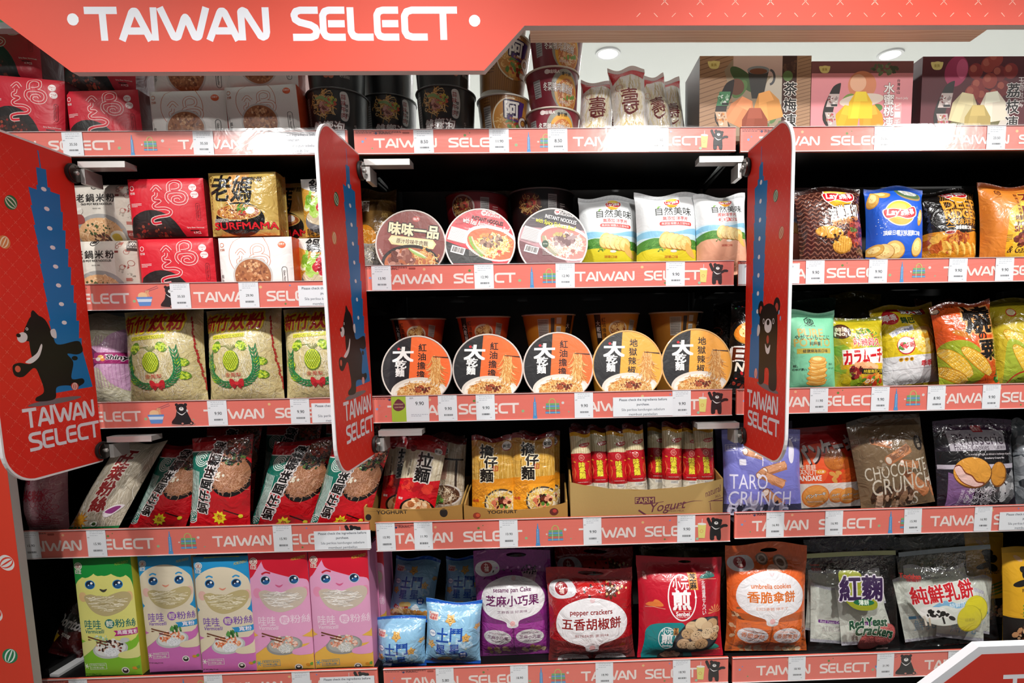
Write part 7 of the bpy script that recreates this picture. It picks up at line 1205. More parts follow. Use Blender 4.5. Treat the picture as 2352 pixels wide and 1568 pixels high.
kk = dict(name='snack_pouch', cat='snack pouch', win='C3', row=4, bay=3, t=.03, seal=.04, top=.12, pinch=.03, m=FILM, lean=.16)
mk_pillow(label='lilac rolled wafer pouch below the standing bear panel', x0=318, x1=866, y0=560, bg='7878c4', art=taro, roll=.02, Y=.055, sealc='6868ae', **kk)
def pancake(a):
    a.rect(800, 520, 1300, 680, '9a1418'); a.blob([(820, 700), (1000, 640), (1270, 700), (1280, 960), (820, 900)], 'd8401f'); a.blob([(830, 760), (960, 700), (1020, 800), (980, 900), (840, 900)], 'e8582a'); a.text('パンケーキ', 1030, 690, 410, '3a0c0c', 130, rot=-12, b=.06, arcd=20); a.text('パンケーキ', 1022, 680, 410, 'cfc8c4', 130, rot=-12, b=.06, arcd=20)
    a.ell(1075, 760, 82, 74, 'a5521c'); a.ell(1070, 755, 74, 66, 'b8651f'); a.fill(1072, 755, 60, 54, ['a8581c', 'c8762a'], 40, 3, (4, 9)); a.ell(1185, 800, 60, 62, 'a84a1a'); a.ell(1180, 880, 72, 64, 'c8501f'); a.fill(1180, 880, 58, 50, ['d8682a', 'b8441a'], 40, 4, (4, 9)); 
    for p, q, ro in ((1045, 850, 20), (1070, 870, -30), (1060, 895, 40), (1090, 845, 10)): a.ell(p, q, 24, 14, 'd89a4a', ro)
    a.text('花生煎餅', 870, 803, 130, 'f4dcc8', 40, b=.02); a.text('PEANUT', 870, 838, 140, 'f4e4d8', 32); a.text('PANDAKE', 890, 875, 160, 'f8f0ea', 34, b=.04); a.ell(968, 833, 34, 15, 'f0a03a'); a.text('4入裝', 968, 833, 44, 'fff'); a.rect(800, 912, 1300, 1300, 'e4d8d0')
    for p, q, r in ((935, 1000, 92), (1085, 1000, 60), (1165, 1005, 66), (1230, 1005, 40)): a.ell(p, q, r, r*.86, 'e8823a'); a.ell(p, q-4, r*.9, r*.76, 'f0a050'); a.text('パンケーキ', p, q-8, r*1.4, 'f8f0e8', rot=-10, b=.06, out='3a1408', ow=.05); a.text('PEANUT PANCAKE', p, q+r*.4, r*1.1, 'f8f0e8', b=.02)
mk_pillow(label='red and orange peanut pancake pouch between lilac and brown pouches', x0=800, x1=1275, y0=520, bg='c8341c', art=pancake, roll=-.02, Y=.105, sealc='8a1216', **kk)
def choco(a):
    a.line([(1228, 615), (1306, 610), (1306, 648), (1228, 652)], 3, 'a89a88', True); a.text('盛香珍', 1268, 630, 64, 'b5a898', 24); roll_(a, 1440, 660, 60, 22, 20, '6a4632', '4a3020'); roll_(a, 1535, 745, 85, 32, -22, '7d5640', 'c8b8a8'); roll_(a, 1600, 820, 60, 24, 15, '9a6a48'); roll_(a, 1640, 960, 100, 36, 48, 'b5744a', '6a3a20'); roll_(a, 1760, 1000, 60, 26, 70, '8a5a3c')
    a.text('CHOCOLATE', 1510, 845, 430, 'c9bfae', 90, rot=-3, b=0); a.text('CRUNCH', 1545, 945, 430, 'c9bfae', 110, rot=-2, b=0); a.text('ROLLS', 1500, 1055, 290, 'c9bfae', 90, b=0); a.text('2025.02.12 N', 1612, 870, 110, '2a2018'); a.ell(1695, 690, 34, 52, '241c16'); a.vtext('爆漿', 1695, 672, 30, 36, 'a89a88'); a.fill(1470, 1040, 150, 60, ['8a6a50', 'b09078', '5a402e', '3a281c'], 40, 3, (14, 34), rot=.1, lng=(1.5, 2.6)); a.fill(1400, 800, 40, 60, ['8a7a66', '9f8f7a'], 5, 4, (8, 18)); a.text('CRUNCH', 1545, 945, 430, 'c9bfae', 110, rot=-2, b=0)
mk_pillow(label='brown chocolate roll pouch leaning sideways', x0=1255, x1=1765, y0=485, bg='6f5a42', art=choco, roll=-.13, Y=.055, sealc='4f4230', dx=2, **{**kk, 'm': GLOSS})
def patis(a):
    a.rect(1780, 480, 2330, 560, '3a1f3a'); a.poly([(1850, 555), (2250, 560), (2248, 690), (1855, 690)], 'a8a2aa'); a.text('Pâtisserie', 2058, 615, 350, '3a2a3a', 74, b=0); a.text('French Cookies', 1998, 668, 230, '3a2a3a', 40); a.text('法國薄餅', 2195, 672, 95, '3a2a3a'); a.rrect(2035, 530, 2108, 572, 6, 'a8323a'); a.text('盛香珍', 2070, 552, 60, 'e8d0c8', 24); a.rect(1780, 692, 2330, 780, '120f12'); a.text('Is woman so fragile, so delicate is hamburger of paradise', 2130, 715, 330, 'c9c0c4', 18); a.text('Strawberry Creamy Flat', 2145, 741, 150, 'e0d8dc', b=.02); a.rect(1780, 780, 2330, 810, 'b9b0bc')
    a.fill(2190, 930, 130, 110, ['6a6a6c', '9a9a9c', '48484a', 'c0c0c2'], 60, 3, (20, 50)); a.poly([(1830, 830), (2000, 900), (1990, 1090), (1820, 1090)], '7d5a88'); a.strands(2040, 1000, 110, 70, ['d8d4da', 'a8a0ac', 'efecf0'], 90, 5, 4, 40, 1.); a.text('PÂTISSERIE', 1905, 1010, 130, 'd8c8dc', rot=-80)
    a.ell(2165, 850, 62, 86, '7a4a1c', 10); a.ell(2162, 846, 56, 78, 'c8862f', 10); a.ell(1985, 835, 128, 105, '6a3f18'); a.ell(1983, 830, 124, 98, 'd8963a'); a.blob([(1865, 800), (1900, 780), (1935, 830), (1975, 850), (2010, 890), (2060, 900), (2040, 925), (1980, 930), (1900, 890)], '7a3a20', 4); a.blob([(1866, 808), (1900, 790), (1930, 838), (1970, 858), (2005, 898), (2050, 908), (2030, 922), (1980, 924), (1905, 886)], 'e0b8b0', 4)
mk_pillow(label='dark purple cookie pouch with halved biscuit print', x0=1775, x1=2325, y0=485, bg='201a24', art=patis, roll=.0, Y=.06, sealc='4a2a4a', **{**kk, 'm': GLOSS})
mk_pillow(label='silver grey pouch cut by the picture edge beside the purple cookie pouch', x0=2312, x1=2480, y0=480, bg='5a6066', art=lambda a: a.fill(a.o[0]+a.W*.3, a.o[1]+a.H*.6, a.W*.3, a.H*.3, ['8a9096', '3a4046', 'a8adb2'], 40, 2, (20, 50)), Y=.075, sealc='6a7076', **{**kk, 'm': GLOSS})
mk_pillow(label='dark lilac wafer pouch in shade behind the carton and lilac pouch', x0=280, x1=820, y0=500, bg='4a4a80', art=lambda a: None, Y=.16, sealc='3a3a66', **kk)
# ================================================================ lowest shelf in view
def vermicelli(v):
    hair, face, cloth, sl, arm = {'g': ('0f8a35', 'dcd87a', '7cb82a', '14706a', 'd8d68a'), 'b': ('1a8cc4', 'd9cdb4', 'c66ab0', '7a4fa8', 'dccfb2'), 'p': ('d0102f', 'e09fc4', 'e2b04a', 'f0d4e4', 'e09ac4')}[v]
    def f(a):
        x, y, W, H = a.o[0], a.o[1], a.W, a.H; k = W/530; X = lambda q: x+(q-695)*k; Y = lambda q: y+(q-430)*k
        a.rect(x, y, x+W, Y(1010), hair)
        if v == 'g':
            a.blob([(X(720), Y(760)), (X(755), Y(690)), (X(800), Y(650)), (X(870), Y(600)), (X(930), Y(640)), (X(1035), Y(615)), (X(1090), Y(645)), (X(1140), Y(630)), (X(1195), Y(690)), (X(1222), Y(760)), (x+W+10, Y(900)), (x+W+10, Y(1010)), (x-10, Y(1010)), (x-10, Y(880))], face, 4)
            for p in (830, 985, 1110): a.blob([(X(p-90), Y(600)), (X(p), Y(655 if p != 985 else 640)), (X(p+80), Y(600)), (X(p), Y(560))], hair, 4)
        elif v == 'b': a.ell(X(958), Y(805), 262*k, 240*k, face, n=48); a.rect(X(x-999), Y(990), X(x-998), Y(991), face); a.poly([(X(780), Y(940)), (X(1130), Y(940)), (x+W, Y(1020)), (x, Y(1020))], face)
        else: a.blob([(X(760), Y(680)), (X(835), Y(560)), (X(842), Y(570)), (X(880), Y(630)), (X(1040), Y(690)), (X(1180), Y(720)), (x+W+10, Y(800)), (x+W+10, Y(1020)), (x-10, Y(1020)), (x-10, Y(760))], face, 5)
        a.rect(x, Y(1005), x+W, y+H, face)
        for q in (862, 1085): 
            p = X(q); a.ell(p, Y(715), 41*k, 40*k, '2f86c4' if v != 'p' else 'a8c4dc'); a.ell(p, Y(715), 34*k, 34*k, '0d1f3a'); a.ell(p+3*k, Y(728), 26*k, 16*k, '1f5a94'); a.ell(p+13*k, Y(702), 10*k, 10*k, 'f0f4f8'); a.ell(p-12*k, Y(718), 5*k, 5*k, 'f0f4f8')
            if v == 'b': a.line(smooth([(p-28*k, Y(660)), (p, Y(645)), (p+30*k, Y(658))], 4), 14*k, '2f8fc4')
        if v == 'p': a.line(smooth([(X(835), Y(662)), (X(870), Y(645)), (X(905), Y(655))], 4), 15*k, 'c01830')
        a.line(smooth([(X(938), Y(755)), (X(968), Y(772)), (X(998), Y(755))], 4), 22*k if v == 'g' else 16*k, '3a3a32' if v == 'g' else 'd88a70' if v == 'b' else 'd05a88', taper=True)
        for q in (790, 1165): a.ell(X(q), Y(825), 36*k, 44*k, tuple(np.array(lin(face))*.6+np.array(lin('e0708a'))*.4), n=20)
        hp = [(800, 830), (850, 800), (900, 812), (965, 832), (1040, 800), (1120, 780), (1170, 800), (1175, 860), (1120, 940), (1010, 990), (930, 990), (850, 940)]; hp = [(X(p), Y(q)) for p, q in hp]; a.blob(hp, 'b8a878' if v != 'p' else 'c8b8a8', 5); cl = ['cfc4a0', 'e6dcc0', 'a89a70', 'f2ead4', 'bdb08a'] if v != 'p' else ['e8e2dc', 'd0c8c0', 'f4f0ec', 'b5aca4']
        r = random.Random(7)
        for _ in range(150):
            px_, py_ = X(r.uniform(830, 1140)), Y(r.uniform(822, 955)); t = (py_-Y(800))/k; half = (170 if t < 70 else 170-(t-70)*.9)*k
            if abs(px_-X(985)) < half-40*k: a.line(smooth([(px_-38*k, py_+r.uniform(-12, 8)*k), (px_, py_+r.uniform(-9, 9)*k), (px_+38*k, py_+r.uniform(-14, 6)*k)], 3), 5*k, r.choice(cl), dz=.0000012)
        ex = (0, 0); a.text('哇哇', X(850), Y(1070), 140*k, sl, 82*k, b=.01); a.ell(X(992), Y(1065), 40*k, 42*k, sl if v != 'b' else '8a4fb0'); a.text('輕', X(992), Y(1065), 58*k, face if v != 'g' else 'e8ecd8', b=.02); a.text('粉絲', X(1120), Y(1060), 165*k, sl, 74*k, b=.01); a.text('Vermicelli', X(860), Y(1133), 160*k, sl, 34*k, b=.02, skew=.2)
        if v != 'p': a.poly([(X(1018), Y(1128)), (X(1222), Y(1112)), (X(1222), Y(1165)), (X(1020), Y(1178)), (X(1040), Y(1152))], 'b01f78' if v == 'g' else '2a8cc4'); a.text('高纖寬粉' if v == 'g' else '寬粉', X(1128), Y(1143), (160 if v == 'g' else 100)*k, 'f4e8f0', 40*k, b=.02)
        a.poly([(x, Y(1195)), (X(780), Y(1225)), (X(1150), Y(1225)), (x+W, Y(1170)), (x+W, y+H), (x, y+H)] if v != 'p' else [(x, Y(1320)), (X(900), Y(1300)), (x+W, Y(1280)), (x+W, y+H), (x, y+H)], cloth)
        if v == 'p': a.poly([(x, Y(1150)), (X(770), Y(1200)), (x, Y(1230))], cloth); a.poly([(x+W, Y(1160)), (X(1120), Y(1215)), (x+W, Y(1240))], cloth)
        a.ell(X(975), Y(1295), 145*k, 85*k, 'b9bbb9' if v != 'p' else '8f8f8c', -8, 36); a.ell(X(975), Y(1288), 128*k, 70*k, 'd6d8d4' if v != 'p' else 'a8a8a4', -8, 36); a.ell(X(1100), Y(1215), 36*k, 22*k, 'c0c2be') if v == 'g' else None
        a.fill(X(975), Y(1270), 112*k, 62*k, {'g': ['3a2018', 'e8e4dc', 'c8a48a', '5a3a2a', 'dcd8d0', '24201c', '7a2a20'], 'b': ['d8825a', 'e8a880', 'c85a34', 'f0d8c8', 'e07a4a'], 'p': ['e8a890', 'f0c8b8', 'd88a70', 'e0d4c8', 'c87a5a']}[v], 90, 3, (9*k, 20*k)); a.ell(X(985), Y(1320), 62*k, 40*k, 'dfe2e6' if v != 'p' else 'c8c4b8', 0); a.strands(X(985), Y(1318), 54*k, 34*k, ['f2f4f6', 'c4c8cc'], 40, 5, 4*k, 30*k, .9)
        if v == 'b': a.fill(X(1010), Y(1190), 60*k, 26*k, ['3f7a3a', '5a9a4a', '2a5a28'], 16, 8, (12*k, 24*k), rot=1.2, lng=(.35, .6))
        if v == 'g': a.fill(X(900), Y(1200), 60*k, 50*k, ['a8c8a0', '8ab88a', 'cfe0c8'], 26, 9, (8*k, 16*k))
        for q in (1180, 1205): a.line([(X(800), Y(q)), (X(960), Y(q+52))], 12*k, '6a3a20')
        a.blob([(x-8, Y(1290)), (X(760), Y(1230)), (X(850), Y(1210)), (X(865), Y(1250)), (X(800), Y(1320)), (x-8, Y(1390))], arm, 5); a.blob([(x+W+8, Y(1245)), (X(1150), Y(1300)), (X(1050), Y(1330)), (X(1040), Y(1370)), (X(1120), Y(1385)), (x+W+8, Y(1365))], arm, 5)
        for t in (0, 60, 120): a.line([(X(757)-24*k*math.cos(math.radians(t)), Y(1452)-26*k*math.sin(math.radians(t))), (X(757)+24*k*math.cos(math.radians(t)), Y(1452)+26*k*math.sin(math.radians(t)))], 6*k, 'e6ecdc' if v != 'p' else '5aa0b0')
        c2 = 'e6ecdc' if v != 'p' else '4a8fa0'; a.line([(X(788), Y(1428)), (X(926), Y(1422)), (X(926), Y(1478)), (X(788), Y(1484))], 3*k, c2, True); a.text('多道低冷凍技術', X(856), Y(1440), 120*k, c2, 18*k); a.text('口感更Q彈!', X(850), Y(1465), 110*k, c2, 20*k)
        a.ell(X(1072), Y(1498), 32*k, 32*k, 'dcdcd4'); a.ell(X(1072), Y(1500), 24*k, 24*k, '1c1c1a'); a.ell(X(1072), Y(1492), 14*k, 10*k, 'dcdcd4'); a.ell(X(1150), Y(1480), 20*k, 14*k, 'c88a2a', 20); a.ell(X(1180), Y(1472), 18*k, 14*k, '5a9a3a', -20); a.text('NET WT.200g (7.1oz)', X(795), Y(1530), 140*k, '2a3a1a', b=.02)
        a.poly([(X(822), Y(447)), (X(1112), Y(440)), (X(1125), Y(462)), (X(965), Y(456)), (X(820), Y(476))], 'c8d42a' if v != 'p' else 'ead0d4'); a.text('專忘持業 HACCP / ISO 22000 品業驗證', X(968), Y(456), 250*k, '2a5a2a' if v != 'p' else '8a2a3a', 14*k); a.line(arc(X(775), Y(552), 30*k, 30*k, 0, 360), 6*k, 'ddd8cc'); a.ell(X(775), Y(552), 22*k, 22*k, 'ddd8cc'); a.text('正', X(775), Y(552), 28*k, '8a2a2a', b=.06); a.text('日正', X(775), Y(602), 52*k, 'e6e0d6', 32*k, b=.05); a.text('MORE ENERGY', X(1128), Y(530), 112*k, 'c8b83a' if v != 'g' else '8fb83a', 24*k, rot=-12, skew=.3)
    return f
def vbag(label, win, x0, x1, y0, v, group, yaw=0., roll=0., Y=.012, side_l=None, d=.075):
    c = {'g': '0f8a35', 'b': '1a8cc4', 'p': 'd0102f'}[v]; s = {'g': 'c8c03a', 'b': 'cfc2a6', 'p': 'd88ab4'}[v]
    r = mk_slab('vermicelli_bag', 'vermicelli bag', label, win, x0, x1, y0, 5, 1, c, vermicelli(v), s, d=d, group=group, Y=Y, roll=roll, yaw=yaw, m=PAPER, bul=.006, rad=.004, wr=.0011, side_l=side_l, mm=20)
    h, w, d = r['h'], r['w'], r['d']; b = MB(); S = Surf(np.stack([np.array([[(-w/2+.003, 0, 0), (-w/2+.003, .02, .004), (-w/2+.003, .045, .001)], [(0, .002, 0), (0, .022, .0035), (0, .046, .001)], [(w/2-.003, 0, 0), (w/2-.003, .02, .004), (w/2-.003, .045, .001)]])[:, :, i] for i in range(3)], 2)+np.array([0, .004, h-.0005])); b.grid(S, c); b.grid(Surf(S.P-[0, 0, .0006], -S.N), c); b.build('folded_top', PAPER, r); return r
gv = vbag('green and yellow vermicelli bag with a face, first in the row', 'D1', 697, 1222, 432, 'g', 'green vermicelli bags', yaw=-.02, side_l='b8b038')
again(gv, 'green and yellow vermicelli bag behind the front green one', dX=.004, dY=.09, dZ=.0, yaw=.06)
G = 'blue vermicelli bags'
bv = vbag('blue vermicelli bag with a face, beside the green bag', 'D1', 1290, 1768, 420, 'b', G, Y=.02, roll=-.01); bv2 = vbag('blue vermicelli bag with a face, beside the pink bag', 'D1', 1775, 2275, 432, 'b', G, Y=.012)
again(bv, 'blue vermicelli bag standing behind the first blue one', dY=.09, dX=.005)
G = 'pink vermicelli bags'
pv = vbag('pink vermicelli bag with red hair print, beside the blue bag', 'D2', -25, 505, 385, 'p', G, Y=.012); pv2 = vbag('pink vermicelli bag with red hair print, last in the row', 'D2', 512, 1045, 368, 'p', G, Y=.012)
again(pv2, 'pink vermicelli bag standing behind the last one', dX=.012, dY=.09, yaw=-.03); again(pv, 'pink vermicelli bag standing behind the first pink one', dX=.004, dY=.09, yaw=.02)
# ---- dark corner beside the end panel
def dorito(a):
    x, y, W, H = a.o[0], a.o[1], a.W, a.H; a.rect(x, y, x+W, y+H*.4, '2a0f10'); a.blob([(x+W*.1, y+H*.45), (x+W*.5, y+H*.38), (x+W*.95, y+H*.5), (x+W*.6, y+H*.62), (x+W*.2, y+H*.6)], '0f0d0e', 4); a.text('Doritos', x+W*.5, y+H*.5, W*.85, 'c9c4c4', H*.14, rot=8, b=.05, skew=.2); a.text('치즈맛', x+W*.5, y+H*.68, W*.3, 'f0ece8', b=.05, rot=10); a.poly([(x+W*.05, y+H*.66), (x+W*.3, y+H*.7), (x+W*.14, y+H*.82)], 'e8b82a'); a.poly([(x+W*.02, y+H*.64), (x+W*.2, y+H*.65), (x+W*.1, y+H*.74)], 'f0e2b0')
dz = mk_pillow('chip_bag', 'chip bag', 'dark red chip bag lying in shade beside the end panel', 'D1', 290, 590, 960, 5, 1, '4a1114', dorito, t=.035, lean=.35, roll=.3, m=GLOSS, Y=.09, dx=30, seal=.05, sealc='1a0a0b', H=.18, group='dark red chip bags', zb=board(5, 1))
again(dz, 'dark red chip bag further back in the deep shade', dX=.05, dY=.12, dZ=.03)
r = root('shelf_divider', 'black rail with pale strip lying askew beside the green vermicelli bag', 'shelf divider'); b = MB(); b.box(-.005, .005, 0, .24, .0, .02, '0d0d0e'); b.box(-.012, -.005, 0, .24, .0, .012, '151515'); b.build('rail', BLACK, r); b = MB(); b.box(.0055, .03, 0, .2, .0, .006, 'c9ccc8'); b.build('strip', WHITE, r)
p = at(112, 1500, .03); r.location = (p[0], .02, board(5, 1)+CZ+.0005); r.rotation_euler = (0, 0, -.12)
# ---- pale blue star snacks
def star(a, x, y, r, rot=0):
    P = [(x+(r if i % 2 == 0 else r*.62)*math.cos(rot+i*math.pi/5), y+(r if i % 2 == 0 else r*.62)*math.sin(rot+i*math.pi/5)) for i in range(10)]; a.blob(P, 'b5823a', 2); a.blob([(x+(p-x)*.9, y+(q-y)*.9-1) for p, q in P], 'ddae62', 2)
    for s_ in (-.25, .25): a.ell(x+s_*r, y-r*.1, r*.07, r*.09, '5a3414')
    a.line(smooth([(x-r*.2, y+r*.15), (x, y+r*.28), (x+r*.2, y+r*.15)], 3), r*.08, '5a3414')
def tudou(a):
    x, y, W, H = a.o[0], a.o[1], a.W, a.H; k = W/520; X = lambda q: x+(q-1515)*k; Y = lambda q: y+(q-835)*k
    for i in range(14): r = random.Random(i+3); a.ell(X(r.uniform(1540, 2010)), Y(r.uniform(930, 1300)), 11*k, 11*k, ('c4e0f0', 'd8e6c8')[i % 2])
    a.text('NS', X(1900), Y(1180), 150*k, 'b4d8ee', 110*k, b=.04); star(a, X(1760), Y(975), 55*k, .3); star(a, X(1915), Y(1130), 46*k, 1.); star(a, X(1580), Y(1200), 44*k, .1); star(a, X(2010), Y(1050), 30*k, .5)
    a.rrect(X(1545), Y(925), X(1640), Y(992), 10*k, 'ece6e2'); a.text('Torishan', X(1592), Y(948), 84*k, 'c83a2a', 26*k, b=.05); a.text('福義軒', X(1592), Y(976), 80*k, 'c83a2a', 26*k, b=.04); a.ell(X(1590), Y(1100), 36*k, 32*k, '2a5aa8'); a.ell(X(1590), Y(1100), 32*k, 28*k, 'e8eef4'); a.text('非油炸', X(1590), Y(1100), 50*k, '2a4a98', b=.03)
    for ch, p, q, w in (('土', 1690, 1105, 118), ('鬥', 1822, 1098, 112), ('星', 1675, 1238, 92), ('星', 1808, 1232, 96)): a.text(ch, X(p), Y(q), w*k, '1a4aa4', w*1.0*k, b=.035)
    a.ell(X(1885), Y(1300), 40*k, 42*k, '1d4fa8'); a.text('海苔', X(1885), Y(1285), 52*k, 'e8eef6', b=.03); a.text('椒鹽', X(1885), Y(1318), 46*k, 'e8eef6', b=.03)
    a.ell(X(1690), Y(1355), 50*k, 36*k, 'dcb86a'); a.ell(X(1740), Y(1345), 40*k, 30*k, 'e6c67c'); a.blob([(X(1780), Y(1400)), (X(1820), Y(1345)), (X(1845), Y(1340)), (X(1880), Y(1395)), (X(1850), Y(1415))], 'e9edf0'); a.line(smooth([(X(1580), Y(1370)), (X(1660), Y(1400)), (X(1750), Y(1385))], 5), 44*k, 'c02a24'); a.text('馬鈴薯含量30%', X(1668), Y(1388), 150*k, 'f2dcd4', 22*k, b=.03, rot=4)
    a.fill(X(1760), Y(1470), 240*k, 70*k, ['d8a25a', 'e6bd80', 'c48a44', 'f0d2a0', 'b0763a'], 70, 4, (24*k, 48*k))
kk = dict(name='snack_bag', cat='snack bag', row=5, bay=2, seal=.06, pinch=.06, bg='8fc0e0', art=tudou, m=GLOSS, group='pale blue star snack bags', sealc='1c5cc0', botc='1c5cc0', wr=.003)
t1_ = mk_pillow(label='pale blue star snack bag in front, beside the purple sesame bag', win='D2', x0=1515, x1=2035, y0=838, t=.04, lean=.1, roll=.05, Y=.056, **kk)
t2_ = mk_pillow(label='pale blue star snack bag in front, beside the pink vermicelli', win='D2', x0=1085, x1=1545, y0=985, t=.04, lean=.1, roll=.02, Y=.056, **kk)
t3_ = mk_pillow(label='pale blue star snack bag behind, higher, beside the pink vermicelli', win='D2', x0=1190, x1=1610, y0=455, t=.035, lean=.3, roll=.12, Y=.135, zb=board(5, 2)+.075, H=.17, **kk)
t4_ = again(t3_, 'pale blue star snack bag behind, higher, beside the purple sesame bag', dX=.148, dY=.012, dZ=-.008, roll=.05)

# ---- clear fronted bags with handles
def kyufu(eng, zh, sub, main, ink, pk, deco, X0, W0, Y0):
    def f(a):
        X = lambda q: a.o[0]+(q-0)*a.W; Y = lambda q: a.o[1]+q*a.W
        a.rect(a.o[0], Y(.78), X(1), Y(1.5), tuple(v*.55 for v in lin(pk))); a.blob([(X(.02), Y(.2)), (X(.08), Y(.14)), (X(.25), Y(.13)), (X(.33), Y(.2)), (X(.3), Y(.28)), (X(.12), Y(.31)), (X(.03), Y(.27))], 'd8d4d8'); a.ell(X(.165), Y(.21), a.W*.075, a.W*.065, '9a1a24'); a.text('九', X(.165), Y(.185), a.W*.06, 'f0d8d0', b=.03); a.text('福', X(.165), Y(.23), a.W*.055, 'f0d8d0', b=.03)
        deco(a, X, Y)
        for i, (cx, cy) in enumerate(((.29, 1.06), (.72, 1.07))):
            a.poly([(X(cx-.2), Y(cy-.2)), (X(cx+.2), Y(cy-.2)), (X(cx+.21), Y(cy+.26)), (X(cx-.21), Y(cy+.26))], pk); a.ell(X(cx), Y(cy-.01), a.W*.185, a.W*.105, 'e6e2e4', 6); a.text(eng, X(cx), Y(cy-.065), a.W*.22, ink, rot=6, b=.01); a.text(zh, X(cx), Y(cy-.005), a.W*.28, ink, rot=6, b=.015); a.text(sub, X(cx), Y(cy+.05), a.W*.16, ink, rot=6); a.fill(X(cx), Y(cy+.17), a.W*.18, a.W*.07, ['d8b48a', 'c09a6a', 'e8cca8', 'a87c50'], 9, i+3, (a.W*.03, a.W*.05), lng=(.8, 1.))
        P = [(.09, .66), (.1, .5), (.2, .38), (.4, .31), (.6, .31), (.8, .38), (.92, .52), (.92, .66), (.82, .76), (.6, .82), (.57, .9), (.5, .92), (.43, .9), (.4, .83), (.2, .77)]; a.blob([(X(p), Y(q)) for p, q in P], 'eae7ea', 4)
        a.text(eng, X(.5), Y(.46), a.W*.5, ink, rot=0, b=.03); a.text(zh, X(.5), Y(.58), a.W*.7 if len(zh) > 4 else a.W*.6, ink, a.W*.125, b=.035); a.text(sub, X(.5), Y(.71), a.W*.4, ink, a.W*.035); a.ell(X(.5), Y(.86), a.W*.035, a.W*.035, 'f0b8b8'); a.ell(X(.52), Y(.33), a.W*.03, a.W*.025, 'e8c8cc')
    return f
kk = dict(name='snack_bag', cat='snack bag', row=5, win='D3', t=.045, seal=.04, top=.2, pinch=.05, lean=.12, m=GLOSS, group='handled snack bags with white bubble print', wr=.003, mm=24, n=20)
def deco_s(a, X, Y):
    a.poly([(X(.62), Y(.27)), (X(.83), Y(.25)), (X(.8), Y(.38)), (X(.68), Y(.4))], 'b08a98'); a.fill(X(.72), Y(.24), a.W*.11, a.W*.05, ['1a1018', '2a1a26'], 40, 3, (a.W*.012, a.W*.02), lng=(.3, .5)); a.fill(X(.5), Y(.3), a.W*.4, a.W*.07, ['1a1018'], 12, 5, (a.W*.014, a.W*.022), lng=(.3, .5))
    for i in range(5): a.ell(X(.3+i*.14), Y(.22), a.W*.015, a.W*.015, 'd88ad0')
def hole(x, y, rx, ry): return [[(x+rx*math.cos(t), y+ry*math.sin(t)) for t in np.linspace(0, 2*math.pi, 18, False)]]
pu = mk_pillow(label='purple sesame pan cake bag with handle hole', bay=2, x0=-312, x1=402, y0=385, bg='862a7e', art=kyufu('sesame pan Cake', '芝麻小巧果', '芝麻香溢 好美味', '862a7e', '6a1f5a', 'a03a98', deco_s, 0, 0, 0), roll=-.01, Y=.09, holes=hole(85, 432, 95, 20), sealc=None, **kk)
def deco_p(a, X, Y):
    for (p, q, r, c) in ((.74, .24, .09, '5a2a14'), (.6, .19, .07, '7a2a20'), (.86, .88, .05, '6a3014')):
        for i in range(8): t = i*math.pi/4; a.ell(X(p)+a.W*r*.55*math.cos(t), Y(q)+a.W*r*.55*math.sin(t), a.W*r*.48, a.W*r*.2, c, math.degrees(t))
    a.rrect(X(.35), Y(.16), X(.68), Y(.28), a.W*.04, 'c8201f'); a.fill(X(.6), Y(.22), a.W*.35, a.W*.08, ['d8a060', '3a1510', 'e8c890'], 14, 4, (a.W*.012, a.W*.022), lng=(.9, 1.))
pe = mk_pillow(label='dark red pepper cracker bag with folded handle', bay=2, x0=345, x1=1145, y0=535, bg='a8141c', art=kyufu('pepper crackers', '五香胡椒餅', '輕辣酥脆 更夠味', 'a8141c', '8a1a1c', '8f3434', deco_p, 0, 0, 0), roll=-.01, Y=.06, holes=hole(760, 580, 120, 22), **{**kk, 'top': .14})
def deco_o(a, X, Y):
    for (p, q, r) in ((.44, .18, .075), (.66, .22, .09)): a.ell(X(p), Y(q), a.W*r, a.W*r*.85, '8a6a58', 20); a.ell(X(p), Y(q), a.W*r*.75, a.W*r*.62, 'c9b0a0', 20); a.ell(X(p), Y(q), a.W*r*.5, a.W*r*.4, '7a5a4a', 20)
    a.ell(X(.55), Y(.3), a.W*.08, a.W*.06, 'e8b8a0'); a.fill(X(.08), Y(.9), a.W*.08, a.W*.2, ['8a5a3a', 'c8a480', '5a3420'], 16, 4, (a.W*.02, a.W*.04))
kk['win'] = 'D4'
mk_pillow(label='orange umbrella cookie bag with handle hole', bay=2, x0=-345, x1=415, y0=325, bg='e2642a', art=kyufu('umbrella cookies', '香脆傘餅', '口口香脆 停不了', 'e2642a', 'd8702a', 'e8702f', deco_o, 0, 0, 0), roll=.03, Y=.065, holes=hole(60, 395, 80, 18), **{**kk, 'top': .16})
kk['win'] = 'D3'
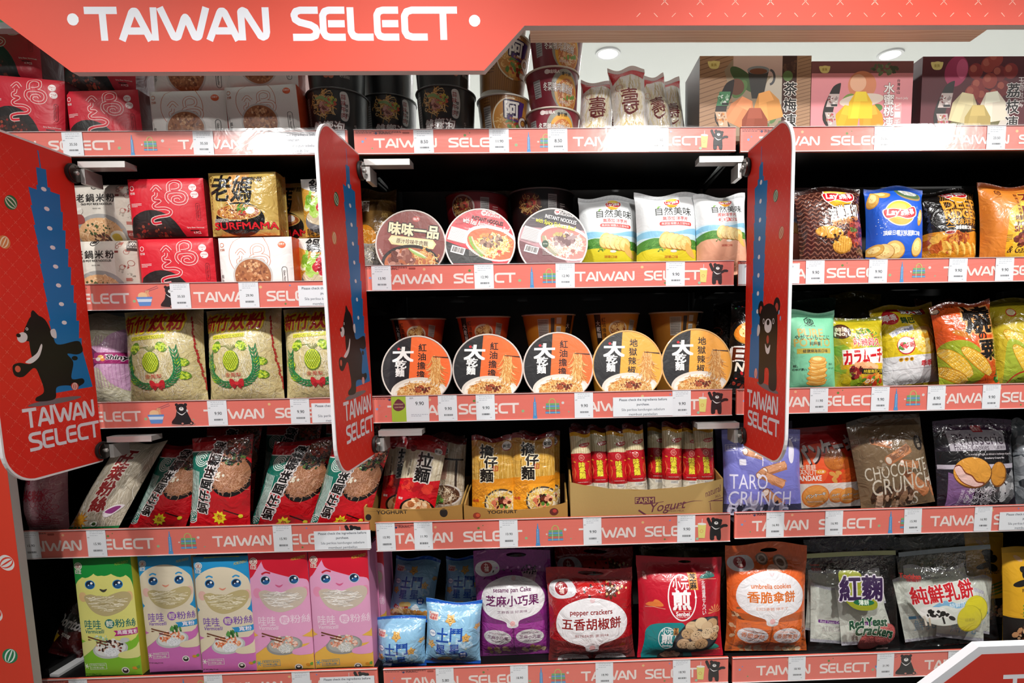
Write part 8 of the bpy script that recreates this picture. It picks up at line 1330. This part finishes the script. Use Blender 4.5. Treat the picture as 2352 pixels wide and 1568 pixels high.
def senbei(a):
    for i in range(30): r = random.Random(i); a.line(arc(r.uniform(1160, 1950), r.uniform(480, 1300), 22, 22, 0, 300, 10), 3, 'b81830', dz=0)
    a.z += a.STEP; a.ell(1208, 590, 36, 42, 'a8202c'); a.text('九', 1208, 572, 34, 'e8b8b0', b=.03); a.text('福', 1208, 604, 34, 'e8b8b0', b=.03); R = arc(1540, 770, 130, 195, 0, 360, 48); a.line([(x, 770+(y-770)*1.0) for x, y in R], 11, 'f2eeee', True); a.text('小元', 1532, 650, 150, 'f4f0f0', 90, b=.04); a.text('煎', 1535, 785, 165, 'f4f0f0', 165, b=.06); a.rect(1460, 880, 1628, 884, 'e8a080'); a.text('Senbei', 1542, 906, 128, 'f4f0f0', 38, b=.05); a.text('Sesame Flavor', 1542, 934, 112, 'f0d8d0')
    a.poly([(1606, 555), (1690, 560), (1698, 702), (1618, 698)], 'e09a4a'); a.vtext('芝麻', 1652, 598, 62, 66, '1a100c', b=.05); a.vtext('北海道風せんべい', 1750, 645, 36, 37, 'f4eeee', b=.02)
    for (x, y, c, s_) in ((1290, 815, 'e07a3a', 1.), (1800, 580, '2f7a70', .95), (1840, 1240, '3a9a8a', .9)): a.blob([(x-78*s_, y+30*s_), (x-60*s_, y), (x-20*s_, y-10*s_), (x, y-30*s_), (x+40*s_, y-20*s_), (x+70*s_, y+25*s_)], c, 4); a.line([(x-90*s_, y+45*s_), (x-20*s_, y+35*s_), (x+90*s_, y+48*s_)], 4, 'e8b890')
    for i in range(7): t = math.radians(180+i*30); a.poly([(1862, 915), (1862+64*math.cos(t-.13), 915+60*math.sin(t-.13)), (1862+78*math.cos(t), 915+74*math.sin(t)), (1862+64*math.cos(t+.13), 915+60*math.sin(t+.13))], 'e08a5a')
    a.blob([(1200, 1150), (1220, 1050), (1300, 1000), (1480, 985), (1560, 1010), (1600, 1200), (1640, 1420), (1220, 1420)], '12868a', 5); a.line(arc(1400, 1135, 78, 105, 0, 360, 36), 7, 'e8f0f0', True); a.text('小元', 1396, 1062, 96, 'f0f4f4', 50, b=.04); a.text('煎', 1400, 1140, 100, 'f0f4f4', 100, b=.06); a.text('Senbei', 1400, 1210, 78, 'f0f4f4', b=.04); a.rect(1456, 1034, 1502, 1104, 'e09a4a'); a.vtext('芝麻', 1478, 1050, 34, 34, '1a100c', b=.05); a.blob([(1340, 1360), (1380, 1270), (1450, 1230), (1540, 1260), (1560, 1360)], '2a2422'); a.fill(1450, 1320, 80, 50, ['d8a888', 'c89070', 'e8c0a4'], 26, 4, (20, 34))
    a.blob([(1455, 1200), (1490, 1100), (1600, 980), (1740, 945), (1880, 960), (1900, 1000), (1890, 1160), (1800, 1260), (1640, 1305), (1480, 1270)], '1c2026', 5); a.blob([(1480, 1180), (1530, 1080), (1620, 985), (1740, 955), (1870, 975), (1880, 1150), (1790, 1235), (1640, 1270), (1500, 1240)], '3a4048', 5)
    for i, (x, y, r) in enumerate(((1630, 1030, 66), (1720, 1000, 66), (1830, 1020, 62), (1780, 1040, 60), (1870, 1080, 46), (1590, 1090, 62), (1680, 1120, 66), (1785, 1100, 66), (1850, 1140, 44), (1555, 1190, 64), (1640, 1215, 58), (1725, 1200, 66))):
        a.ell(x, y, r, r*.86, '8a6a48'); a.ell(x-2, y-3, r*.94, r*.8, ('d8b890', 'e0c49c', 'c9a478')[i % 3])
        if i > 3: a.fill(x, y, r*.7, r*.6, ['1a1512', '2f2824'], 26, i, (3, 5))
mk_pillow(label='red rice cracker bag with white oval and black handle hole', bay=2, x0=1150, x1=1945, y0=428, bg='c0142c', art=senbei, roll=.01, Y=.055, holes=hole(1600, 470, 60, 14), **{**kk, 'm': FILM, 'top': .1, 'wr': .002})
def inner_sachet(r, x, y, z, w, h, rot, tint, seed, name='sachet'):
    a = Art(200, 200*h/w); a.base('d9ddd2'); a.rect(0, 0, 200, 14, 'a8a8b4'); a.rect(0, a.H-14, 200, a.H, 'a8a8b4')
    for i in range(40): a.rect(i*5, 0, i*5+2, 14, 'd8d8e0'); a.rect(i*5, a.H-14, i*5+2, a.H, 'd8d8e0'); a.z -= 2*a.STEP
    a.rrect(30, a.H*.6, 180, a.H*.6+14, 4, tint); a.text('Red Yeast Crackers' if tint == '7a3a90' else '鮮乳薄餅', 105, a.H*.6+7, 130 if tint == '7a3a90' else 80, 'f0eaf2'); a.text('紅麴薄餅' if tint == '7a3a90' else '鮮乳', 105, a.H*.75, 110, 'a8a0a0' if tint == '7a3a90' else '8ab4cc')
    S, B = pillow(w, h, .012, 8, 10, .02, .05, None, seed, .0015); b = MB(); b.art(S, a); b.grid(B, 'c9cdc4', True); o = b.build(name, GLOSS, r); o.location = (x, y, z+.014); o.rotation_euler = (-.12, rot, 0); return o
def clear_bag(label, win, x0, x1, y0, bay, art, roll, sachets, zipc, Y=.075):
    (a_, b_), (c_, _) = px(win, x0, y0), px(win, x1, y0); zb = board(5, bay); w, h = span(a_, c_, b_, Y, zb, .15); r = root('cracker_bag', label, 'cracker bag', 'clear bags of wrapped crackers')
    S, B = pillow(w, h, .05, 18, 22, .03, .03, .22, nseed(), .004); b = MB(); b.grid(S, 'fff'); b.grid(B, 'fff', True); b.build('film', WRAP, r)
    a = Art(x1-x0, h/w*(x1-x0), x0, y0); art(a); b = MB(); P = S.P.copy(); P[..., 1] -= .0006; b.art(Surf(P, S.N), a); b.build('print', FILM, r)
    b = MB(); z = .82*h
    u, v = gridxy(10, 1); b.grid(Surf(np.stack([(u-.5)*w*.97, np.full_like(u, -.006)-.004*np.sin(u*3.1), z+.012*v+.004*np.sin(u*2.5)], 2)), zipc); b.build('zip_strip', FILM, r)
    for i, (sx, sz, sw, sh, ro, sy) in enumerate(sachets): inner_sachet(r, sx*w, sy, sz*h, sw*w, sh*h, ro, '7a3a90' if zipc != '8f9aa0' else '4a8ab0', nseed())
    place(r, (a_+c_)/2, Y, zb, .15, 0, roll, cy=mid_y(b_, zb)); return r
def yeast(a):
    a.blob([(680, 560), (760, 530), (880, 560), (880, 700), (980, 780), (960, 850), (800, 850), (700, 760)], '8a8f1f', 4); a.text('紅麴', 860, 680, 380, '2f1540', 200, b=.05, out='c8c0c8', ow=.03, skew=.15); a.ell(866, 792, 92, 26, '14603a', 2); a.text('薄餅', 866, 792, 90, 'e8f0e0', b=.02)
    for (x, y) in ((940, 1150), (1070, 1090)):
        a.ell(x, y, 108, 110, 'b04a4c'); a.ell(x-2, y-4, 100, 100, 'd8706c')
        for i in range(-4, 5):
            for j in range(-4, 5):
                if i*i+j*j < 18: a.ell(x+i*21+(j % 2)*10, y+j*21, 6, 5, 'a8484a', n=6); a.ell(x+i*21+(j % 2)*10+3, y+j*21+8, 6, 4, 'e88c86', n=6)
    a.text('Red Yeast', 895, 955, 340, '124a30', 74, b=.07, out='d8e0d0', ow=.02, arcd=20, rot=-4); a.text('Crackers', 965, 1035, 360, '124a30', 84, b=.07, out='d8e0d0', ow=.02, arcd=26, rot=8); a.text('福義軒', 500, 520, 80, '8a2a30', b=.04); a.text('Torishan', 495, 485, 80, 'b8342a', b=.04); a.rect(1032, 1232, 1140, 1262, 'e8e0dc'); a.text('純素', 1085, 1247, 60, 'a8202a')
clear_bag('clear cracker bag with red biscuits, beside the orange cookie bag', 'D4', 420, 1258, 250, 3, yeast, .0, ((-.22, .0, .46, .5, .1, .012), (.12, .0, .52, .5, -.02, -.004), (-.3, .08, .34, .5, .16, .03), (.27, .04, .4, .5, -.2, .016), (.05, .2, .5, .4, .05, .034), (.27, .3, .36, .3, -.1, .034), (-.2, .3, .4, .3, .08, .04)), 'b5ba8a', Y=.064)
def milk(a):
    a.blob([(1330, 720), (1500, 660), (1780, 620), (1860, 700), (1880, 900), (1640, 1000), (1450, 960), (1340, 800)], 'd8dcd4', 4); a.line(smooth([(1480, 850), (1600, 800), (1720, 830), (1850, 770)], 6), 44, '7fb4d8', taper=True); a.text('特鮮加水', 1730, 815, 190, 'e0f0f8', rot=-8, b=.02); a.text('純鮮乳餅', 1600, 715, 510, 'c8202a', 150, rot=-7, b=.04, out='e8e0dc', ow=.03); a.text('福義軒', 1385, 605, 100, '8a2a30', b=.05); a.text('Torishan', 1370, 575, 140, 'b8342a', 40, b=.05); a.text('FRESH MILK COOKIES', 1580, 585, 220, '1c1c1c', b=.03, rot=-5)
    a.blob([(1400, 860), (1470, 835), (1580, 840), (1640, 900), (1685, 940), (1660, 955), (1600, 930), (1500, 945), (1420, 920)], 'e8e6e2', 4); a.fill(1530, 890, 90, 40, ['14110f', '1f1a18'], 16, 4, (12, 28)); a.line([(1430, 910), (1450, 1000)], 16, 'd8cfc0'); a.line([(1575, 920), (1595, 985)], 16, '1c1816'); a.line([(1470, 930), (1480, 1000)], 14, 'c9b9a0'); a.ell(1655, 935, 32, 18, '1c1816', 30)
    for (x, y) in ((1870, 870), (1810, 950)): a.ell(x, y, 112, 120, 'a8a01c'); a.ell(x-3, y-4, 106, 114, 'd8cc2a'); a.text('福義軒', x, y+10, 90, 'b0a41c', b=.02)
    a.text('福義軒食品廠有限公司', 1825, 1228, 360, 'b8343a', 36, b=.03)
clear_bag('clear cracker bag with black and white cow, beside the yellow bags', 'D4', 1300, 2160, 235, 3, milk, -.05, ((-.25, .0, .42, .56, -.05, .012), (.08, .0, .5, .45, .2, -.002), (.27, .03, .38, .5, .25, .02), (.12, .25, .5, .35, -.1, .034), (-.15, .3, .42, .32, .1, .038)), '8f9aa0', Y=.06)
def peanut(a):
    x, y, W, H = a.o[0], a.o[1], a.W, a.H; a.rect(x, y+H*.68, x+W, y+H, '15110f'); a.ell(x+W*.3, y+H*.1, W*.1, W*.05, 'e0b080', 30)
    for (p, q, w, h, r) in ((.36, .2, .05, .03, 60), (.42, .19, .04, .03, 90), (.5, .2, .05, .03, 120), (.44, .25, .08, .05, 100), (.3, .33, .12, .03, 160), (.5, .35, .1, .04, 20), (.55, .26, .06, .05, 70)): a.ell(x+W*p, y+H*q, W*w*1.5, H*h, '15110f', r)
    a.text('PEANUT', x+W*.5, y+H*.4, W*.4, '3a2a0c', b=.03)
    for i in range(4): a.line([(x+W*.3, y+H*(.55+i*.035)), (x+W*.75, y+H*(.5+i*.035))], 14, '4f8a2a')
    a.fill(x+W*.5, y+H*.85, W*.35, H*.1, ['d8a070', 'b87848', 'e8bc90', '8a4a2a'], 26, 3, (16, 32)); a.micro(x+W*.25, y+H*.63, W*.5, 1, '8a6a20', 8, 5)
kk = dict(name='snack_bag', cat='snack bag', row=5, bay=3, win='D4', t=.03, seal=.04, pinch=.03, lean=.12, m=MATTE, sealc='c9981a', group='yellow peanut snack bags', bg='e0a81c', art=peanut)
ye = mk_pillow(label='yellow and black peanut snack bag at the picture edge', x0=2180, x1=2560, y0=362, Y=.05, roll=.02, **kk); again(ye, 'yellow and black peanut snack bag behind, beside the clear cow bag', dX=-.01, dY=.11, dZ=.004, roll=-.02)
# ---- second row in shade behind the handled bags
again(pu, 'purple sesame bag in deep shade behind the front one', dX=.01, dY=.15, dZ=.0, roll=-.01); again(pe, 'dark red pepper cracker bag in deep shade behind the front one', dX=.025, dY=.15, dZ=.0, roll=-.01)
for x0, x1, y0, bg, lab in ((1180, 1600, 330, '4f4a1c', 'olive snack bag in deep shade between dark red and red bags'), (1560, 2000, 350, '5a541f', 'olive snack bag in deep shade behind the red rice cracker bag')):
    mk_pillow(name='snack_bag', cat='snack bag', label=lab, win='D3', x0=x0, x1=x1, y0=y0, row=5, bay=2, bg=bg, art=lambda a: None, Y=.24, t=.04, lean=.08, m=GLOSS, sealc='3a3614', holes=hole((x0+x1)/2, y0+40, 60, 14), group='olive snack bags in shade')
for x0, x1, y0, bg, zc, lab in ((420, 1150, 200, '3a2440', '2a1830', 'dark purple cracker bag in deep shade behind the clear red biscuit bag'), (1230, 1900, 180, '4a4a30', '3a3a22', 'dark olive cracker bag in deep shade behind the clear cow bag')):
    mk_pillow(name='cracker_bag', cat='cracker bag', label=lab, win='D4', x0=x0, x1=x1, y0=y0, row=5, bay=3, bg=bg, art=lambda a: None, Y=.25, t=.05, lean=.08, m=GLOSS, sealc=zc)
